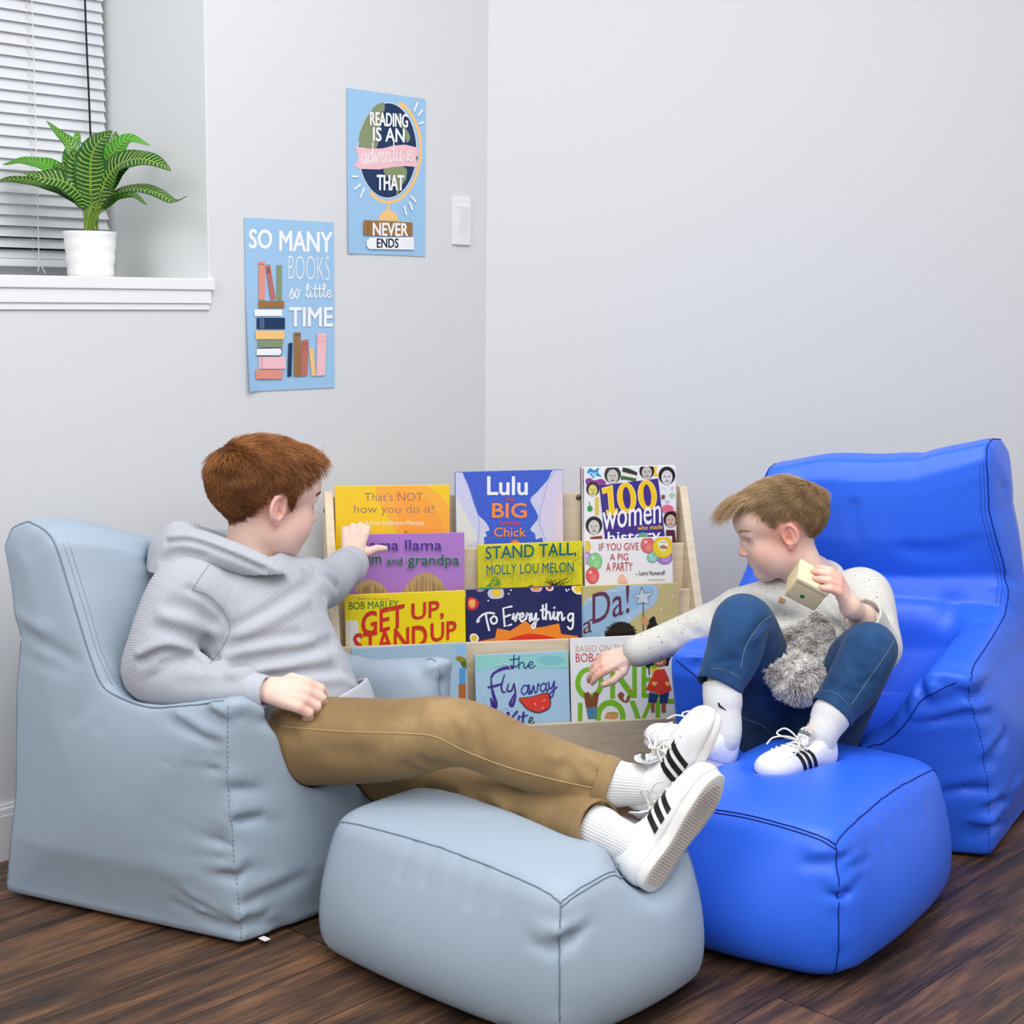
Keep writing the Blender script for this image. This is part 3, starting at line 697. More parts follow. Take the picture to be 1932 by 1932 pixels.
def d_women(A):
    A.spl([(850, 120), (880, 135), (915, 110), (905, 150), (930, 180), (890, 175), (870, 190), (850, 165), (830, 150)], (40, 150, 215)); A.text('DK', 848, 150, 900, 182, (235, 245, 250), .02)
    A.spl([(820, 200), (850, 190), (880, 205), (930, 195), (960, 225), (920, 250), (880, 240), (830, 240)], (140, 70, 150)); A.spl([(1270, 120), (1310, 105), (1305, 150), (1330, 170), (1290, 175)], (250, 205, 70))
    A.poly([(1075, 115), (1120, 125), (1175, 150), (1165, 215), (1110, 190), (1062, 205)], (50, 60, 55)); A.poly([(1068, 145), (1170, 172), (1168, 192), (1064, 172)], (235, 232, 215)); A.poly([(1064, 172), (1168, 192), (1165, 215), (1062, 195)], (70, 110, 70))
    head(A, 1005, 172, 58, (62, 60, 60), (205, 200, 196)); head(A, 1240, 146, 52, (45, 42, 42), (200, 196, 192)); head(A, 1378, 178, 58, (34, 34, 36), (222, 220, 218))
    head(A, 868, 268, 46, (60, 50, 60), (226, 214, 120)); A.rect(885, 320, 908, 440, (226, 200, 70)); A.ell(848, 398, 18, 20, (60, 160, 70)); A.stroke([(842, 350), (848, 380)], 4, (60, 60, 60), False)
    head(A, 876, 520, 58, (48, 46, 46), (212, 208, 204)); A.poly([(850, 595), (930, 585), (934, 606), (850, 606)], (150, 60, 60))
    A.poly([(912, 240), (1316, 192), (1362, 590), (955, 640)], (70, 52, 138))
    Y = (250, 205, 40)
    for q, c in ((4, (250, 240, 180)), (0, Y)):
        A.poly([(932 - q, 262 - q), (1000 + q, 240 - q), (1012 + q, 400), (1034 + q, 402 - q), (1036 + q, 436 + q), (966 - q, 446 + q), (962 - q, 412 - q), (982 - q, 408), (972 - q, 290), (938 - q, 296 + q)], c)
        A.ell(1100, 325, 62 + q, 104 + q, c, -.1); A.ell(1242, 308, 62 + q, 104 + q, c, -.1)
    A.ell(1100, 325, 26, 76, (70, 52, 138), -.1); A.ell(1242, 308, 26, 76, (70, 52, 138), -.1)
    A.text('women', 935, 425, 1335, 545, (246, 246, 250), .02, 0, -.12); A.text('who made', 1175, 516, 1345, 548, Y, .02, 0, -.06); A.text('history', 970, 560, 1330, 660, (246, 246, 250), .03, 0, -.06)
    A.ell(1212, 592, 36, 30, (90, 170, 200)); A.spl([(1190, 580), (1215, 572), (1230, 590), (1205, 605)], (120, 170, 90))
    A.ell(1380, 400, 42, 28, (236, 110, 140)); A.ell(1420, 450, 34, 36, (214, 50, 50)); head(A, 1402, 476, 50, (30, 28, 30), (214, 180, 160)); A.poly([(1370, 545), (1430, 545), (1440, 640), (1372, 640)], (90, 40, 50))
    for a in range(3): A.stroke([(1412 + 20 * math.cos(q) * math.cos(a * 1.05) - 7 * math.sin(q) * math.sin(a * 1.05), 305 + 20 * math.cos(q) * math.sin(a * 1.05) + 7 * math.sin(q) * math.cos(a * 1.05)) for q in np.linspace(0, 6.28, 14)], 2, (130, 190, 110))
    A.ell(1412, 256, 8, 8, (240, 170, 190)); A.rect(1338, 305, 1362, 330, (130, 80, 60)); A.ell(1380, 345, 14, 9, (190, 215, 235)); A.stroke([(1338, 250), (1370, 262)], 3, (215, 190, 190), False)
    A.rect(788, 118, 803, 620, (60, 30, 60)); A.rect(788, 118, 803, 200, (200, 60, 60)); A.rect(792, 240, 799, 600, (190, 180, 120))
book('white photo collage book 100 women who made history on the top tier', 1, (1097, 882), (1275, 877), (240, 240, 242), (90, 40, 70), d_women, C4, .25, 0, 0, .014)
def d_llama(A):
    A.spl([(290, 1040), (280, 990), (330, 950), (400, 945), (470, 985), (495, 1040)], (196, 164, 112)); A.spl([(640, 1040), (650, 980), (720, 910), (800, 890), (880, 930), (920, 1000), (915, 1040)], (190, 158, 108))
    for i in range(26):
        x = 655 + i * 10; A.stroke([(x, 1035), (x + random.uniform(-6, 6), 900 + abs(i - 13) * 5 + random.uniform(0, 40))], 3, random.choice([(150, 120, 76), (214, 186, 136), (120, 92, 58)]), False)
    for i in range(20):
        x = 290 + i * 10; A.stroke([(x, 1038), (x + random.uniform(-6, 6), 955 + abs(i - 10) * 5 + random.uniform(0, 30))], 3, random.choice([(150, 120, 76), (214, 186, 136), (120, 92, 58)]), False)
    for q, c, c2 in ((4, (236, 220, 240), (236, 220, 240)), (0, (74, 36, 140), (24, 100, 70))):
        bb = .03 if q else .016
        A.text('llama llama', 318 - q * .6, 646 - q * .6, 902 + q * .6, 726 + q * .6, c, bb); A.text('gram', 262 - q * .6, 768 - q * .6, 462 + q * .6, 850 + q * .6, c2, bb); A.text('and', 498 - q * .6, 772 - q * .6, 616 + q * .6, 830 + q * .6, c2, bb); A.text('grandpa', 650 - q * .6, 754 - q * .6, 1030 + q * .6, 856 + q * .6, c2, bb)
book('purple picture book llama llama gram and grandpa on the second tier', 2, (653, 1008), (876, 1004), (178, 124, 204), (168, 110, 190), d_llama, C3)
def d_stand(A):
    A.rect(76, 645, 118, 960, (206, 200, 44))
    for i in range(110):
        x, y = random.uniform(118, 790), random.uniform(700, 950); h = random.uniform(12, 60) * (1 if y > 860 else .5)
        A.stroke([(x, y), (x + random.uniform(-14, 14), y - h)], 3, random.choice([(150, 180, 50), (120, 160, 50), (214, 214, 70), (190, 200, 60)]), False)
    for i in range(10):
        x = 130 + random.uniform(0, 110); y = random.uniform(870, 945); A.ell(x, y, 18, 5, (80, 150, 70), random.uniform(-.9, .9), 10)
    for i in range(26): A.stroke([(600 + random.uniform(-40, 40), 930), (530 + i * 7, 870 + random.uniform(0, 40))], 3, (66, 60, 50), False)
    for q, c in ((3, (220, 226, 120)), (0, (28, 98, 104))):
        A.text('STAND TALL,', 124 - q, 658 - q, 744 + q, 758 + q, c, .03, 0, -.05)
        A.text('MOLLY LOU MELON', 130 - q, 782 - q, 728 + q, 852 + q, c, .008, 0, -.035)
    A.rect(88, 935, 180, 950, (70, 180, 150)); A.poly([(400, 935), (430, 925), (452, 916), (440, 940)], (120, 60, 50))
book('lime green picture book STAND TALL, MOLLY LOU MELON on the second tier', 2, (901, 1027), (1098, 1020), (224, 214, 40), (200, 190, 50), d_stand, C4, .12, 0, 1)
def balloon(A, x, y, rx, ry, c):
    A.ell(x, y, rx + 2, ry + 2, tuple(int(k * .62) for k in c)); A.ell(x, y, rx, ry, c); A.ell(x - rx * .3, y - ry * .4, rx * .28, ry * .2, tuple(min(255, int(k + (255 - k) * .6)) for k in c), -.5, 14); A.ell(x + rx * .2, y + ry * .3, rx * .5, ry * .45, tuple(min(255, int(k + (255 - k) * .18)) for k in c), 0, 16)
def d_pig(A):
    balloon(A, 822, 660, 30, 44, (236, 206, 70)); balloon(A, 834, 740, 26, 42, (190, 160, 214)); balloon(A, 886, 762, 46, 58, (140, 208, 130)); balloon(A, 866, 860, 44, 56, (230, 96, 96))
    balloon(A, 1362, 730, 56, 52, (170, 126, 198)); balloon(A, 1278, 736, 36, 34, (140, 204, 180)); balloon(A, 1246, 650, 46, 54, (226, 110, 106)); balloon(A, 1352, 664, 70, 74, (240, 208, 40)); A.ell(1352, 652, 34, 38, (246, 240, 214)); A.ell(1350, 664, 22, 14, (176, 130, 90)); A.stroke([(1330, 630), (1372, 630)], 4, (150, 120, 80), False); A.ell(1372, 668, 10, 10, (210, 110, 70))
    r = (196, 66, 60)
    A.text('IF YOU GIVE', 912, 638, 1184, 688, r, .0, 0, -.02); A.text('A PIG', 986, 708, 1112, 756, r, .0, 0, -.01); A.text('A PARTY', 960, 770, 1142, 830, r, .0, 0, -.02)
    A.text('BY', 1162, 846, 1180, 856, (60, 60, 64)); A.text('Laura Numeroff', 1188, 826, 1364, 856, (40, 40, 46), .012); A.text('ILLUSTRATED BY', 1246, 884, 1366, 894, (80, 80, 86))
    A.spl([(1040, 905), (1066, 846), (1108, 905)], (244, 190, 160))
book('white picture book IF YOU GIVE A PIG A PARTY with balloons on the second tier', 2, (1102, 1019), (1268, 1011), (240, 238, 238), (226, 222, 226), d_pig, C4, .3)
def d_getup(A):
    A.poly([(200, 1240), (290, 1240), (300, 1345), (312, 1470), (200, 1470)], (240, 236, 226)); A.rect(202, 1240, 232, 1470, (226, 222, 216)); A.rect(196, 1050, 232, 1225, (242, 214, 20))
    A.text('Based on the song by', 294, 1070, 520, 1094, (190, 140, 40)); A.text('BOB MARLEY', 226, 1106, 586, 1160, (52, 128, 52), .02, 0, -.04)
    for q, c in ((4, (170, 50, 34)), (0, (222, 48, 38))):
        def let(ch, x0, y0, x1, y1, sl): A.text(ch, x0 - q, y0 - q, x1 + q, y1 + q, c, .028, 0, sl)
        let('GET', 322, 1190, 625, 1350, -.22); let('UP,', 686, 1122, 912, 1250, -.12); let('STAND', 262, 1342, 790, 1490, -.13); let('UP', 826, 1266, 1004, 1390, -.12)
book('yellow picture book GET UP, STAND UP with red title on the third tier', 3, (650, 1122), (877, 1113), (250, 224, 24), (240, 214, 20), d_getup, C3)
def d_every(A):
    for x, y, rx, ry, c1, c2 in ((40, 1052, 42, 50, (214, 50, 60), (250, 180, 90)), (206, 980, 56, 46, (200, 206, 224), (250, 205, 60)), (480, 944, 46, 30, (226, 180, 206), (240, 150, 60)), (572, 942, 26, 26, (245, 235, 240), (214, 50, 60)), (770, 950, 50, 44, (250, 236, 190), (250, 205, 50)), (52, 1290, 34, 34, (245, 240, 220), (240, 190, 70)), (92, 948, 40, 22, (200, 160, 200), (240, 200, 120))):
        A.spl([(x + rx * math.cos(a) * random.uniform(.85, 1.1), y + ry * math.sin(a) * random.uniform(.85, 1.1)) for a in np.arange(8) * .785], c1, 4); A.spl([(x + rx * .6 * math.cos(a) * random.uniform(.85, 1.1), y + ry * .6 * math.sin(a)) for a in np.arange(7) * .9], c2, 4)
    for x, y in ((150, 1032), (290, 985), (306, 960), (690, 966), (704, 956), (684, 956)): A.ell(x, y, 6, 6, WHITE, 0, 10)
    A.poly([(90, 1310), (196, 1290), (210, 1222), (300, 1240), (405, 1172), (470, 1218), (530, 1212), (636, 1188), (652, 1262), (766, 1276), (770, 1300), (720, 1330), (760, 1400), (130, 1420)], (244, 140, 40))
    A.spl([(190, 1400), (250, 1320), (380, 1268), (480, 1262), (600, 1288), (690, 1340), (720, 1420), (450, 1440)], (226, 54, 32), 6); A.spl([(250, 1400), (300, 1345), (400, 1312), (520, 1305), (620, 1320), (690, 1390), (690, 1440), (300, 1440)], (36, 78, 160), 6); A.spl([(240, 1400), (300, 1345), (380, 1312), (420, 1320), (428, 1360), (400, 1400), (300, 1430)], (146, 196, 60), 6)
    A.spl([(490, 1362), (560, 1340), (600, 1330), (640, 1326), (656, 1306), (676, 1322), (668, 1360), (620, 1382), (560, 1380)], (222, 226, 240), 6)
    w = 14
    def St(ch, x, y, sx, sy, sl=0): return script(A, ch, x, y, sx, sy, w, WHITE, sl)
    A.stroke([(86, 1172), (74, 1180), (80, 1160), (110, 1130), (150, 1116), (190, 1120)], w, WHITE); A.stroke([(132, 1122), (140, 1170), (156, 1236)], w, WHITE)
    A.stroke([(188, 1138), (166, 1160), (180, 1190), (206, 1180), (206, 1150), (188, 1138)], w, WHITE)
    A.stroke([(310, 1072), (252, 1084), (262, 1210), (308, 1196)], w, WHITE, False); A.stroke([(256, 1146), (300, 1130)], w, WHITE, False)
    x = St('very', 316, 1174, 53, 54, -.0); x = St('t', 510, 1158, 48, 50); x = St('h', 540, 1160, 50, 52); x = St('i', 592, 1160, 60, 54); x = St('n', 620, 1166, 52, 54); St('g', 690, 1178, 56, 58)
book('dark navy picture book To Everything with an orange sun on the third tier', 3, (880, 1112), (1097, 1103), (36, 40, 92), (28, 32, 74), d_every, C4)
def d_tada(A):
    A.spl([(800, 1290), (800, 1060), (900, 990), (1060, 930), (1200, 905), (1290, 920), (1320, 980), (1290, 1060), (1200, 1120), (1100, 1200), (980, 1290)], (176, 204, 226)); A.spl([(800, 1280), (800, 1090), (960, 990), (1100, 960), (1240, 930), (1290, 980), (1180, 1080), (1000, 1190), (900, 1290)], (158, 194, 222))
    for x, y in ((1010, 965), (1120, 1150), (850, 1020), (1330, 930), (1420, 1000), (1340, 1090)): A.poly([(x, y - 10), (x + 3, y - 3), (x + 10, y), (x + 3, y + 3), (x, y + 10), (x - 3, y + 3), (x - 10, y), (x - 3, y - 3)], (236, 240, 240))
    c = (106, 58, 76)
    A.text('a', 802, 1184, 862, 1264, c, .01, 0, -.25); A.poly([(836, 1168), (872, 1154), (875, 1164), (839, 1178)], c); A.text('Da!', 866, 985, 1120, 1196, c, .0, 0, -.32)
    st = [(1204, 940), (1224, 984), (1286, 972), (1246, 1012), (1262, 1060), (1216, 1046), (1168, 1054), (1186, 1012), (1138, 1002), (1190, 985)]
    A.poly(st, (206, 218, 228)); A.stroke(st + st[:1], 4, (60, 50, 60), False); A.stroke([(1216, 1048), (1216, 1270)], 6, (60, 50, 60), False)
    A.spl([(960, 1300), (975, 1235), (1010, 1195), (1070, 1178), (1130, 1200), (1160, 1250), (1150, 1300)], (40, 32, 30)); A.spl([(1240, 1300), (1250, 1180), (1290, 1140), (1310, 1190), (1350, 1230), (1340, 1300)], (40, 32, 30)); A.poly([(1200, 1145), (1235, 1150), (1256, 1180), (1250, 1200), (1205, 1200)], (214, 160, 110))
    for i in range(40):
        a = random.uniform(0, 3.14); A.stroke([(1060 + 90 * math.cos(a), 1260 - 72 * math.sin(a)), (1060 + 112 * math.cos(a + .1), 1260 - 88 * math.sin(a + .1))], 3, (40, 32, 30), False)
book('sand and pale blue picture book with a star wand on the third tier', 3, (1085, 1104), (1281, 1097), (206, 190, 130), (190, 172, 120), d_tada, C4, .3, .020)
def d_blue(A):
    A.poly([(995, 1425), (1080, 1415), (1075, 1480), (1010, 1490)], (150, 200, 232)); A.spl([(1000, 1515), (1040, 1500), (1090, 1530), (1100, 1580), (1060, 1560)], (150, 140, 40)); A.spl([(1040, 1540), (1100, 1545), (1095, 1590), (1060, 1585)], (90, 110, 40)); A.poly([(1030, 1590), (1075, 1580), (1075, 1700), (1030, 1710)], (90, 160, 220)); A.poly([(1025, 1705), (1078, 1700), (1078, 1860), (1025, 1860)], (190, 110, 50))
book('pale blue picture book mostly behind the armrest of the grey chair', 4, (663, 1224), (880, 1212), (176, 204, 224), (150, 180, 205), d_blue, C3, .25, .02)
def d_kite(A):
    A.rect(50, 1400, 700, 1500, (140, 208, 206)); A.spl([(60, 1400), (250, 1400), (420, 1420), (700, 1390), (700, 1480), (500, 1500), (300, 1470), (60, 1520)], (150, 214, 208)); A.spl([(480, 1430), (600, 1410), (680, 1450), (560, 1480)], (128, 200, 204))
    p = (72, 48, 140)
    script(A, 't', 300, 1490, 90, 42, 9, (40, 60, 120), -.05); script(A, 'he', 352, 1500, 66, 42, 8, (40, 60, 120), -.05)
    A.stroke([(170, 1560), (190, 1530), (250, 1500), (316, 1490), (300, 1505)], [18, 16, 22, 26, 10], p); A.stroke([(168, 1555), (176, 1640), (200, 1740), (186, 1766), (165, 1700)], [8, 16, 30, 34, 10], p); A.stroke([(145, 1630), (210, 1615), (250, 1600)], [14, 18, 8], p)
    A.stroke([(262, 1540), (240, 1620), (250, 1660), (272, 1660)], [8, 13, 13, 6], p); A.stroke([(290, 1600), (280, 1650), (310, 1650), (326, 1600)], [8, 13, 13, 8], p); A.stroke([(328, 1600), (336, 1680), (318, 1750), (300, 1740), (330, 1670)], [9, 14, 22, 20, 6], p)
    script(A, 'a', 370, 1680, 70, 62, 9, (60, 62, 150), -.1); script(A, 'w', 428, 1672, 60, 60, 9, (60, 62, 150), -.1); script(A, 'a', 500, 1660, 64, 56, 9, (60, 62, 150), -.1); script(A, 'y', 562, 1648, 62, 56, 10, (60, 62, 150), -.1)
    A.stroke([(200, 1480), (280, 1470), (330, 1560), (345, 1640), (360, 1690)], 4, (235, 240, 245)); A.stroke([(100, 1680), (180, 1790), (280, 1770), (360, 1830)], 3, (200, 210, 240))
    A.spl([(362, 1704), (450, 1690), (550, 1664), (572, 1690), (580, 1740), (560, 1780), (490, 1804), (420, 1780), (385, 1745)], (40, 30, 50)); A.spl([(368, 1706), (450, 1694), (548, 1670), (566, 1694), (574, 1740), (556, 1776), (490, 1798), (424, 1776), (390, 1742)], (226, 66, 44))
    for a, b, c, d in ((470, 1735, 476, 1752), (525, 1722, 540, 1716), (515, 1772, 530, 1766)): A.stroke([(a, b), (c, d)], 5, (250, 200, 190), False)
    A.stroke([(284, 1796), (292, 1890)], [20, 26], p, False); A.stroke([(350, 1790), (300, 1850), (345, 1890)], [16, 12, 14], p, False); A.stroke([(360, 1825), (352, 1880)], 12, p, False); A.stroke([(392, 1800), (384, 1880)], 14, p, False); A.stroke([(370, 1830), (420, 1820)], 8, p, False); script(A, 'e', 425, 1880, 50, 46, 7, (50, 50, 70))
book('sky blue picture book the Flyaway Kite in the lowest tier', 4, (895, 1238), (1073, 1229), (172, 206, 228), (90, 120, 160), d_kite, C4, .25)
def d_love(A):
    g = (132, 196, 40)
    A.text('BASED ON THE SONG BY', 752, 1344, 1330, 1386, (206, 160, 106), -.01, 0, -.03); A.text('BOB MARLEY', 752, 1396, 1130, 1456, (206, 54, 64), .0, 0, -.02)
    A.ell(846, 1600, 98, 112, g, 0, 40); A.ell(846, 1598, 62, 76, (243, 243, 243), 0, 40)
    A.rect(988, 1510, 1022, 1708, g); A.rect(1140, 1460, 1172, 1700, g); A.poly([(988, 1510), (1030, 1500), (1172, 1690), (1150, 1702), (1130, 1702)], g)
    A.rect(1204, 1470, 1236, 1700, g); A.rect(1204, 1670, 1330, 1700, g); A.rect(1204, 1560, 1300, 1588, g); A.rect(1204, 1470, 1310, 1498, g)
    A.rect(766, 1736, 798, 1860, g); A.ell(990, 1830, 104, 116, g, 0, 40); A.ell(990, 1836, 66, 80, (243, 243, 243), 0, 40); A.poly([(1120, 1720), (1156, 1718), (1196, 1830), (1196, 1860), (1170, 1860)], g); A.poly([(1256, 1716), (1290, 1714), (1220, 1860), (1196, 1860)], g); A.rect(1300, 1708, 1450, 1740, g); A.rect(1300, 1708, 1330, 1860, g)
    A.poly([(806, 1670), (840, 1660), (862, 1700), (880, 1660), (912, 1668), (896, 1770), (822, 1770)], (140, 84, 40)); A.poly([(822, 1768), (900, 1764), (894, 1845), (836, 1846)], (92, 136, 170))
    A.spl([(1046, 1700), (1042, 1675), (1064, 1660), (1086, 1680), (1078, 1700), (1092, 1722), (1110, 1680), (1124, 1700), (1110, 1730), (1080, 1730)], (150, 96, 50), 5)
    A.spl([(950, 1830), (975, 1800), (1020, 1800), (1044, 1815), (1030, 1845), (960, 1845)], (226, 160, 110), 5); A.spl([(960, 1805), (1010, 1796), (1044, 1805), (1020, 1815)], (190, 170, 60), 4)
    A.spl([(1238, 1490), (1236, 1420), (1280, 1400), (1400, 1400), (1392, 1450), (1380, 1480), (1300, 1470)], (40, 30, 28), 5); A.ell(1330, 1448, 46, 40, (176, 104, 56)); A.stroke([(1310, 1458), (1328, 1468), (1350, 1452)], 6, (250, 240, 230)); A.stroke([(1252, 1480), (1258, 1540)], 8, (40, 30, 28), False)
    A.spl([(1262, 1490), (1290, 1500), (1320, 1490), (1330, 1530), (1290, 1550)], (246, 210, 50), 5); A.poly([(1296, 1510), (1360, 1500), (1388, 1560), (1410, 1646), (1340, 1680), (1232, 1642), (1270, 1570)], (226, 70, 40))
    for x in (1292, 1384): A.spl([(x, 1620), (x - 18, 1600), (x - 10, 1586), (x, 1594), (x + 12, 1586), (x + 18, 1600)], (244, 204, 90), 4)
    A.poly([(1258, 1660), (1320, 1680), (1304, 1736), (1248, 1730)], (46, 66, 110)); A.poly([(1326, 1680), (1394, 1660), (1380, 1736), (1330, 1740)], (46, 66, 110)); A.rect(1268, 1734, 1294, 1800, (170, 100, 54)); A.rect(1340, 1738, 1370, 1800, (170, 100, 54)); A.poly([(825, 1578), (850, 1574), (868, 1590), (836, 1600)], (206, 40, 40)); A.ell(1132, 1640, 22, 6, (236, 190, 110), .4, 12)
book('white picture book ONE LOVE with green letters in the lowest tier', 4, (1075, 1206), (1290, 1196), (243, 243, 243), (60, 60, 70), d_love, C4, .25, .012)
# ---------------------------------------------------------------- bean bag seats
def vinyl(name, rgb, rough, hue2):
    m = mat(name, rgb, rough, .4); n = NT(m); co = n.coord('Object')
    h = n.math('ADD', n.math('MULTIPLY', n.noise(co, 700, 2, .5), .25), n.math('MULTIPLY', n.noise(co, 14, 3, .55), 1.2))
    n.link(n.bump(h, .22, .0035), n.b.inputs['Normal'])
    n.link(n.mix(n.noise(co, 5, 2, .5), rgb, hue2), n.b.inputs['Base Color'])
    return m
grey_v = vinyl('grey_blue_vinyl', (166, 182, 198), .5, (159, 175, 191)); blue_v = vinyl('royal_blue_vinyl', (54, 114, 248), .36, (44, 104, 243))
seam_g = mat('grey_seam', (122, 138, 152), .6, .2); seam_b = mat('blue_seam', (14, 40, 132), .6, .2)
def folds(S, line, across, n, seed, ln=(.03, .11), amp=.008, side=1):
    """short creases running away from a seam; line is a polyline, across the direction in which they run"""
    r = random.Random(seed); L = spline(line, 12)
    for _ in range(n):
        p = L[r.randrange(3, len(L) - 3)]; l = r.uniform(*ln); a = np.asarray(across, float)
        d = a * l + V(r.uniform(-.3, .3), r.uniform(-.3, .3), r.uniform(-.3, .3)) * l * (1 - np.abs(unit(a)))
        q = r.uniform(.6, 1.2); w = r.uniform(.007, .013)
        S.groove([p + d * .05, p + d * .55, p + d], w, amp * q); off = V(0, 0, w * 1.7)
        S.groove([p + d * .05 + off, p + d * .6 + off], w, -amp * q * .6)
def finish(name, S, mp, material, parent, smooth=2):
    v, f = S.mesh(smooth)
    v = mp(v); det = mp(np.eye(3)) - mp(np.zeros((1, 3)))
    if np.linalg.det(det) < 0: f = f[:, ::-1]
    o = meshobj(name, v, f, material, parent, True)
    return o, BVHTree.FromPolygons([Vector(p) for p in v], f.tolist())
def seam(name, tree, mp, lines, r, material, parent, dash=0):
    """thread lines laid on the surface; one part each"""
    for L in lines:
        P = []
        for p in mp(spline(L, 10)):
            h = tree.find_nearest(Vector(p)); P.append(np.array(h[0]) + np.array(h[1]) * r * (.5 if not dash else .25))
        m = MB()
        if dash:
            P = spline(P, 3); i = 0
            seglen = np.linalg.norm(np.diff(P, axis=0), axis=1); s = np.concatenate([[0], np.cumsum(seglen)])
            for a in np.arange(0, s[-1] - dash, dash * 1.7):
                q = [np.array([np.interp(a + t, s, P[:, k]) for k in range(3)]) for t in (0, dash)]; m.tube(q, r, 4)
        else: m.tube(P, r, 6)
        world(m.build(name, material, None, True), parent)

# profile of the side panel: x from the heel of the back to the front, z up
PROF = [(.0, .0), (.018, .1), (.036, .2), (.046, .39), (.060, .487), (.048, .524), (.044, .565), (.036, .61), (.029, .644), (.048, .680), (.083, .694), (.122, .682), (.148, .654), (.166, .6), (.184, .555), (.212, .477), (.24, .42), (.285, .402), (.342, .395), (.424, .410), (.49, .423), (.512, .416), (.508, .37), (.505, .264), (.515, .083), (.517, .0)]
def chair(P, Wc, D, seat, h=.0065, deform=None):
    """side profile P swept across the width Wc, with the seat pressed in between the arms"""
    P = np.asarray(P); x1, z1 = P[:, 0].max(), P[:, 1].max(); f2 = poly2(P)
    S = SDF((-.07, -.08, -.03), (x1 + .1, Wc + .08, z1 + .07), h)
    sl, x, y, z = S.win(V(-1, -1, -1), V(2, 2, 2))
    d2 = f2(x, z)
    bulge = .030 * (1 - np.exp(np.minimum(d2, 0) / .07)) * np.clip(z / .12, 0.25, 1)
    side = np.abs(y - Wc / 2) - (Wc / 2 + bulge)
    mid = 1 - np.clip(np.abs(y - Wc / 2) / (Wc / 2), 0, 1) ** 2
    fb = .020 * mid * np.clip(z / .1, .3, 1)                      # front and back swell
    d2 = d2 - fb
    S.F[sl] = smax(d2, side, .014).astype(np.float32)
    # pressed seat between the arms
    t, zs, xs, kk = seat
    seatp = np.asarray([(xs, z1 + .2), (xs - .01, zs + .14), (xs + .02, zs + .045), (xs + .09, zs + .01), (D - .10, zs + .005), (D + .16, zs - .015), (D + .2, z1 + .2)])
    ds = poly2(seatp)(x, z)
    hw = Wc / 2 - t + .02 * np.clip((z - zs) / .1, 0, 2) - kk * (1 - np.clip((z - zs) / .15, 0, 1)) * (y < Wc / 2)
    d = smax(ds, np.abs(y - Wc / 2) - hw, .06)
    S.F[sl] = smax(S.F[sl], -d, .055).astype(np.float32)
    S.F[sl] = smax(S.F[sl], (.004 - z) + 0 * x, .016).astype(np.float32)
    if deform: deform(S)
    return S
A1, B1 = atz(5, 1690, 0), atz(455, 1790, 0)
d1 = unit(B1 - A1); w1 = V(math.cos(math.radians(49)), math.sin(math.radians(49)), 0)
def map1(p):
    t = np.clip(p[:, 1] / .5, 0, 1); z = p[:, 2] - .070 * np.clip(t * 2.2, 0, 1) ** 1.3 * np.clip((p[:, 2] - .35) / .33, 0, 1) + .003 * np.sin(p[:, 1] * 26) * np.clip((p[:, 2] - .5) / .2, 0, 1)
    return A1 + np.outer(p[:, 0] + .03 * np.sin(t * math.pi) * np.clip((p[:, 2] - .4) / .3, 0, 1), d1) + np.outer(p[:, 1], w1) + np.outer(z, V(0, 0, 1))
W1 = .525
front1 = [(.500, 0, .415), (.497, 0, .368), (.497, 0, .264), (.513, 0, .083), (.517, 0, .012)]
def def1(S):
    folds(S, front1, V(-1, 0, .22), 14, 3, (.05, .17)); folds(S, front1, V(0, 1, -.12), 11, 5, (.04, .15))
    S.groove([(.06, -.02, .50), (.13, -.015, .485), (.20, -.012, .455)], .011, .007); S.groove([(.06, -.02, .53), (.14, -.015, .51)], .012, -.005)
    S.groove([(.13, -.02, .66), (.10, -.02, .64)], .01, .004); S.groove([(.07, -.02, .46), (.18, -.02, .44)], .012, .004)
    S.groove([(.24, -.015, .40), (.20, -.02, .36)], .012, .003); S.groove([(.27, -.015, .40), (.25, -.02, .35)], .012, .003)
    S.groove([(.44, W1 - .02, .43), (.49, W1 - .035, .40), (.52, W1 - .03, .34)], .009, .007); S.groove([(.47, W1 - .06, .42), (.52, W1 - .07, .36)], .014, .006)
    S.groove([(.36, W1 - .10, .40), (.34, W1 - .12, .33)], .02, .005)
S = chair(PROF, W1, .517, (.095, .265, .22, .075), .0065, def1)
gc = thing('bean_bag_chair', 'pale grey blue vinyl bean bag chair with the boy in the grey hoodie', 'bean bag chair', None, A1 + d1 * .26 + w1 * .23)
o, T1 = finish('cover', S, map1, grey_v, gc)
side1 = [(.060, 0, .487), (.044, 0, .565), (.029, 0, .644), (.048, 0, .680), (.083, 0, .694), (.122, 0, .682), (.148, 0, .654), (.184, 0, .555), (.212, 0, .477), (.24, 0, .42), (.285, 0, .402), (.342, 0, .395), (.424, 0, .410), (.49, 0, .423)]
back1 = [(.0, 0, .01), (.036, 0, .2), (.046, 0, .39), (.062, 0, .48)]
seam('seam', T1, map1, [side1, back1], .0012, seam_g, gc)
seam('stitching', T1, map1, [front1], .0007, seam_g, gc, .005)
seam('stitching', T1, map1, [[(.150, .012, .66), (.19, .012, .555), (.218, .012, .477), (.25, .013, .42)], [(.148, .022, .66), (.188, .022, .555), (.216, .022, .477), (.25, .024, .42)]], .0006, seam_g, gc, .002)
seam('seam', T1, map1, [[(.47, W1 - .03, .43), (.50, W1 - .035, .40), (.518, W1 - .04, .33), (.52, W1 - .045, .2), (.52, W1 - .05, .02)]], .0011, seam_g, gc)
m = MB(); q = map1(np.array([[.535, .035, .006]]))[0]; m.box(q + V(-.004, .004, .002), (.006, .009, .0008), R1, 0, .0003); world(m.build('care_label', mat('white_label', (236, 236, 236), .7, .1)), gc)

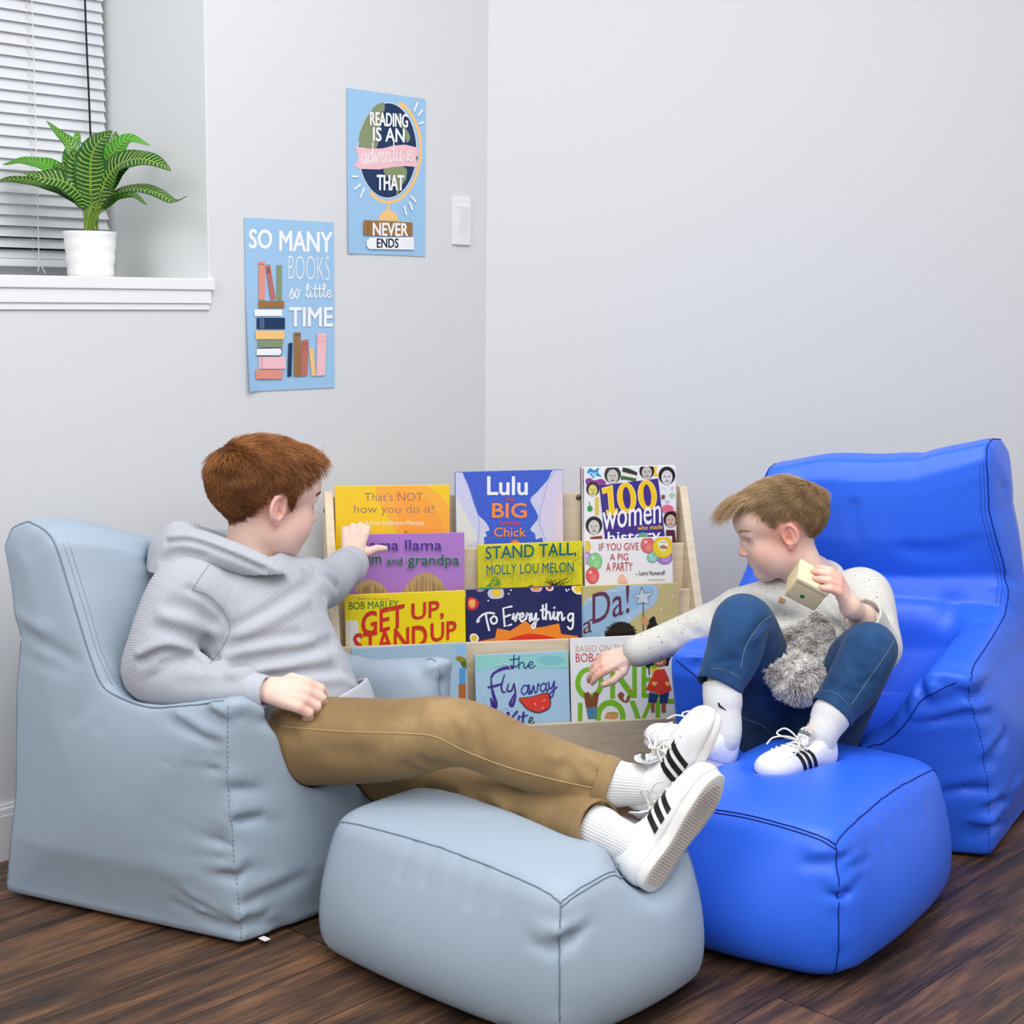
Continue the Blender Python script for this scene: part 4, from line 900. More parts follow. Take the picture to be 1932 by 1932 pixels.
# the blue chair
Ft = at(1787, 1288, 2.86); d2_ = -unit(V(.50, .866, 0)); w2 = unit(V(-.962, .272, 0)); O2 = V(Ft[0], Ft[1], 0) - d2_ * .52
nb = np.cross(d2_, V(0, 0, 1))
W2 = .525
def map2(p):
    y = p[:, 1] - .09 * (1 - np.clip(p[:, 2] / .36, 0, 1)) * (1 - p[:, 1] / W2)
    y = y - .045 * np.sin(np.clip(p[:, 2] / .66, 0, 1) * math.pi) * (1 - np.clip(p[:, 1] / W2, 0, 1)) + .03 * np.clip((p[:, 2] - .55) / .25, 0, 1) ** 2 * (.5 - p[:, 1] / W2)
    t = np.clip(p[:, 1] / W2, 0, 1); y = y * (1 - .09 * np.clip((p[:, 2] - .45) / .25, 0, 1))
    z = p[:, 2] - (.052 * np.clip(t * 3.2, 0, 1) ** 1.2 + .016 * t + .0025 * np.sin(t * 15)) * np.clip((p[:, 2] - .45) / .33, 0, 1)
    q = O2 + np.outer(p[:, 0], d2_) + np.outer(y, w2) + np.outer(z, V(0, 0, 1))
    u, o_ = (q - SB) @ SU, (q - SB) @ SN
    gap = np.clip(UR + .016 - u, 0, .2) * np.clip((OFF[4] + .06 - o_) / .04, 0, 1) * (o_ > -.05)   # the bag gives way to the end of the shelf
    return q + np.outer(gap, SU)
PROF2 = [(.07, 0), (.055, .1), (.05, .2), (.05, .4), (.035, .5), (.022, .6), (.025, .70), (.05, .775), (.10, .800), (.17, .806), (.215, .798), (.236, .77), (.234, .73), (.217, .618), (.182, .52), (.205, .455), (.28, .43), (.40, .408), (.49, .394), (.545, .380), (.545, .34), (.52, .25), (.49, .1), (.475, .0)]
front2 = [(.545, 0, .365), (.543, 0, .33), (.52, 0, .25), (.49, 0, .1), (.478, 0, .012)]
def def2(S):
    folds(S, front2, V(-1, 0, .1), 10, 8, (.03, .12)); folds(S, front2, V(0, 1, -.1), 10, 9, (.03, .14))
    S.groove([(.235, .03, .60), (.22, .10, .575), (.22, .2, .60)], .022, .006); S.groove([(.235, .30, .72), (.24, .30, .66), (.24, .28, .60)], .012, .007); S.groove([(.22, .03, .72), (.16, -.02, .70)], .012, .006)
    S.groove([(.20, .10, .47), (.26, .10, .44), (.34, .13, .36)], .020, .008); S.groove([(.21, .02, .52), (.15, -.02, .50)], .012, .006); S.groove([(.2, .02, .50), (.12, -.02, .47)], .010, -.004)
    S.groove([(.48, .10, .375), (.53, .085, .36), (.56, .08, .32)], .010, .012); S.groove([(.44, .12, .38), (.50, .13, .34), (.56, .13, .29)], .012, .010); S.groove([(.50, .05, .385), (.55, .055, .36)], .012, -.006); S.groove([(.50, .16, .33), (.57, .18, .26)], .014, -.008)
    S.groove([(.54, -.005, .375), (.48, -.02, .372), (.40, -.03, .375)], .014, -.007); S.groove([(.53, -.01, .345), (.45, -.03, .335)], .012, .008)
    S.groove([(.50, W2 - .03, .40), (.55, W2 - .05, .36)], .01, .006)
    S.groove([(.28, .04, .43), (.23, .0, .42)], .012, .004)
    for i in range(7): S.groove([(.12 + .05 * i, -.035, .10 + .025 * (i % 3)), (.17 + .05 * i, -.035, .12 + .02 * (i % 4))], .011, .0035 * (1 if i % 2 else -1))
S = chair(PROF2, W2, .54, (.115, .225, .26, .07), .0065, def2)
bc = thing('bean_bag_chair', 'royal blue vinyl bean bag chair with the boy in the white sweater', 'bean bag chair', None, O2 + d2_ * .3 + w2 * .25)
o, T2 = finish('cover', S, map2, blue_v, bc)
seam('seam', T2, map2, [[(.10, 0, .80), (.17, 0, .806), (.215, 0, .798), (.236, 0, .77), (.234, 0, .73), (.217, 0, .618), (.182, 0, .52), (.205, 0, .455), (.28, 0, .43), (.40, 0, .408), (.49, 0, .394), (.545, 0, .372)]], .0012, seam_b, bc)
seam('stitching', T2, map2, [front2], .0008, seam_b, bc, .005)
seam('stitching', T2, map2, [[(.236, .010, .76), (.234, .010, .72), (.217, .010, .61), (.182, .010, .52), (.205, .012, .46)], [(.236, .018, .76), (.234, .018, .72), (.217, .018, .61), (.182, .018, .52), (.205, .020, .46)]], .0007, seam_b, bc, .003)
seam('seam', T2, map2, [[(.545, .02, .37), (.55, .08, .33), (.56, .15, .245), (.565, .25, .225), (.56, .35, .235), (.55, W2 - .06, .33), (.54, W2 - .01, .37)], [(.17, W2, .806), (.215, W2, .798), (.236, W2, .77), (.234, W2, .70), (.217, W2, .618)]], .0012, seam_b, bc)
# footstools
def stool(name_label, G, dx, dy, a, b, h, material, seam_mat, dents, seedn, squash=None):
    """soft cube: G is the floor corner nearest the camera, dx and dy its two lower edges"""
    S = SDF((-.07, -.07, -.02), (a + .07, b + .07, h + .08), .0055)
    sl, x, y, z = S.win(V(-1, -1, -1), V(2, 2, 2))
    fx, fy, fz = 1 - np.clip(np.abs(2 * x / a - 1), 0, 1) ** 2.2, 1 - np.clip(np.abs(2 * y / b - 1), 0, 1) ** 2.2, np.sin(np.clip(z / h, 0, 1) ** .62 * math.pi)
    sx = np.abs(x - a / 2) - (a / 2 + .048 * (.35 + .65 * fy) * fz - .010 * (z / h) ** 2); sy = np.abs(y - b / 2) - (b / 2 + .048 * (.35 + .65 * fx) * fz - .010 * (z / h) ** 2)
    top = z - (h + .026 * fx * fy); bot = .004 - z
    S.F[sl] = smax(smax(smax(sx, sy, .06), top, .03), bot, .03).astype(np.float32)
    e = .006
    L1 = [(e, e, h - .03), (e, e, h * .6), (e, e, h * .3), (e, e, .012)]
    folds(S, L1, V(1, 0, .1), 8, seedn, (.03, .09), .0048); folds(S, L1, V(0, 1, .1), 8, seedn + 1, (.03, .09), .0048)
    for i in range(6): S.groove([(.01, .06 + i * .05, h - .002), (-.012, .065 + i * .05, h - .035 - .01 * (i % 3))], .008, .0025)
    for i in range(4): S.groove([(.02, .03 + i * .08, .035), (.0, .035 + i * .08, .012)], .010, .004)
    for c, r, dp in dents: S.cut(ell(c, r), dp)
    if squash is not None:
        p, nn = squash; p = p - G; S.half(V(p @ dx, p @ dy, 0), V(nn @ dx, nn @ dy, 0), (-1, -1, -1), (2, 2, 2), .05)
    mp = lambda p: G + np.outer(p[:, 0], dx) + np.outer(p[:, 1], dy) + np.outer(p[:, 2], V(0, 0, 1))
    t = thing('footstool', name_label, 'footstool', None, G + dx * a / 2 + dy * b / 2)
    o, T = finish('cover', S, mp, material, t)
    q = .008
    seam('seam', T, mp, [[(q, q, h - .012), (q, q, h * .6), (q, q, h * .3), (q, q, .012)], [(q, q, h - .012), (q, .06, h), (q, b / 2, h + .012), (q, b - .06, h), (q, b - .02, h - .012), (.0, b - .01, h * .6), (.0, b - .01, .03)],
         [(a - .01, .0, .03), (a - .01, .0, h * .6), (a - .012, .012, h - .012)]] + ([[(q, q, h - .012), (.05, .004, h), (a / 2, .004, h + .012), (a - .05, .004, h), (a - .02, .01, h - .01)], [(q, q, h - .022), (.05, .004, h - .010), (a / 2, .004, h + .002), (a - .05, .004, h - .010), (a - .02, .01, h - .02)]]), .0011, seam_mat, t)
    return t
GG = atz(1054, 1988, 0); stool('pale grey blue vinyl footstool under the crossed feet in front', GG, unit(V(.68, .73, 0)), unit(V(-.75, .66, 0)), .345, .515, .240, grey_v, seam_g, [((.225, -.005, .262), (.085, .075, .085), .035)], 21)
GB = atz(1577, 1860, 0); stool('royal blue vinyl footstool in front of the blue chair', GB, unit(V(-.84, .54, 0)), unit(V(.57, .82, 0)), .345, .50, .248, blue_v, seam_b, [], 31, (V(.80, 2.80, 0), unit(V(.272, .962, 0))))
# ---------------------------------------------------------------- figure building blocks
def frame(f, u):
    f = unit(f); l = unit(np.cross(u, f)); return np.stack([f, l, np.cross(f, l)], 1)     # columns: forward, left, up
def skin_mat(name, rgb, red):
    m = mat(name, rgb, .48, .35); n = NT(m)
    a = n.n('ShaderNodeAttribute', attribute_name='blush').outputs[2]
    co = n.coord('Object')
    base = n.mix(n.math('MULTIPLY', n.noise(co, 60, 3, .5), .35), rgb, tuple(int(c * .95) for c in rgb))
    n.link(n.mix(a, base, red), n.b.inputs['Base Color'])
    n.b.inputs['Subsurface Weight'].default_value = .18; n.b.inputs['Subsurface Radius'].default_value = (.9, .35, .2); n.b.inputs['Subsurface Scale'].default_value = .006
    n.link(n.bump(n.noise(co, 900, 2, .5), .08, .0004), n.b.inputs['Normal'])
    return m
def head(S, o, R, s):
    W = lambda x, y, z: o + s * (R @ V(x, y, z))
    E = lambda c, r, k, RR=None: S.add(ell(W(*c), np.array(r) * s, R if RR is None else R @ RR), k * s)
    G = lambda a, b, ra, rb, k, fl=None, sq=1: S.add(seg(W(*a), W(*b), ra * s, rb * s, None if fl is None else R @ fl, sq), k * s)
    E((-.055, 0, .612), (.475, .365, .345), .02)                    # skull
    E((.165, 0, .655), (.250, .285, .21), .10)                     # forehead
    E((.12, 0, .34), (.27, .265, .30), .10)                       # mid face
    for y in (-1, 1):
        G((.0, .215 * y, .22), (.22, .085 * y, .085), .075, .075, .12)   # jaw
        E((.20, .168 * y, .31), (.145, .118, .145), .09)            # cheek
        E((.12, .165 * y, .215), (.165, .095, .14), .10)          # cheek and jaw fullness
        E((.300, .12 * y, .525), (.075, .10, .045), .06)            # brow
    E((.255, 0, .085), (.085, .085, .085), .08)                   # chin
    E((.275, 0, .20), (.10, .12, .09), .06)                       # mouth area
    G((.352, 0, .48), (.420, 0, .345), .030, .036, .06)           # nose
    E((.424, 0, .335), (.032, .036, .031), .03)
    for y in (-1, 1): E((.39, .042 * y, .315), (.036, .026, .026), .02)
    S.cut(ell(W(.41, .028, .293), np.array((.017, .012, .014)) * s, R), .01 * s); S.cut(ell(W(.41, -.028, .293), np.array((.017, .012, .014)) * s, R), .01 * s)
    for y in (-1, 1):
        S.cut(ell(W(.385, .150 * y, .455), np.array((.050, .078, .046)) * s, R), .05 * s)   # eye socket
        S.add(ell(W(.278, .150 * y, .455), np.array((.074, .080, .068)) * s, R), .02 * s)    # lids
        S.cut(ell(W(.352, .158 * y, .453), np.array((.060, .070, .029)) * s, R), .008 * s)   # lid opening
    G((.345, -.055, .222), (.364, 0, .228), .018, .022, .012); G((.364, 0, .228), (.345, .055, .222), .022, .018, .012)   # lips
    G((.338, -.045, .183), (.350, 0, .180), .019, .026, .012); G((.350, 0, .180), (.338, .045, .183), .026, .019, .012)
    for a, b in (((.342, -.085, .205), (.386, 0, .204)), ((.386, 0, .204), (.342, .085, .205))): S.cut(seg(W(*a), W(*b), .0055 * s), .010 * s)
    S.cut(ell(W(.37, 0, .135), np.array((.03, .06, .02)) * s, R), .03 * s)
    for y in (-1, 1):                                             # ears
        fl = _rz(-y * .42); c = V(-.035, .345 * y, .445); q = lambda x, yy, z: W(*(c + fl @ V(x, yy * y, z)))
        S.add(ell(q(-.01, .0, .0), np.array((.078, .026, .125)) * s, R @ fl), .02 * s)
        tr = np.stack([R @ fl @ V(.14, 0, 1), R @ fl @ V(1, 0, -.14), R @ fl @ V(0, 1, 0)], 1); tr = tr / np.linalg.norm(tr, axis=0)
        S.add(torus(q(-.012, .014, .020), tr, .074 * s, .019 * s, 1.32), .012 * s)
        S.add(ell(q(.012, .006, -.112), np.array((.034, .020, .034)) * s, R @ fl), .02 * s)
        S.cut(ell(q(.004, .030, .012), np.array((.040, .024, .078)) * s, R @ fl), .012 * s)
        S.cut(ell(q(.022, .022, -.022), np.array((.026, .030, .036)) * s, R @ fl), .010 * s)
        S.add(seg(q(-.036, .012, -.05), q(-.020, .012, .055), .013 * s, .010 * s), .012 * s)
        S.add(ell(q(.052, .012, -.018), np.array((.016, .016, .024)) * s, R @ fl), .01 * s)
    return W
def eyes(parent, W, R, s, iris, look=(1, 0, 0)):
    v, f = sphere_pts(16, 24); A = unit(look); up = unit(np.cross(np.cross(A, V(0, 0, 1)), A)); B = np.cross(up, A)
    RR = np.stack([B, up, A], 1)
    for y in (-1, 1):
        vv = np.array([W(*(V(.270, .152 * y, .455) + RR @ p * .0725)) for p in v])
        mi = [0 if np.mean([v[i][2] for i in q]) < .87 else (1 if np.mean([v[i][2] for i in q]) < .975 else 2) for q in f]
        meshobj('eye', vv, f, [mat('eye_white', (232, 230, 228), .15, .5), mat('eye_iris', iris, .15, .5), mat('eye_pupil', (14, 14, 16), .1, .5)], parent, True, mi)
def hand(S, o, R, s, left, curl, spread=(0.16, .05, -.06, -.18), thumb=((.20, .33, -.06), (.42, .52, -.12), (.62, .60, -.14)), thick=1.0):
    """o wrist, R columns: towards the fingers, towards the thumb, back of the hand; s hand length; curl: three joint angles for each finger"""
    W = lambda x, y, z: o + s * (R @ V(x, y, z)); tips = []
    K = [(.50, .185, .0), (.525, .065, .012), (.505, -.055, .008), (.46, -.165, -.008)]
    for k in K: S.add(seg(W(.04, k[1] * .45, 0), W(*k), .105 * s * thick, .074 * s * thick), .04 * s)
    S.add(ell(W(.28, 0, -.025), np.array((.24, .20, .085)) * s * V(1, 1, thick), R), .05 * s)
    S.add(seg(W(-.08, 0, 0), W(.08, 0, 0), .112 * s, .115 * s, R[:, 1], .86), .05 * s)
    LN = (.40, .45, .42, .33)
    for k, L, c, sp_ in zip(K, LN, curl, spread):
        p = V(*k); a = 0.0; pts = [p]; rad = [.072 * s]
        for fr, ang, r in zip((.44, .31, .25), c, (.066, .060, .050)):
            a += ang; d = V(math.cos(a) * math.cos(sp_), math.sin(sp_) * math.cos(a), -math.sin(a)); p = p + d * L * fr; pts.append(p); rad.append(r * s)
        w = [W(*q) for q in pts]
        for i in range(3): S.add(seg(w[i], w[i + 1], rad[i] * thick, rad[i + 1] * thick), .010 * s)
        tips.append((w[2], w[3], rad[3] * thick))
    tp = [V(.10, .12, -.05)] + [V(*t) for t in thumb]; tr = [.085, .085, .070, .058]
    for i in range(3): S.add(seg(W(*tp[i]), W(*tp[i + 1]), tr[i] * s, tr[i + 1] * s), (.05 if i == 0 else .012) * s)
    return tips
def corner_attr(o, name, vals):
    a = o.data.attributes.new(name, 'FLOAT', 'CORNER'); a.data.foreach_set('value', np.asarray(vals, np.float32).ravel())
def planar_ribs(o, v, f, zones):
    """rib coordinate per face corner; zones: (polyline, radii, direction or None for along the limb, offset)"""
    c = v[f].mean(1); best = np.full(len(f), 9.0); lab = np.zeros(len(f), int); segs = []
    for k, (pts, rad, dr) in enumerate(zones):
        Q = spline(np.concatenate([np.asarray(pts, float), np.asarray(rad, float)[:, None]], 1), 4); acc = 0
        for i in range(len(Q) - 1):
            a, b = Q[i, :3], Q[i + 1, :3]; L = np.linalg.norm(b - a); e = (b - a) / L; hc = np.clip((c - a) @ e, 0, L)
            d = np.linalg.norm(c - a - np.outer(hc, e), axis=1) - (Q[i, 3] + (Q[i + 1, 3] - Q[i, 3]) * hc / L)
            m = d < best; best[m] = d[m]; lab[m] = k
        segs.append(Q)
    t = np.zeros(f.shape)
    for k, (pts, rad, dr) in enumerate(zones):
        m = lab == k
        if not m.any(): continue
        p = v[f[m]]
        if dr is not None: t[m] = p @ unit(dr)
        else:
            Q = segs[k]; num = 0; den = 1e-12; acc = 0
            for i in range(len(Q) - 1):
                a, b = Q[i, :3], Q[i + 1, :3]; L = np.linalg.norm(b - a); e = (b - a) / L; h = (p - a) @ e
                dd = np.linalg.norm(p - (a + b) / 2, axis=2); w = np.exp(-(dd / .045) ** 2) + 1e-9; num = num + w * (acc + h); den = den + w; acc += L
            t[m] = num / den
    corner_attr(o, 'rib', t)
def ribs(v, bones):
    """distance along whichever limb each point belongs to (m)"""
    best = np.full(len(v), 9.0); t = np.zeros(len(v)); ang = np.zeros(len(v))
    for pts, rad, off in bones:
        Q = spline(np.concatenate([np.asarray(pts, float), np.asarray(rad, float)[:, None]], 1), 4); acc = off
        for i in range(len(Q) - 1):
            a, b = Q[i, :3], Q[i + 1, :3]; L = np.linalg.norm(b - a); e = (b - a) / L
            h = (v - a) @ e; lo = -1e9 if i == 0 else 0; hi = 1e9 if i == len(Q) - 2 else L; hc = np.clip(h, 0, L)
            d = np.linalg.norm(v - a - np.outer(hc, e), axis=1) - (Q[i, 3] + (Q[i + 1, 3] - Q[i, 3]) * hc / L)
            m = d < best; best[m] = d[m]; t[m] = acc + np.clip(h[m], max(lo, -.2), min(hi, .4))
            acc += L
    return t
def knit(name, rgb, pitch, depth, rough=.9, speck=None, twill=None, vary=.94, soft=.5):
    m = mat(name, rgb, rough, .12); n = NT(m); co = n.coord('Object')
    t = n.n('ShaderNodeAttribute', attribute_name='rib').outputs[2]
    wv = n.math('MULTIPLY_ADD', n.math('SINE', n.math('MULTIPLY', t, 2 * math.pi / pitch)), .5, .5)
    fine = n.noise(co, 1500, 2, .6)
    hgt = n.math('ADD', wv, n.math('MULTIPLY', fine, .35))
    n.link(n.bump(hgt, soft, depth), n.b.inputs['Normal'])
    base = n.mix(n.noise(co, 25, 3, .5), rgb, tuple(int(c * vary) for c in rgb))
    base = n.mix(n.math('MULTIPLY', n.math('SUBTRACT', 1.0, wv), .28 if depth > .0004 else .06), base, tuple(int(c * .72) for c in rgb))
    if speck: base = n.mix(n.math('GREATER_THAN', n.noise(co, 240, 1, .3), .735), base, speck)
    n.link(base, n.b.inputs['Base Color'])
    n.b.inputs['Sheen Weight'].default_value = .15
    return m
def woven(name, rgb, rgb2, nscale, contrast=1.0, rough=.85):
    m = mat(name, rgb, rough, .15); n = NT(m); co = n.coord('Object')
    f = n.math('ADD', n.math('MULTIPLY', n.noise(co, nscale, 4, .6), .8), n.math('MULTIPLY', n.noise(co, 900, 2, .6), .25 * contrast))
    w = n.n('ShaderNodeAttribute', attribute_name='wear').outputs[2]
    f = n.math('ADD', f, n.math('MULTIPLY', w, .35))
    n.link(n.ramp(f, [(.38, rgb2), (.6, rgb), (.85, tuple(min(255, int(c * 1.12 + 14)) for c in rgb))]), n.b.inputs['Base Color'])
    n.link(n.bump(n.math('ADD', n.math('MULTIPLY', n.noise(co, 1200, 2, .6), .5), n.noise(co, 30, 3, .5)), .25, .0012), n.b.inputs['Normal'])
    n.b.inputs['Sheen Weight'].default_value = .1
    return m
def strand_mat(name, stops):
    m = mat(name, stops[1][1], .45, .35); n = NT(m)
    n.link(n.ramp(n.n('ShaderNodeAttribute', attribute_name='tone').outputs[2], stops), n.b.inputs['Base Color']); return m
def strands(roots, dirs, normals, lens, rad, lift, shape, seed, tone, nseg=4, curl=0.0):
    """thin tapered hairs as one triangulated mesh; shape(points) keeps them outside the head"""
    r = np.random.default_rng(seed); N = len(roots); rings = []
    side = np.cross(dirs, normals); side /= np.linalg.norm(side, axis=1)[:, None] + 1e-9
    wob = r.uniform(-1, 1, (N, 1))
    for i in range(nseg + 1):
        t = i / nseg
        p = roots + dirs * (lens * t)[:, None] + side * (wob * curl * t * t)
        p = shape(p, lift * (1 if np.isscalar(lift) else 1) * (t ** .7), t)
        w = rad * (1 - .82 * t)
        rings.append([p + normals * w, p - normals * w * .5 + side * w * .9, p - normals * w * .5 - side * w * .9])
    v = np.concatenate([np.stack(q, 1)[:, None] for q in rings], 1).reshape(N, (nseg + 1) * 3, 3)
    f = []
    for i in range(nseg):
        for j in range(3): f.append((i * 3 + j, i * 3 + (j + 1) % 3, i * 3 + 3 + (j + 1) % 3, i * 3 + 3 + j))
    f = np.array(f); n_ = (nseg + 1) * 3
    F = (np.arange(N)[:, None, None] * n_ + f[None]).reshape(-1, 4)
    return v.reshape(-1, 3), F, np.repeat(tone, n_)
HAIRLINE = np.array([(-.60, .12), (-.47, .13), (-.36, .17), (-.28, .26), (-.20, .40), (-.13, .53), (-.07, .585), (.0, .575), (.035, .52), (.06, .44), (.10, .44), (.115, .58), (.16, .68), (.22, .74), (.28, .80), (.33, .845), (.50, .88)])
def hair(SK, quiff, parent, W, R, o, s, stops, base_rgb, seed, whorl, ln, fringe, N=6500, drop=.1, HAIRLINE=HAIRLINE):
    inv = lambda p: (p - o) @ R / s
    rng = np.random.default_rng(seed)
    C, Rr = V(-.055, 0, .612), V(.475, .365, .345); C2, R2 = V(.165, 0, .655), V(.250, .285, .21)
    def outside(q, h):
        """push a head-space point to at least h above the scalp"""
        for c, rr in ((C, Rr), (C2, R2)):
            u = (q - c) / (rr + h[:, None] if not np.isscalar(h) else rr + h); k = np.linalg.norm(u, axis=1)
            q = np.where((k < 1)[:, None], c + (q - c) / np.maximum(k, 1e-6)[:, None], q)
        return q
    # under layer following the scalp, thinning out towards the hairline
    sl, x, y, z = SK.win(o - .75 * s, o + 1.35 * s)
    X = ((x - o[0]) * R[0, 0] + (y - o[1]) * R[1, 0] + (z - o[2]) * R[2, 0]) / s; Y = ((x - o[0]) * R[0, 1] + (y - o[1]) * R[1, 1] + (z - o[2]) * R[2, 1]) / s; Z = ((x - o[0]) * R[0, 2] + (y - o[1]) * R[1, 2] + (z - o[2]) * R[2, 2]) / s
    line = np.interp(X, HAIRLINE[:, 0], HAIRLINE[:, 1]) + .010 * np.sin(Y * 40 + X * 23)
    S = SDF.__new__(SDF); S.ax = [SK.ax[i][sl[i]] for i in range(3)]; S.h = .003
    F = SK.F[sl] - s * (.030 * np.clip((Z - line) / .16, 0, 1) - .006)
    for c, r_ in quiff: F = smax(-F, -ell(V(*c), V(*r_))[0](X, Y, Z) * s, .04 * s) * -1
    S.F = np.maximum(F, (line - Z) * s * .8).astype(np.float32)
    v, f = S.mesh(2)
    # strands
    hv = inv(v); fn = np.cross(v[f[:, 1]] - v[f[:, 0]], v[f[:, 2]] - v[f[:, 0]]); ar = np.linalg.norm(fn, axis=1); fn = (fn @ R) / (ar[:, None] + 1e-12)
    k = rng.choice(len(f), N, p=ar / ar.sum()); wt = rng.dirichlet([1, 1, 1, 1], N)
    q = (hv[f[k]] * wt[:, :, None]).sum(1); n_ = fn[k]
    m = ((n_ * (q - V(-.05, 0, .55))).sum(1) > 0.16) & (q[:, 2] > np.interp(q[:, 0], HAIRLINE[:, 0], HAIRLINE[:, 1]) + .022); q, n_ = q[m], n_[m]
    d = q - whorl; d -= n_ * (d * n_).sum(1)[:, None]; d /= np.linalg.norm(d, axis=1)[:, None] + 1e-6
    L, d2, up = ln(q, d, n_, rng); d2 -= n_ * (d2 * n_).sum(1)[:, None]; d2 /= np.linalg.norm(d2, axis=1)[:, None] + 1e-6
    def shape(p, t7, t): return outside(p + n_ * (up * t7)[:, None], .012 + up * t7 * .6)
    tone = np.clip(rng.normal(.5, .16, len(q)) + .16 * np.sin(q[:, 0] * 31 + q[:, 1] * 17 + 2 * np.sin(q[:, 2] * 14)) + .22 * (np.clip((q[:, 2] - .5) / .4, 0, 1) - .6), 0, 1)
    cl = np.stack([np.sin(q @ V(37, 21, 29)), np.cos(q @ V(-25, 33, 18)), np.sin(q @ V(19, -31, 41))], 1) * .22; d2 = d2 + cl - n_ * (cl * n_).sum(1)[:, None]; d2 /= np.linalg.norm(d2, axis=1)[:, None]
    vs, fs, tn = strands(q, d2, n_, L, .0030, 1.0, shape, seed + 1, tone, 4, .075)
    vs = o + s * (vs @ R.T)
    V_, F_, T_ = [v, vs], [f, fs + len(v)], [np.full(len(v), .32), tn]
    if fringe is not None:
        a, b, c = fringe(rng); vf, ff, tf = strands(a, b, np.tile(V(0, 0, 1.), (len(a), 1)), c, .0034, 1.0, lambda p, t7, t: outside(p - V(0, 0, drop) * t * t * c[:, None], .02), seed + 2, np.clip(rng.normal(.55, .2, len(a)), 0, 1), 5, .08)
        F_.append(ff + sum(len(k) for k in V_)); V_.append(o + s * (vf @ R.T)); T_.append(tf)
    return meshobj('hair', np.concatenate(V_), np.concatenate(F_), strand_mat('hair_' + base_rgb, stops), parent, True, None, {'tone': np.concatenate(T_)})
def eyebrows(parent, W, s, material, seed):
    T = BVHTree.FromPolygons([v.co for v in parent.data.vertices], [list(q.vertices) for q in parent.data.polygons])
    def on(p, l):
        h = T.find_nearest(Vector(W(*p))); return np.array(h[0]) + np.array(h[1]) * l
    r = random.Random(seed)
    for y in (-1, 1):
        m = MB()
        for i in range(75):
            t = r.random(); p = V(.40 - .075 * t ** 1.5, (.075 + .15 * t) * y, .572 + .02 * math.sin(t * 3) + r.uniform(-.012, .012))
            m.tube([on(p, .0002), on(p + V(-.012 * t, .030 * y, .006 + r.uniform(-.004, .008)), .0009)], [.0030 * s, .0008 * s], 3)
        world(m.build('eyebrow', material, None, True), parent); m = MB()
        for i in range(16):
            t = i / 15; p = V(.335 - .03 * t * t, (.11 + .10 * t) * y, .468 - .008 * t); m.tube([W(*p), W(*(p + V(.022, .006 * y, -.004)))], [.003 * s, .001 * s], 3)
        world(m.build('eyelash', material, None, True), parent)

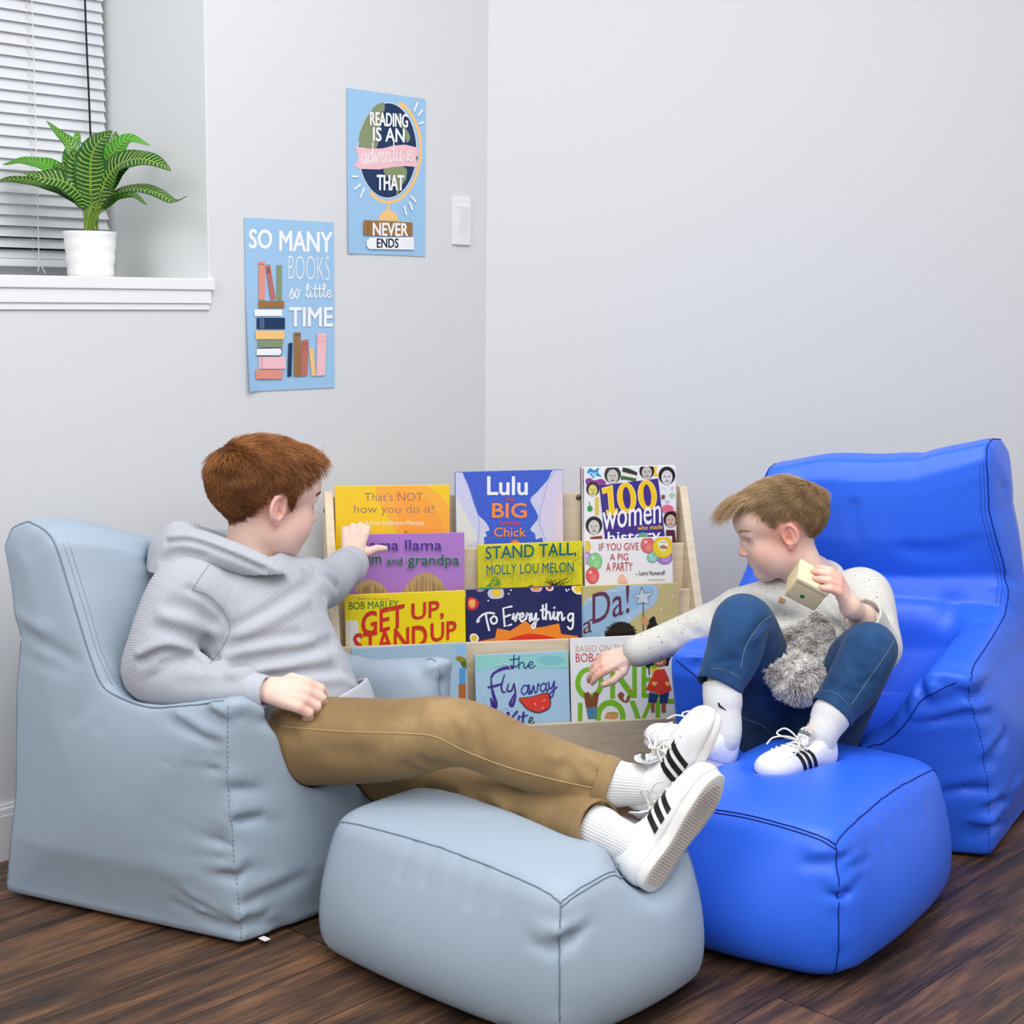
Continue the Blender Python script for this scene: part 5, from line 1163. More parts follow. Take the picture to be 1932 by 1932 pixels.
# ---------------------------------------------------------------- shoes
leather = mat('white_leather', (236, 236, 238), .38, .4); rubber = mat('white_rubber', (232, 230, 226), .5, .35); tread_m = mat('sole_tread', (214, 206, 200), .6, .3); stripe_m = mat('black_stripe', (16, 16, 18), .4, .35); lace_m = mat('white_lace', (238, 236, 228), .8, .15)
def shoe(parent, o, t, up, L, left, sock_top, sock_r, mark=True, ghost=False):
    """trainer with its heel bottom at o, toe along t; parts hang under the person"""
    R = frame(t, up); W = lambda x, y, z: o + L * (R @ V(x, y, z)); k = L
    S = SDF(-.06 * np.ones(3) + V(0, 0, 0) - V(0, .05, 0), V(L + .06, .13, .16), .0028)
    Rid = np.eye(3)
    # local build, x heel to toe
    def P(*p): return L * V(*p)
    S.add(limb([P(.12, 0, .16), P(.35, .0, .17), P(.62, -.005, .145), P(.86, .0, .115)], np.array([.135, .14, .155, .115]) * L, 5, V(0, 0, 1), 1.0), .01)
    S.add(limb([P(.165, 0, .14), P(.165, 0, .26), P(.165, 0, .335)], np.array([.165, .170, .172]) * L, 3, V(0, 1, 0), 1.25), .02)
    S.add(limb([P(.30, 0, .24), P(.50, 0, .20)], np.array([.12, .12]) * L, 2, V(0, 0, 1), 1.0), .03)
    S.add(ell(P(.80, .0, .13), P(.20, .165, .115)), .03)
    S.half(P(.165, 0, .375), unit(V(-.10, 0, 1)), P(-.2, -.4, .2), P(.36, .4, .7), .004)
    S.cut(seg(P(.175, 0, .36), P(.175, 0, .60), .145 * L, .16 * L, V(0, 1, 0), 1.25), .006)
    S.cut(ell(P(.50, 0, .46), P(.14, .2, .115)), .03)
    S.half(P(0, 0, .075), V(0, 0, -1), V(-1, -1, -1), V(2, 2, 2), .004)
    S.groove([P(.66, .17, .12), P(.70, .10, .26), P(.72, 0, .28), P(.70, -.10, .26), P(.66, -.17, .12)], .0022, .0026)
    for sg in (1, -1):
        S.groove([P(.30, sg * .16, .12), P(.24, sg * .15, .22), P(.20, sg * .16, .33)], .002, .0020); S.groove([P(.33, sg * .15, .345), P(.46, sg * .115, .285), P(.60, sg * .125, .245), P(.70, sg * .12, .215)], .002, .0020)
    mp = lambda p: o + p @ R.T
    v, f = S.mesh(2); ob = meshobj('shoe', mp(v), f, leather, parent, True); tr = BVHTree.FromPolygons([Vector(p) for p in mp(v)], f.tolist())
    # sole: outline lofted upwards
    out = spline([(-.01, 0), (.02, .10), (.14, .145), (.38, .125), (.62, .165), (.84, .155), (.97, .075), (1.005, 0), (.97, -.085), (.84, -.16), (.62, -.16), (.38, -.12), (.14, -.14), (.02, -.10)], 5, True)
    m = len(out); lev = [(0, .955), (.008, .99), (.05, 1.0), (.105, .985), (.115, .955), (.118, .90)]; c = out.mean(0)
    vv = [W(*(c + (p - c) * q), z + .03 * max(0, (p[0] - .8)) * 2) for z, q in lev for p in out]; n = len(vv); vv += [W(c[0], c[1], .0), W(c[0], c[1], .10)]
    ff = [(i * m + j, i * m + (j + 1) % m, (i + 1) * m + (j + 1) % m, (i + 1) * m + j) for i in range(len(lev) - 1) for j in range(m)]
    ff += [(n, (j + 1) % m, j) for j in range(m)] + [(n + 1, (len(lev) - 1) * m + j, (len(lev) - 1) * m + (j + 1) % m) for j in range(m)]
    so = meshobj('sole', vv, ff, rubber, ob, True)
    # tread: wavy bars
    mb = MB(); inner = np.array([c + (p - c) * .86 for p in out]); mb.add([W(p[0], p[1], -.002 + .06 * max(0, p[0] - .8)) for p in inner] + [W(c[0], c[1], -.002)], [(m, (j + 1) % m, j) for j in range(m)])
    for xr in np.arange(.05, .97, .024):
        ys = [abs(np.interp(xr, *zip(*sorted([(p[0], abs(p[1])) for p in inner if p[1] * sg >= 0])))) for sg in (1, -1)]
        w_ = min(ys) - .012
        if w_ > .02:
            yy = np.linspace(-w_, w_, 15); a = [(xr + .008 * (1 if i % 2 else -1), y) for i, y in enumerate(yy)]
            mb.tube([W(p[0], p[1], -.004 + .06 * max(0, p[0] - .8)) for p in a], .0048 * L, 4)
    world(mb.build('tread', tread_m, None, False), so)
    def on(x, y, z, lift=.0012):
        h = tr.find_nearest(Vector(W(x, y, z))); return np.array(h[0]) + np.array(h[1]) * lift
    for sgn in (1, -1):
        for i in range(3):
            mb = MB(); x0 = .475 + i * .085; rows = []
            for q in np.linspace(0, 1, 7): rows.append([on(x0 + a - .11 * q - .02 * q * (1 - q), sgn * (.10 + .07 * q), .295 - .175 * q) for a in (0, .025, .05)])
            vv = [p for r in rows for p in r]; fs = [(r * 3 + a, r * 3 + a + 1, r * 3 + a + 4, r * 3 + a + 3) for r in range(6) for a in (0, 1)]
            mb.add(vv, fs if sgn > 0 else [q[::-1] for q in fs]); world(mb.build('stripe', stripe_m, None, True), ob)
    # tongue, laces
    mb = MB(); rows = [(.56, .06, .285), (.48, .08, .330), (.425, .09, .385), (.395, .09, .44), (.38, .06, .470)]
    vv = [W(x, y * q, z + .012 * (1 - q * q) + d) for d in (0, -.022) for x, y, z in rows for q in (-1, -.5, 0, .5, 1)]; fs = []
    for d in (0, 25):
        for r in range(4):
            for a in range(4):
                qd = (d + r * 5 + a, d + r * 5 + a + 1, d + r * 5 + a + 6, d + r * 5 + a + 5); fs.append(qd[::-1] if d == 0 else qd)
    edge = [r * 5 for r in range(5)] + [21, 22, 23, 24] + [r * 5 + 4 for r in range(3, -1, -1)] + [3, 2, 1]
    fs += [(edge[i], edge[(i + 1) % len(edge)], edge[(i + 1) % len(edge)] + 25, edge[i] + 25) for i in range(len(edge))]
    mb.add(vv, fs); tg = world(mb.build('tongue', leather, None, True), ob)
    if mark:
        A = Art(lambda x, y: (x, y)); A.stroke([(-.0098, .004), (.0098, .004), (.0098, .0215), (-.0098, .0215), (-.0098, .004)], .0006, (30, 30, 34), False); A.text('adidas', -.0085, .0195, .0085, .010, (20, 20, 24), .012)
        A.build('tongue_lettering', tg, lambda u, v_, l: W(.412 - (v_ / L - .07) * .45, u * 1.6 / L, .408 + (v_ / L - .07) * .9 + .012) + (R @ V(.9, 0, .42)) * (l + .0012), .0006, .0001)
    mb = MB()
    for i in range(4):
        x = .50 + i * .060
        for sg in (1, -1):
            p = [on(x - .01, sg * .095, .27 - i * .012, .0016), W(x + .01, sg * .055, .335 - i * .018), W(x + .03, 0, .345 - i * .02), W(x + .05, -sg * .055, .325 - i * .02), on(x + .062, -sg * .095, .26 - i * .012, .0014)]
            mb.tube(spline(p, 4), .0017, 5)
    b0 = W(.50, 0, .365)
    for sg in (1, -1):
        loop = [b0, b0 + R @ V(.012, sg * .014, .016), b0 + R @ V(.014, sg * .034, .018), b0 + R @ V(.024, sg * .044, .006), b0 + R @ V(.020, sg * .026, .002), b0 + R @ V(.004, sg * .004, .0)]
        mb.tube(spline(b0 + (np.array(loop) - b0) * .82, 5), .0017, 5); mb.tube(spline([b0, b0 + R @ V(.016, sg * .016, .004), b0 + R @ V(.034, sg * .030, .0), b0 + R @ V(.046, sg * .034, -.012)], 5), .0015, 5)
    v2, f2 = sphere_pts(6, 8); mb.add([b0 + p * .0046 for p in v2], f2)
    world(mb.build('lace', lace_m, None, True), ob)
    # sock
    ank = W(.175, 0, .36); S = SDF(np.minimum(ank, sock_top) - .07, np.maximum(ank, sock_top) + .07, .0026)
    low = W(.19, 0, .20); mid = (ank * .45 + sock_top * .55)
    bone = [low, ank, mid, sock_top]; rad = [.030 * L / .2, .0335 * L / .2, sock_r, sock_r]
    S.add(limb(bone, rad, 5), .004); ax = unit(sock_top - ank)
    c1 = ank + ax * np.linalg.norm(sock_top - ank) * .52
    S.add(limb([c1, c1 + ax * .012, sock_top], [sock_r + .002, sock_r + .0045, sock_r + .0035], 3), .002)
    S.half(sock_top - ax * .002, ax, sock_top - .09, sock_top + .09, .003)
    v, f = S.mesh(1); e1 = unit(np.cross(ax, V(.3, .5, .81))); e2 = np.cross(ax, e1); rel = v - ank
    th = np.arctan2(rel @ e1, rel @ e2)
    sk = meshobj('sock', v, f, sock_m, parent, True, None, {'rib': th * .032})
    return ob, W, R, sk, ax, c1
sock_m = knit('white_sock_knit', (238, 238, 238), .0042, .0012, .95)
def px_line(name, tree, pts, r, material, parent, dash=0):
    """stitching laid where the photograph shows it, on the surface that is there"""
    P = []
    Q = spline(pts, 14)
    for x, y in Q:
        d = ray(x, y); h = tree.ray_cast(Vector(EYE), Vector(d))
        if h[0] is not None: P.append(np.array(h[0]) + np.array(h[1]) * r * .4)
    m = MB()
    if len(P) > 2:
        if not dash: m.tube(P, r, 5)
        else:
            P = np.array(P); s = np.concatenate([[0], np.cumsum(np.linalg.norm(np.diff(P, axis=0), axis=1))])
            for a in np.arange(0, s[-1] - dash, dash * 1.6): m.tube([np.array([np.interp(a + t, s, P[:, k]) for k in range(3)]) for t in (0, dash)], r, 4)
        return world(m.build(name, material, None, True), parent)

# ---------------------------------------------------------------- the boy in the grey hoodie (reaching for a book)
def cross_cut(S, p, ax, r, k=.002): S.half(p, unit(ax), p - r, p + r, k)
def blush_of(v, spots):
    b = np.zeros(len(v))
    for c, r, a in spots: b = np.maximum(b, a * np.exp(-(np.linalg.norm(v - c, axis=1) / r) ** 2))
    return b
def place_head(f, u, s, ear_px, ear_Y, side):
    R = frame(f, u); ear = at(*ear_px, ear_Y); return R, ear - s * (R @ V(-.035, .345 * side, .445))
def open_leg(S, p, ax, r):
    """hollow trouser end"""
    ax = unit(ax); cross_cut(S, p, ax, r * 1.9); S.cut(seg(p - ax * .004, p + ax * .05, r - .0045), .002)
def hem(name, p, ax, r, w, material, parent):
    pass
az = math.radians(29); hs1 = .214
fR, hO = place_head(V(math.cos(az) * .99, math.sin(az) * .99, -.13), V(.10, -.02, 1), hs1, (524, 962), 2.69, -1)
B1 = dict(neck=at(452, 1075, 2.735), chest=at(482, 1165, 2.69), waist=at(548, 1275, 2.67), pelv=at(592, 1372, 2.66),
          rs=at(352, 1122, 2.61), re=at(292, 1275, 2.565), rw=at(482, 1303, 2.515), ls=at(575, 1105, 2.80), le=at(612, 1104, 3.00), lw=at(660, 1066, 3.17),
          rh=at(572, 1398, 2.58), rk=at(868, 1382, 2.44), ra=at(1152, 1484, 2.365), lh=at(612, 1400, 2.76), lk=at(842, 1490, 2.60), la=at(1128, 1562, 2.31))
b = B1
legr = [b['rh'], b['rh'] * .45 + b['rk'] * .55 + V(0, 0, -.006), b['rk'], b['rk'] * .55 + b['ra'] * .45 + V(0, 0, -.004), b['ra']]; qr = [.078, .070, .056, .050, .0455]
legl = [b['lh'], b['lh'] * .5 + b['lk'] * .5, b['lk'], b['lk'] * .5 + b['la'] * .5, b['la']]; ql = [.078, .068, .054, .048, .043]
skin1 = skin_mat('fair_skin', (243, 209, 193), (232, 150, 136))
S = SDF(V(-.68, 2.15, .14), V(.24, 3.40, .88), .0075, [[(-.60, -.32)], [(2.42, 2.88), (3.12, 3.34)], [(.345, .47), (.52, .87)]], .0020)
W_ = head(S, hO, fR, hs1)
S.add(limb([hO + hs1 * (fR @ V(-.06, 0, .30)), hO + hs1 * (fR @ V(-.10, 0, .02)), b['neck'] + V(.012, 0, .0), b['chest']], [.052, .047, .050, .066], 5), .02)
S.add(limb([b['chest'], b['waist'], b['pelv']], [.068, .064, .066], 4), .03)
for s in 'rl':
    S.add(limb([b['chest'] * .4 + b[s + 's'] * .6, b[s + 's'], b[s + 'e'], b[s + 'w']], [.05, .036, .027, .021], 5), .02)
for pp, q in ((legr, qr), (legl, ql)): S.add(limb([b['pelv']] + pp, [.07] + [k - .017 for k in q], 5), .02)
# right hand lying on the thigh, left hand at the purple book
z = unit(V(.05, -.72, .66)); x = unit(V(.97, -.10, -.12)); x = unit(x - z * (x @ z)); RH = np.stack([x, np.cross(z, x), z], 1)
hand(S, b['rw'] + x * .022 + V(0, 0, .005), RH, .128, False, [(.55, .75, .5), (.55, .9, .6), (.6, .95, .6), (.6, .9, .6)], (.10, .03, -.04, -.10), ((.25, .26, -.08), (.45, .30, -.16), (.62, .22, -.20)), 1.08)
z = unit(V(.05, -.93, .35)); x = unit(V(.10, .30, .95)); x = unit(x - z * (x @ z)); LH = np.stack([x, np.cross(x, z), z], 1)
hand(S, b['lw'] + V(.0, .03, .006), LH, .118, True, [(.75, 1.0, .6), (.75, 1.05, .6), (.8, 1.05, .6), (.8, 1.0, .6)], (.12, .03, -.06, -.16), ((.18, .26, -.05), (.28, .42, -.10), (.30, .56, -.13)), 1.05)
v, f = S.mesh(2); SK1 = S
spots = [(W_(-.03, -.36, .5), .05, .55), (W_(-.03, -.36, .34), .03, .45), (W_(.24, -.22, .30), .035, .30), (W_(.44, 0, .33), .018, .45), (W_(.38, 0, .2), .014, .75)] + [(b['rw'] + RH @ V(.09, y, .01), .016, .35) for y in (-.02, 0, .02)]
p1 = meshobj('person', v, f, skin1, None, True, None, {'blush': blush_of(v, spots)})
tag(p1, 'young red-haired boy in a grey hoodie and khaki trousers reaching for a book', 'person')
lk = unit(V(math.cos(az), math.sin(az), -.12)); eyes(p1, W_, fR, hs1, (110, 140, 160), lk)
eyebrows(p1, W_, hs1, mat('red_brow', (178, 116, 74), .6, .2), 3)
def ln1(q, d, n, r):
    top = np.clip((q[:, 2] - .62) / .25, 0, 1); L = .055 + .14 * top; L *= r.uniform(.7, 1.15, len(q)); up = .006 + .016 * top + .012 * r.random(len(q))
    dd = d.copy(); front = np.clip(q[:, 0] * 3, 0, 1) * top
    dd += front[:, None] * V(.2, -.5, .1); dd[:, 2] -= (1 - top) * .7; back = np.clip((-q[:, 0] - .25) * 4, 0, 1); dd += back[:, None] * V(-.1, 0, -.3)
    return L, dd + .12 * r.normal(size=dd.shape), up
def fringe1(r):
    n = 420; y = r.uniform(-.26, .22, n); a = np.stack([.29 + .05 * r.random(n) - .5 * y * y, y, .86 + .06 * r.random(n) - .2 * y * y], 1)
    d = np.stack([.7 + .3 * r.random(n), -.30 + .35 * r.normal(size=n), -.25 + .3 * r.normal(size=n)], 1); d /= np.linalg.norm(d, axis=1)[:, None]
    return a, d, r.uniform(.04, .10, n)
hair(SK1, [((.10, -.02, .86), (.25, .26, .085)), ((-.33, -.05, .76), (.18, .22, .16))], p1, W_, fR, hO, hs1, [(0, (84, 48, 28)), (.4, (140, 86, 46)), (.75, (176, 116, 66)), (1, (210, 156, 102))], 'red', 7, V(-.46, .10, .90), ln1, fringe1, 20000); del SK1

# hoodie
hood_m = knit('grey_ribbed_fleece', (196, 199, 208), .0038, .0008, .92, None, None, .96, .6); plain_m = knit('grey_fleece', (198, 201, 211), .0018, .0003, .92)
fw = unit(V(.77, -.62, .1)); dirw = fw
torso = [b['neck'] + V(.0, .0, -.01), b['chest'], b['waist'], b['pelv'] + V(.0, 0, .012)]; tr = [.080, .124, .116, .108]
armr = [b['chest'] * .35 + b['rs'] * .65, b['rs'], b['re'] * .62 + b['rs'] * .38 + V(-.005, -.01, 0), b['re'], b['re'] * .45 + b['rw'] * .55, b['rw'] - unit(b['rw'] - b['re']) * .012]; rr = [.075, .066, .060, .050, .044, .032]
arml = [b['chest'] * .4 + b['ls'] * .6, b['ls'], b['le'], b['lw'] * .5 + b['le'] * .5, b['lw']]; rl = [.07, .056, .047, .042, .036]
S = SDF(V(-.74, 2.38, .26), V(-.20, 3.30, .76), .0036)
S.add(limb(torso, tr, 5, dirw, 1.38), .02)
S.add(limb(arml, rl, 5), .03); S.add(limb(armr, rr, 6), .014)
hn = unit(V(.36, .06, .93)); hx = unit(np.cross(V(0, 1, 0), hn)); HRt = np.stack([hx, np.cross(hn, hx), hn], 1)
hc = at(446, 1056, 2.715)
S.cut(seg(hc - hn * .03, hc + hn * .12, .058, .064), .02)
cross_cut(S, b['pelv'] + V(.012, 0, -.032), b['pelv'] - b['waist'], .15); 
def surface(S):
    v, f = S.mesh(0); return BVHTree.FromPolygons([Vector(p) for p in v], f.tolist())
FT = surface(S)
def fold(px, w, amp, dY=0.0):
    """press a crease (or raise a ridge) along a line seen in the photograph, on the cloth where it lies"""
    P = []
    for q in spline([p[:2] for p in px], 5):
        h = FT.ray_cast(Vector(EYE), Vector(ray(*q)))
        if h[0] is not None and (not P or np.linalg.norm(np.array(h[0]) - P[-1]) < .08): P.append(np.array(h[0]))
    if len(P) > 1: S.groove(P, w, amp * 1.7)
# folds read from the photograph: armhole seam, elbow crease, belly folds
fold([(352, 1108, 2.52), (400, 1140, 2.51), (432, 1182, 2.52), (415, 1225, 2.53), (392, 1258, 2.53)], .0055, .006)
fold([(262, 1250, 2.50), (310, 1228, 2.49), (350, 1238, 2.49), (388, 1258, 2.50)], .008, .012); fold([(258, 1238, 2.5), (310, 1216, 2.48), (352, 1224, 2.48), (380, 1240, 2.49)], .009, -.007); fold([(300, 1254, 2.49), (345, 1240, 2.49)], .006, .006)
fold([(430, 1190, 2.55), (490, 1160, 2.56), (540, 1128, 2.58), (600, 1090, 2.66)], .010, .006); fold([(445, 1200, 2.56), (520, 1165, 2.56), (580, 1130, 2.62)], .011, -.006)
fold([(420, 1222, 2.56), (500, 1205, 2.56), (570, 1195, 2.58)], .010, .006); fold([(415, 1238, 2.56), (500, 1220, 2.56), (600, 1212, 2.60)], .010, -.004)
fold([(405, 1258, 2.55), (470, 1250, 2.55), (560, 1235, 2.57), (630, 1210, 2.63)], .011, .008); fold([(430, 1272, 2.55), (520, 1258, 2.55), (620, 1240, 2.60)], .010, -.006); fold([(470, 1284, 2.55), (560, 1272, 2.56), (640, 1262, 2.6)], .010, .006); fold([(560, 1290, 2.56), (640, 1282, 2.6), (672, 1298, 2.62)], .009, -.005)
fold([(312, 1140, 2.53), (360, 1150, 2.5), (410, 1180, 2.5)], .014, .004); fold([(285, 1180, 2.52), (340, 1195, 2.49), (400, 1215, 2.5)], .013, .004); fold([(300, 1160, 2.52), (360, 1176, 2.49), (410, 1196, 2.5)], .012, -.004)
fold([(590, 1070, 2.8), (620, 1090, 2.85), (640, 1110, 2.9)], .010, .004); fold([(575, 1080, 2.75), (600, 1100, 2.8), (615, 1130, 2.85)], .010, .004); fold([(330, 1290, 2.5), (400, 1288, 2.48), (450, 1286, 2.47)], .012, .002)
v, f = S.mesh(2)
hd = meshobj('hoodie', v, f, hood_m, p1, True)
planar_ribs(hd, v, f, [(torso, tr, V(.28, -.1, -1)), (armr[:4], rr[:4], V(.34, .05, -1)), (armr[3:], rr[3:], V(1, .2, .25)), (arml, rl, None)])
hT = BVHTree.FromPolygons([Vector(p) for p in v], f.tolist())
def cuff(name, a, c, r0, r1, material, parent, flat=None, sq=1.0, ns='rib'):
    a, c = np.asarray(a), np.asarray(c); ax = unit(c - a); S = SDF(np.minimum(a, c) - max(r0, r1) - .03, np.maximum(a, c) + max(r0, r1) + .03, .0026)
    S.add(limb([a - ax * .01, a * .5 + c * .5, c + ax * .01], [r0, (r0 + r1) / 2 + .001, r1], 4, flat, sq), 0)
    cross_cut(S, c, ax, .08); cross_cut(S, a, -ax, .08); S.cut(seg(c - ax * .025, c + ax * .05, r1 - .004, None, flat, sq), .002)
    v, f = S.mesh(1); e1 = unit(np.cross(ax, V(.3, .5, .81))); e2 = np.cross(ax, e1); rel = v - a
    return meshobj(name, v, f, material, parent, True, None, {'rib': np.arctan2(rel @ e1, rel @ e2) * r0, 'wear': np.zeros(len(v))})
# the hood lying round the neck
S = SDF(V(-.66, 2.52, .60), V(-.30, 2.90, .80), .0030)
hp = [at(552, 1102, 2.66), at(500, 1074, 2.63), at(425, 1046, 2.62), at(352, 1030, 2.635), at(322, 1040, 2.70), at(372, 1022, 2.79), at(470, 1056, 2.81), at(540, 1078, 2.79), at(574, 1090, 2.725)]
hrd = [.016, .022, .027, .034, .036, .030, .024, .018, .015]
S.add(limb(hp, hrd, 5), .012); S.add(ell(at(334, 1062, 2.69), (.040, .085, .050), HRt), .03); S.add(seg(at(338, 1004, 2.66), at(366, 998, 2.70), .016, .012), .03); S.add(seg(at(312, 1090, 2.64), at(318, 1070, 2.74), .022, .03), .03)
FT = surface(S)
fold([(318, 1014, 2.6), (360, 1012, 2.59), (420, 1032, 2.59), (500, 1066, 2.6), (545, 1088, 2.62)], .0055, -.004); fold([(312, 1022, 2.6), (360, 1021, 2.59), (420, 1041, 2.59), (500, 1075, 2.6)], .005, .004)
fold([(304, 1060, 2.62), (335, 1044, 2.6), (390, 1052, 2.59)], .008, .004); fold([(300, 1085, 2.62), (330, 1062, 2.6), (370, 1062, 2.59)], .007, -.003)
v, f = S.mesh(2); ho = meshobj('hood', v, f, hood_m, hd, True); planar_ribs(ho, v, f, [(hp, hrd, V(1, .1, .35))])
ax = unit(b['rw'] - b['re']); cuff('cuff', b['rw'] - ax * .052, b['rw'] + ax * .020, .033, .0275, plain_m, hd)
ax = unit(b['lw'] - b['le']); cuff('cuff', b['lw'] - ax * .03, b['lw'] + ax * .018, .043, .036, plain_m, hd)
# hem band hanging at the waist
ax = unit(b['pelv'] - b['waist']); S = SDF(b['pelv'] - .2, b['pelv'] + .2, .0032); hb = b['pelv']; b['pelv'] = hb + V(.012, 0, .010)
S.add(limb([b['pelv'] - ax * .05, b['pelv'] - ax * .015, b['pelv'] + ax * .02], [.116, .120, .114], 3, dirw, 1.36), 0)
cross_cut(S, b['pelv'] + ax * .008 + V(0, 0, .0), ax, .2); cross_cut(S, b['pelv'] - ax * .035, -ax, .2); S.cut(limb([b['pelv'] - ax * .01, b['pelv'] + ax * .04], [.112, .108], 2, dirw, 1.36), .003)
b['pelv'] = hb; v, f = S.mesh(1); meshobj('hem_band', v, f, plain_m, hd, True, None, {'rib': np.zeros(len(v))})
gthr = mat('grey_thread', (158, 162, 174), .8, .1)
px_line('seam', hT, [(362, 1112), (392, 1122), (420, 1150), (434, 1185), (420, 1220), (396, 1252)], .0009, gthr, hd); px_line('seam', hT, [(394, 1066), (380, 1085), (364, 1110)], .0009, gthr, hd)

# khaki trousers
khaki = woven('khaki_twill', (155, 128, 90), (136, 110, 75), 9)
S = SDF(V(-.48, 2.18, .16), V(.20, 2.90, .46), .0038)
S.add(ell(b['pelv'] + V(.005, 0, -.012), (.115, .125, .080)), .02)
S.add(limb(legl, ql, 6), .02); S.add(limb(legr, qr, 6), .008); FT = surface(S)
fold([(545, 1345, 2.5), (600, 1360, 2.48)], .01, .004); fold([(500, 1355, 2.5), (560, 1390, 2.49)], .012, .005); fold([(790, 1430, 2.40), (815, 1448, 2.39), (840, 1440, 2.39)], .010, .006); fold([(760, 1440, 2.41), (800, 1462, 2.4), (850, 1455, 2.4)], .009, .005)
fold([(885, 1345, 2.38), (905, 1390, 2.37), (900, 1420, 2.37)], .012, .004); fold([(870, 1350, 2.38), (880, 1380, 2.37)], .012, -.003); fold([(1060, 1440, 2.32), (1085, 1470, 2.31), (1075, 1500, 2.31)], .010, .004); fold([(1030, 1425, 2.33), (1060, 1435, 2.32)], .009, -.003); fold([(1100, 1440, 2.32), (1130, 1460, 2.31)], .008, .004)
fold([(1085, 1480, 2.31), (1110, 1492, 2.30), (1140, 1478, 2.3)], .007, .003); fold([(900, 1510, 2.45), (940, 1540, 2.4), (990, 1552, 2.36)], .010, .006); fold([(930, 1500, 2.45), (960, 1530, 2.4)], .01, -.005); fold([(800, 1490, 2.5), (860, 1500, 2.48)], .01, .005)
fold([(640, 1345, 2.5), (720, 1352, 2.46), (800, 1345, 2.42)], .02, .003); fold([(610, 1420, 2.46), (700, 1425, 2.44)], .02, .003)
e = unit(b['ra'] - b['rk']); open_leg(S, b['ra'], e, .0455); e2 = unit(b['la'] - b['lk']); open_leg(S, b['la'], e2, .043)
v, f = S.mesh(2); pt = meshobj('trousers', v, f, khaki, p1, True, None, {'wear': .25 * np.exp(-((v - b['rk']) ** 2).sum(1) / .012) + .15 * np.exp(-((v - b['ra']) ** 2).sum(1) / .003)})
pT = BVHTree.FromPolygons([Vector(p) for p in v], f.tolist())
thr = mat('tan_thread', (196, 168, 122), .8, .1)
px_line('side_seam', pT, [(522, 1370), (640, 1380), (760, 1384), (820, 1390), (880, 1418), (960, 1448), (1050, 1472), (1125, 1488)], .0010, thr, pt)
cuff('hem', b['ra'] - e * .022, b['ra'] + e * .004, .0468, .0475, khaki, pt); cuff('hem', b['la'] - e2 * .022, b['la'] + e2 * .004, .0442, .0450, khaki, pt)
# shoes: right foot behind, left foot in front with its sole towards the camera
zr = unit(V(-.90, .0, .42)); tr_ = unit(V(.42, -.10, .90)); o_r = b['ra'] + unit(b['ra'] - b['rk']) * .036 - zr * .062 - tr_ * .035 + V(.016, 0, .010)
shoe(p1, o_r, tr_, zr, .200, False, b['ra'] + e * -.022, .036)
zl = unit(V(-.66, .70, .28)); tl_ = unit(V(.56, .20, .80)); o_l = at(1222, 1682, 2.235)
shoe(p1, o_l, tl_, zl, .212, True, b['la'] + e2 * -.026, .0355)
# ---------------------------------------------------------------- the boy in the white sweater (holding a block)
hs2 = .196
f2 = unit(V(-1, -.03, -.28)); R2h, hO2 = place_head(f2, V(-.14, .0, 1), hs2, (1490, 1012), 2.97, 1)
B2 = dict(neck=at(1540, 1100, 3.11), chest=at(1534, 1200, 3.07), waist=at(1512, 1280, 3.05), pelv=at(1492, 1365, 3.01),
          rs=at(1424, 1152, 3.13), re=at(1312, 1188, 3.11), rw=at(1204, 1228, 3.085), ls=at(1628, 1126, 3.01), le=at(1656, 1224, 2.90), lw=at(1627, 1165, 2.842),
          rh=at(1458, 1372, 3.0), rk=at(1402, 1172, 2.79), ra=at(1357, 1294, 2.73), lh=at(1548, 1378, 2.96), lk=at(1640, 1226, 2.755), la=at(1570, 1342, 2.70))
b = B2
LANK = at(1540, 1385, 2.67); RANK = at(1350, 1385, 2.70)
legr = [b['rh'], b['rh'] * .4 + b['rk'] * .6 + V(0, 0, .012), b['rk'] + V(0, .0, -.002), b['rk'] * .5 + b['ra'] * .5 + V(.004, 0, 0), b['ra']]; qr = [.078, .066, .054, .0515, .041]
legl = [b['lh'], b['lh'] * .4 + b['lk'] * .6 + V(0, 0, .010), b['lk'], b['lk'] * .5 + b['la'] * .5 + V(.006, 0, -.004), b['la']]; ql = [.078, .066, .052, .050, .0395]
skin2 = skin_mat('rosy_skin', (245, 210, 193), (230, 142, 122))
S = SDF(V(.05, 2.52, .10), V(.84, 3.30, .84), .0075, [[(.10, .24), (.36, .72)], [(2.76, 2.90), (2.93, 3.18)], [(.34, .48), (.50, .82)]], .0020)
W2_ = head(S, hO2, R2h, hs2)
S.add(limb([hO2 + hs2 * (R2h @ V(-.06, 0, .30)), hO2 + hs2 * (R2h @ V(-.14, 0, .0)), b['neck'], b['chest']], [.048, .044, .047, .064], 5), .02)
S.add(limb([b['chest'], b['waist'], b['pelv']], [.066, .062, .064], 4), .03)
for s in 'rl':
    S.add(limb([b['chest'] * .4 + b[s + 's'] * .6, b[s + 's'], b[s + 'e'], b[s + 'w']], [.05, .034, .026, .0215], 5), .02)
for pp, q, an in ((legr, qr, RANK), (legl, ql, LANK)): S.add(limb([b['pelv']] + pp + [an], [.07] + [k - .017 for k in q] + [.023], 5), .02)
z = unit(V(-.30, -.62, .72)); x = unit(V(-.93, .04, -.36)); x = unit(x - z * (x @ z)); RH2 = np.stack([x, np.cross(z, x), z], 1)
hand(S, b['rw'] + x * .018, RH2, .112, False, [(.22, .35, .25), (.30, .38, .28), (.38, .42, .3), (.45, .45, .3)], (.10, .0, -.08, -.20), ((.22, .26, -.10), (.46, .34, -.16), (.66, .32, -.20)))
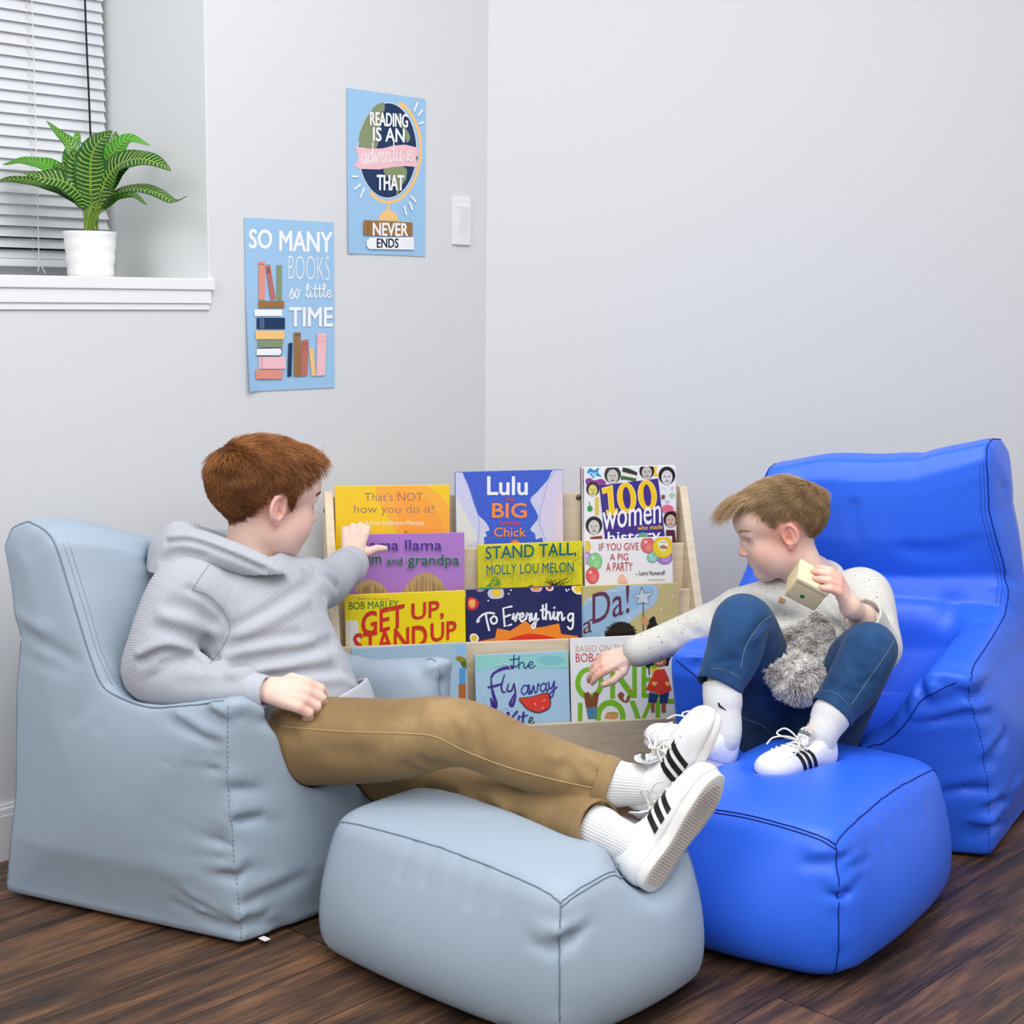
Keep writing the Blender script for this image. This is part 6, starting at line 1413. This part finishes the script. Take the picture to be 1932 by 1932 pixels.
# the block and the hand closed over it
bc0 = at(1524, 1104, 2.80)
ba = unit(V(.89, 0, -.46)); bb = V(.24, .86, .45); bb = unit(bb - ba * (bb @ ba)); bcn = np.cross(ba, bb); bcn = bcn if bcn[2] > 0 else -bcn      # edge, depth, lid normal
HB = V(.0335, .030, .026)
x = unit(bcn * .58 - ba * .81); z = unit(ba * .58 + bcn * .81); LH2 = np.stack([x, np.cross(x, z), z], 1)
hw = bc0 + ba * .046 + bcn * .0345 - bb * .002 - x * .054
tips = hand(S, hw, LH2, .113, True, [(.52, .42, .14), (.55, .42, .14), (.57, .40, .14), (.60, .40, .12)], (.16, .04, -.08, -.20), ((.24, .26, -.10), (.40, .34, -.24), (.50, .34, -.40)), 1.0)
S.add(seg(b['lw'], hw, .0205, .0165), .02)
S.cut(rbox(bc0, HB + .0005, .003, np.stack([ba, bb, bcn], 1)), .001)
v, f = S.mesh(2); SK2 = S
spots = [(W2_(-.03, .36, .5), .05, .75), (W2_(-.03, .36, .34), .03, .65), (W2_(.24, .22, .30), .035, .35), (W2_(.44, 0, .33), .020, .55), (W2_(.38, 0, .2), .014, .8)] + [(hw + LH2 @ V(.06, y, .0), .02, .6) for y in (-.02, 0, .02)] + [(q[1], .014, .6) for q in tips] + [(b['rw'] + RH2 @ V(.09, y, 0), .022, .55) for y in (-.02, .02)]
p2 = meshobj('person', v, f, skin2, None, True, None, {'blush': blush_of(v, spots)})
tag(p2, 'small light-brown-haired boy in a white sweater and jeans holding a wooden block', 'person')
eyes(p2, W2_, R2h, hs2, (120, 140, 150), unit(V(-.93, -.18, -.25)))
eyebrows(p2, W2_, hs2, mat('sandy_brow', (196, 160, 126), .6, .2), 5)
def ln2(q, d, n, r):
    top = np.clip((q[:, 2] - .66) / .2, 0, 1); L = .05 + .15 * top; L *= r.uniform(.7, 1.15, len(q)); up = .004 + .016 * top
    dd = d.copy(); dd += top[:, None] * V(.7, .0, .15); dd[:, 2] -= (1 - top) * .6
    return L, dd + .16 * r.normal(size=dd.shape), up
def fringe2(r):
    n = 1100; y = r.uniform(-.22, .24, n); a = np.stack([.20 + .10 * r.random(n) - .3 * y * y, y, (.885 - .3 * y * y + .04 * r.random(n))], 1)
    d = np.stack([.9 + .1 * r.random(n), -.05 + .20 * r.normal(size=n), .02 + .16 * r.random(n)], 1); d /= np.linalg.norm(d, axis=1)[:, None]
    return a, d, r.uniform(.16, .40, n)
HL2 = np.array([(-.60, .16), (-.47, .17), (-.36, .22), (-.28, .32), (-.20, .46), (-.13, .58), (-.07, .60), (.0, .60), (.05, .575), (.09, .555), (.12, .61), (.18, .72), (.23, .80), (.28, .87), (.33, .91), (.50, .94)])
hair(SK2, [((.13, .02, .84), (.22, .24, .07))], p2, W2_, R2h, hO2, hs2, [(0, (112, 86, 60)), (.4, (160, 128, 92)), (.75, (190, 158, 118)), (1, (218, 192, 152))], 'sandy', 17, V(-.42, .0, .93), ln2, fringe2, 20000, .62, HL2); del SK2

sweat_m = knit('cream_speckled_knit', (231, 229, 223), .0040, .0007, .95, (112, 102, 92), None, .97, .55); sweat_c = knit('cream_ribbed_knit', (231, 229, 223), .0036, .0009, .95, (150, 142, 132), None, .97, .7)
fw2 = unit(V(-.5, -.82, .28))
torso = [b['neck'] + V(0, 0, -.012), b['chest'], b['waist'], b['pelv']]; tr = [.060, .116, .114, .108]
arml = [b['chest'] * .35 + b['ls'] * .65, b['ls'], b['ls'] * .4 + b['le'] * .6, b['le'], b['le'] * .5 + b['lw'] * .5, b['lw']]; rl = [.07, .058, .052, .047, .043, .039]
armr = [b['chest'] * .35 + b['rs'] * .65, b['rs'], b['re'], b['re'] * .5 + b['rw'] * .5, b['rw']]; rr = [.07, .054, .041, .036, .033]
S = SDF(V(.16, 2.76, .26), V(.86, 3.30, .70), .0036)
S.add(limb(torso, tr, 5, fw2, 1.34), .02); S.add(limb(armr, rr, 6), .03); S.add(limb(arml, rl, 6), .016); S.add(limb([at(1395, 1145, 3.09), at(1440, 1136, 3.06), at(1500, 1124, 3.06)], [.040, .044, .05], 4), .03)
e = unit(b['lw'] - b['le']); S.half(b['lw'] - e * .004, e, b['lw'] - .06, b['lw'] + .06, .003)
hn2 = unit(V(-.16, -.28, .95)); hc2 = at(1530, 1094, 3.085)
S.cut(seg(hc2 - hn2 * .02, hc2 + hn2 * .10, .049, .056), .008); FT = surface(S)
fold([(1450, 1165, 2.97), (1520, 1175, 2.95), (1600, 1185, 2.95)], .013, .006); fold([(1460, 1182, 2.97), (1530, 1196, 2.95), (1610, 1205, 2.95)], .012, -.005); fold([(1480, 1205, 2.97), (1540, 1222, 2.95), (1600, 1222, 2.95)], .012, .006)
fold([(1590, 1115, 2.95), (1610, 1150, 2.93), (1618, 1180, 2.92)], .009, .006); fold([(1400, 1120, 3.04), (1440, 1140, 3.0), (1470, 1160, 2.98)], .012, .005); fold([(1640, 1170, 2.88), (1670, 1190, 2.86)], .010, .005); fold([(1650, 1140, 2.92), (1680, 1165, 2.9)], .011, .004)
fold([(1290, 1180, 3.07), (1320, 1200, 3.06)], .010, .004); fold([(1260, 1190, 3.06), (1275, 1215, 3.05)], .010, .003); fold([(1330, 1150, 3.1), (1345, 1175, 3.08)], .01, .004)
v, f = S.mesh(2); sw = meshobj('sweater', v, f, sweat_m, p2, True)
planar_ribs(sw, v, f, [(torso, tr, V(.12, 0, -1)), (armr, rr, None), (arml, rl, None)]); swT = BVHTree.FromPolygons([Vector(p) for p in v], f.tolist())
e = unit(b['rw'] - b['re']); cuff('cuff', b['rw'] - e * .035, b['rw'] + e * .012, .0345, .030, sweat_c, sw)
e = unit(b['lw'] - b['le']); cuff('cuff', b['lw'] - e * .035, b['lw'] + e * .010, .0425, .0385, sweat_c, sw)
S = SDF(hc2 - .12, hc2 + .12, .0026); hx2 = unit(np.cross(V(0, 1, 0), hn2)); S.add(torus(hc2 + hn2 * .004, np.stack([hx2, np.cross(hn2, hx2), hn2], 1), .056, .0095, 1.06), 0); S.add(torus(hc2 + hn2 * .014, np.stack([hx2, np.cross(hn2, hx2), hn2], 1), .054, .007, 1.06), .01)
v, f = S.mesh(1); rel = v - hc2; meshobj('collar', v, f, sweat_c, sw, True, None, {'rib': np.arctan2(rel @ hx2, rel @ np.cross(hn2, hx2)) * .056})
m = MB(); bp = at(1483, 1135, 2.955); h = swT.find_nearest(Vector(bp)); m.box(np.array(h[0]) + np.array(h[1]) * .002, (.006, .0045, .0016), frame(V(.9, 0, -.4), np.array(h[1])), 0, .001); world(m.build('toggle_button', mat('tan_button', (186, 140, 96), .5, .3)), sw)

denim = woven('blue_denim', (27, 60, 100), (15, 40, 75), 14, 2.2)
S = SDF(V(.30, 2.58, .13), V(.80, 3.16, .60), .0036)
S.add(ell(b['pelv'] + V(0, 0, -.012), (.118, .115, .080)), .02)
S.add(limb(legr, qr, 6), .014); S.add(limb(legl, ql, 6), .014); FT = surface(S)
for q in (([(1448, 1168, 2.73), (1420, 1200, 2.73), (1405, 1225, 2.72)], .007, .004), ([(1440, 1185, 2.73), (1412, 1215, 2.72)], .008, -.003), ([(1360, 1270, 2.69), (1390, 1262, 2.69)], .008, .003), ([(1345, 1250, 2.69), (1400, 1245, 2.69)], .009, .003), ([(1620, 1290, 2.69), (1650, 1280, 2.69)], .008, .003), ([(1590, 1300, 2.68), (1615, 1310, 2.68)], .007, .003), ([(1610, 1260, 2.69), (1640, 1270, 2.69)], .009, .003)): fold(*q)
er = unit(b['ra'] - legr[3]); el = unit(b['la'] - legl[3]); open_leg(S, b['ra'], er, .041); open_leg(S, b['la'], el, .0395)
v, f = S.mesh(2); jn = meshobj('jeans', v, f, denim, p2, True, None, {'wear': .55 * np.exp(-((v - b['rk'] - V(-.02, -.04, .03)) ** 2).sum(1) / .003) + .45 * np.exp(-((v - b['lk'] - V(0, -.04, .02)) ** 2).sum(1) / .003) + .2 * np.exp(-((v - legr[3] - V(0, -.05, 0)) ** 2).sum(1) / .003)})
jT = BVHTree.FromPolygons([Vector(p) for p in v], f.tolist()); jthr = mat('denim_thread', (112, 128, 146), .8, .1)
px_line('side_seam', jT, [(1458, 1162), (1440, 1172), (1422, 1195), (1405, 1225), (1398, 1262)], .0009, jthr, jn); px_line('side_seam', jT, [(1690, 1205), (1668, 1240), (1640, 1280), (1606, 1330)], .0008, jthr, jn)
px_line('hem_stitching', jT, [(1326, 1268), (1360, 1262), (1400, 1280)], .0006, jthr, jn); px_line('hem_stitching', jT, [(1545, 1300), (1580, 1310), (1606, 1338)], .0006, jthr, jn)
px_line('side_seam', jT, [(1385, 1330), (1400, 1352), (1440, 1370), (1470, 1400)], .0008, jthr, jn)
cuff('hem', b['ra'] - er * .018, b['ra'] + er * .004, .0425, .0432, denim, jn); cuff('hem', b['la'] - el * .018, b['la'] + el * .004, .041, .0415, denim, jn)
zl = unit(V(.10, .0, 1)); tl_ = unit(V(-.80, -.60, .03)); o_l2 = LANK + V(.03, .022, -.069)
sl_ = shoe(p2, o_l2, tl_, zl, .178, True, b['la'] - el * .010, .0315, True)
zr = unit(V(.34, .05, .94)); tr_ = unit(V(-.88, -.32, .34)); o_r2 = RANK + V(.022, .0, -.068)
sr_ = shoe(p2, o_r2, tr_, zr, .178, False, b['ra'] - er * .010, .0315)
# small black tick on each sock
for sk, px in ((sl_, (1528, 1360)), (sr_, (1362, 1333))):
    sob = sk[3]; T = BVHTree.FromPolygons([vv.co for vv in sob.data.vertices], [list(p.vertices) for p in sob.data.polygons])
    h = T.ray_cast(Vector(EYE), Vector(ray(*px)))
    if h[0] is not None:
        c, nn = np.array(h[0]), np.array(h[1]); u = unit(np.cross(V(0, 0, 1), nn)); w_ = np.cross(nn, u); A = Art(lambda x, y: (x, y))
        A.spl([(-.0075, -.006), (-.0045, -.0065), (-.0035, -.003), (.002, .001), (.009, .007), (.001, .0035), (-.005, .0005)], (16, 16, 18), 4)
        A.build('sock_mark', sob, lambda a, b_, l: c + u * a - w_ * b_ + nn * (l + .0012), .0003, .0001)

# ---------------------------------------------------------------- wooden block
bk = thing('wooden_block', 'small pale wooden block with a green dot held by the boy in the white sweater', 'toy block', None, bc0)
wood_b = mat('pale_block_wood', (214, 194, 150), .5, .3); n = NT(wood_b); n.link(n.ramp(n.noise(n.coord('Object', (8, 60, 60)), 3, 3, .5), [(.3, (212, 193, 150)), (.7, (220, 203, 162))]), n.b.inputs['Base Color'])
wood_l = mat('pale_lid_wood', (236, 220, 184), .45, .3)
RB = np.stack([ba, bb, bcn], 1)
m = MB(); m.box(bc0 - bcn * .005, HB - V(.0012, .0012, .005), RB, 0, .003); world(m.build('body', wood_b, None, True), bk)
m = MB(); m.box(bc0 + bcn * (HB[2] - .0052), V(HB[0], HB[1], .005), RB, 0, .003); world(m.build('lid', wood_l, None, True), bk)
m = MB(); c = bc0 - bcn * .008 - bb * (HB[1] - .0010) - ba * .004
ring = [c + ba * .0042 * math.cos(a) + bcn * .0042 * math.sin(a) for a in np.arange(20) * math.pi / 10]; m.add(ring + [p - bb * .0006 for p in ring], [tuple(range(20, 40))] + [(i, (i + 1) % 20, 20 + (i + 1) % 20, 20 + i) for i in range(20)]); world(m.build('dot', mat('green_dot', (52, 110, 48), .5, .3)), bk)

# ---------------------------------------------------------------- plush toy
def plush():
    Yp = 2.80
    c_body, c_head, c_top, c_ear, c_arm, c_arm2 = at(1522, 1222, 2.865), at(1508, 1276, 2.80), at(1540, 1186, 2.90), at(1466, 1268, 2.80), at(1566, 1236, 2.83), at(1478, 1225, 2.86)
    t = thing('plush_toy', 'fluffy grey plush toy lying in the lap of the boy in jeans', 'stuffed toy', None, c_head - V(0, 0, .045))
    fur = mat('grey_fur', (190, 184, 180), .8, .1); n = NT(fur)
    n.link(n.ramp(n.n('ShaderNodeAttribute', attribute_name='tone').outputs[2], [(0, (150, 138, 132)), (.3, (214, 206, 200)), (.6, (238, 234, 230)), (1, (250, 249, 247))]), n.b.inputs['Base Color'])
    for nm, prims, N, sd in (('body', [(c_body, (.054, .044, .046)), (c_top, (.026, .026, .030))], 8000, 1), ('head', [(c_head, (.049, .044, .043))], 6500, 2), ('ear', [(c_ear, (.017, .014, .016))], 1200, 3), ('ear', [(at(1536, 1250, 2.83), (.016, .014, .015))], 900, 6), ('arm', [(c_arm, (.030, .018, .018))], 1800, 4), ('arm', [(c_arm2, (.018, .018, .026))], 1400, 5)):
        r = np.random.default_rng(sd); S = SDF(c_body - .16, c_body + .16, .004)
        for c, q in prims: S.add(ell(c, np.array(q) * .94), .02)
        v, f = S.mesh(2); fn = np.cross(v[f[:, 1]] - v[f[:, 0]], v[f[:, 2]] - v[f[:, 0]]); fn /= np.linalg.norm(fn, axis=1)[:, None] + 1e-12
        k = r.integers(0, len(f), N); w = r.dirichlet([1, 1, 1, 1], N); roots = (v[f[k]] * w[:, :, None]).sum(1); nn = fn[k]
        clump = np.sin(roots @ V(210, 150, 180) + 2) + np.sin(roots @ V(-130, 220, 240)); sw_ = np.stack([np.sin(roots @ V(90, 60, 120)), np.cos(roots @ V(70, 110, -60)), np.sin(roots @ V(-100, 80, 90)) - .4], 1)
        d = nn + .9 * sw_ + .35 * r.normal(size=nn.shape); d = d + nn * np.maximum(.25 - (d * nn).sum(1), 0)[:, None]; d /= np.linalg.norm(d, axis=1)[:, None]
        L = r.uniform(.010, .018, N); sd_ = np.cross(d, r.normal(size=d.shape)); sd_ /= np.linalg.norm(sd_, axis=1)[:, None]; s2 = np.cross(d, sd_)
        pts = []
        for q, ww in ((0, .0012), (.5, .0010), (1, .0002)):
            p = roots + d * (L * q)[:, None] - V(0, 0, .004) * q * q
            pts.append(np.stack([p + sd_ * ww, p - sd_ * ww * .5 + s2 * ww * .87, p - sd_ * ww * .5 - s2 * ww * .87], 1))
        vs = np.concatenate(pts, 1).reshape(-1, 3); fs = []
        for q in range(2):
            for j in range(3): fs.append((q * 3 + j, q * 3 + (j + 1) % 3, q * 3 + 3 + (j + 1) % 3, q * 3 + 3 + j))
        F = (np.arange(N)[:, None, None] * 9 + np.array(fs)[None]).reshape(-1, 4)
        base = np.clip(.52 + .2 * clump + .12 * r.normal(size=N), 0, .8); tone = np.stack([base * .75, base, np.clip(base + .3, 0, 1)], 1).repeat(3, 1).ravel()
        meshobj(nm, np.concatenate([v, vs]), np.concatenate([f, F + len(v)]), fur, t, True, None, {'tone': np.concatenate([np.full(len(v), .4), tone])})
plush()

# ---------------------------------------------------------------- soft seats give way under the boys
def conform(stool, cover, people, back):
    bvs = []
    for p in people:
        for o in [p] + [c for c in p.children] + [g for c in p.children for g in c.children]:
            if o.type == 'MESH' and o.name.split('.')[0] in ('hoodie', 'trousers', 'jeans', 'sweater', 'shoe', 'sole', 'cuff', 'sock', 'person', 'hood', 'hem_band'):
                bvs.append(BVHTree.FromPolygons([v.co for v in o.data.vertices], [list(q.vertices) for q in o.data.polygons]))
    me = cover.data; dirs = [Vector((0, 0, -1)), Vector(tuple(map(float, back))).normalized()]
    co = [v.co.copy() for v in me.vertices]; sh = {}
    for i, c in enumerate(co):
        if c.z < .06: continue
        for _ in range(3):
            moved = False
            for T in bvs:
                h = T.find_nearest(c, .12)
                if h[0] is None or (c - h[0]).dot(h[1]) > -.0002: continue
                best = None
                for d in ([dirs[0]] if stool or c.z < .44 else [dirs[1]]):
                    r_ = T.ray_cast(c, d)
                    if r_[0] is not None and r_[1].dot(d) > 0 and (best is None or r_[3] < best[1]): best = (d, r_[3])
                if best is not None and best[1] < (.085 if stool else .11): c = c + best[0] * (best[1] + .0025); moved = True
            if not moved: break
        if (c - co[i]).length > 0: sh[i] = c
    n = len(co); D = np.zeros((n, 3)); fix = np.zeros(n, bool)
    for i, c in sh.items(): D[i] = np.array(c) - np.array(co[i]); fix[i] = True
    ed = np.empty(len(me.edges) * 2, np.int32); me.edges.foreach_get('vertices', ed); ed = ed.reshape(-1, 2); cnt = np.bincount(ed.ravel(), minlength=n)[:, None]
    D0 = D.copy()
    for _ in range(14):
        A = np.zeros_like(D)
        for k in range(3): A[:, k] = np.bincount(ed[:, 0], D[ed[:, 1], k], n) + np.bincount(ed[:, 1], D[ed[:, 0], k], n)
        D = A / np.maximum(cnt, 1); m = fix & (np.linalg.norm(D, axis=1) < np.linalg.norm(D0, axis=1)); D[m] = D0[m]
    X = np.array([tuple(c) for c in co]) + D; me.vertices.foreach_set('co', X.astype(np.float32).ravel())
    me.update()
def child(o, nm): return [c for c in o.children if c.name.split('.')[0] == nm][0]
for o in [k for k in bpy.data.objects if k.get('category') in ('bean bag chair', 'footstool')]:
    grey = 'grey' in o['label']
    conform(o['category'] == 'footstool', child(o, 'cover'), [p1 if grey else p2], (-d1 if grey else -d2_))
# ---------------------------------------------------------------- potted plant on the sill
pq = onp(171, 505, lw(0, 0, -.16), N1); PB = V(pq[0], pq[1], ZSILL)
pl = thing('potted_plant', 'green zebra-striped leafy plant in a white ribbed pot on the window sill', 'plant', None, PB)
pot_m = mat('white_pot', (238, 238, 238), .35, .45)
def lathe(prof, n, c):
    v = [c + V(r * math.cos(a), r * math.sin(a), z) for r, z in prof for a in np.arange(n) * 2 * math.pi / n]
    f = [(i * n + j, i * n + (j + 1) % n, (i + 1) * n + (j + 1) % n, (i + 1) * n + j) for i in range(len(prof) - 1) for j in range(n)]
    return v, f
ptop = at(171, 437, PB[1])[2] - ZSILL
rt, rb = .0535, .0455
prof = [(0, 0), (rb - .004, 0), (rb, .003)]
for i in range(1, 25):
    t = i / 24; prof.append((rb + (rt - rb) * t + .0009 * math.sin(t * 2 * math.pi * 3.2), .003 + (ptop - .005) * t))
prof += [(rt - .001, ptop), (rt - .004, ptop), (rt - .006, ptop - .012), (0, ptop - .012)]
v, f = lathe(prof, 48, PB); meshobj('pot', v, f, pot_m, pl, True)
v, f = lathe([(0, ptop - .006), (rt - .006, ptop - .011)], 24, PB); meshobj('soil', v, f, mat('dark_soil', (48, 40, 34), .95, .1), pl, True)
lm = mat('striped_leaf', (40, 88, 34), .38, .45); n = NT(lm)
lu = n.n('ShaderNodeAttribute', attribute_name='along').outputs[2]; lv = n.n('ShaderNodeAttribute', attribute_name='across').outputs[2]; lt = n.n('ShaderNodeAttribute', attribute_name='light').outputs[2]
av = n.math('ABSOLUTE', lv)
ph = n.math('SUBTRACT', n.math('MULTIPLY', lu, 115.0), n.math('MULTIPLY', n.math('POWER', av, 1.3), 1.35))
ph = n.math('ADD', ph, n.math('MULTIPLY', n.noise(n.coord('Object'), 40, 2, .5), 1.0))
tri = n.math('ABSOLUTE', n.math('SUBTRACT', n.math('FRACT', ph), .5))
line = n.math('MULTIPLY', n.math('LESS_THAN', tri, .085), n.math('MULTIPLY', n.math('GREATER_THAN', av, .05), n.math('LESS_THAN', av, .86)))
mid = n.math('LESS_THAN', av, .065)
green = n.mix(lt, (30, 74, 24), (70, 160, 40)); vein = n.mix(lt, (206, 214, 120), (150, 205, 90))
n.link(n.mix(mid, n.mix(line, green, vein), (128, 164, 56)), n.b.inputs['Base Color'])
stem_m = mat('leaf_stem', (112, 142, 50), .5, .3)
ZC = lambda x, y: (x / 3.0187, y / 3.0187)
C0 = PB + V(0, 0, ptop - .004)
def safe(p):
    """keep clear of the side of the recess by coming forward along the line of sight"""
    d = unit(p - EYE)
    for _ in range(80):
        q = p - CORNER
        s, off = -float(q @ E1), float(q @ N1)
        if off > .012 or (s > SR + .012 and off > -DEEP + .055): break
        p = p - d * .006
    return p
def leaf(pts, width, dY, roll, light, seed, tipdrop=0):
    r = random.Random(seed); n_ = len(pts)
    mid = [safe(at(*ZC(x, y), PB[1] + dY * (i / (n_ - 1)))) for i, (x, y) in enumerate(pts)]
    b0 = mid[0]; M = spline(mid, 8); L = np.concatenate([[0], np.cumsum(np.linalg.norm(np.diff(M, axis=0), axis=1))]); T = L / L[-1]
    vv, al, ac = [], [], []; nc = 9
    for i, p in enumerate(M):
        t = unit(M[min(i + 1, len(M) - 1)] - M[max(i - 1, 0)]); view = unit(p - EYE)
        up = unit(V(0, 0, 1) * math.cos(roll) - view * math.sin(roll)); wd = np.cross(t, up)
        wd = unit(wd) if np.linalg.norm(wd) > .05 else V(1, 0, 0); nn = unit(np.cross(wd, t))
        if nn[2] < 0 and roll < .8: nn = -nn
        w = width * (math.sin(math.pi * min(1, .04 + .96 * T[i]) ** .8) ** .75 if T[i] < 1 else 0) * (1 - .15 * T[i])
        for c in np.linspace(-1, 1, nc):
            rip = .05 * width * math.sin(T[i] * 19 + c * 3 + seed) * abs(c)
            vv.append(p + wd * c * w + nn * (abs(c) * w * .30 - c * c * w * .22 + rip)); al.append(L[i]); ac.append(c)
    ff = [(i * nc + j, i * nc + j + 1, (i + 1) * nc + j + 1, (i + 1) * nc + j) for i in range(len(M) - 1) for j in range(nc - 1)]
    vv = np.array(vv); k = len(vv); nrm = np.zeros_like(vv)
    for q in ff:
        g = np.cross(vv[q[1]] - vv[q[0]], vv[q[3]] - vv[q[0]])
        for a in q: nrm[a] += g
    nrm /= np.linalg.norm(nrm, axis=1)[:, None] + 1e-12
    allv = np.concatenate([vv, vv - nrm * .0007]); F = ff + [tuple(k + a for a in q[::-1]) for q in ff]
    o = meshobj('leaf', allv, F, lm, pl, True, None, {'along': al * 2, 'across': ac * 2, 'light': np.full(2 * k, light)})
    m = MB(); c = C0 + V(r.uniform(-.012, .012), r.uniform(-.012, .012), -.01)
    m.tube(spline([c, c * .45 + b0 * .55 + V(0, 0, .012), b0, M[5]], 6), [.0030] * 7 + [.0026] * 6 + [.0020] * 5 + [.0014], 6); world(m.build('stem', stem_m, None, True), pl)
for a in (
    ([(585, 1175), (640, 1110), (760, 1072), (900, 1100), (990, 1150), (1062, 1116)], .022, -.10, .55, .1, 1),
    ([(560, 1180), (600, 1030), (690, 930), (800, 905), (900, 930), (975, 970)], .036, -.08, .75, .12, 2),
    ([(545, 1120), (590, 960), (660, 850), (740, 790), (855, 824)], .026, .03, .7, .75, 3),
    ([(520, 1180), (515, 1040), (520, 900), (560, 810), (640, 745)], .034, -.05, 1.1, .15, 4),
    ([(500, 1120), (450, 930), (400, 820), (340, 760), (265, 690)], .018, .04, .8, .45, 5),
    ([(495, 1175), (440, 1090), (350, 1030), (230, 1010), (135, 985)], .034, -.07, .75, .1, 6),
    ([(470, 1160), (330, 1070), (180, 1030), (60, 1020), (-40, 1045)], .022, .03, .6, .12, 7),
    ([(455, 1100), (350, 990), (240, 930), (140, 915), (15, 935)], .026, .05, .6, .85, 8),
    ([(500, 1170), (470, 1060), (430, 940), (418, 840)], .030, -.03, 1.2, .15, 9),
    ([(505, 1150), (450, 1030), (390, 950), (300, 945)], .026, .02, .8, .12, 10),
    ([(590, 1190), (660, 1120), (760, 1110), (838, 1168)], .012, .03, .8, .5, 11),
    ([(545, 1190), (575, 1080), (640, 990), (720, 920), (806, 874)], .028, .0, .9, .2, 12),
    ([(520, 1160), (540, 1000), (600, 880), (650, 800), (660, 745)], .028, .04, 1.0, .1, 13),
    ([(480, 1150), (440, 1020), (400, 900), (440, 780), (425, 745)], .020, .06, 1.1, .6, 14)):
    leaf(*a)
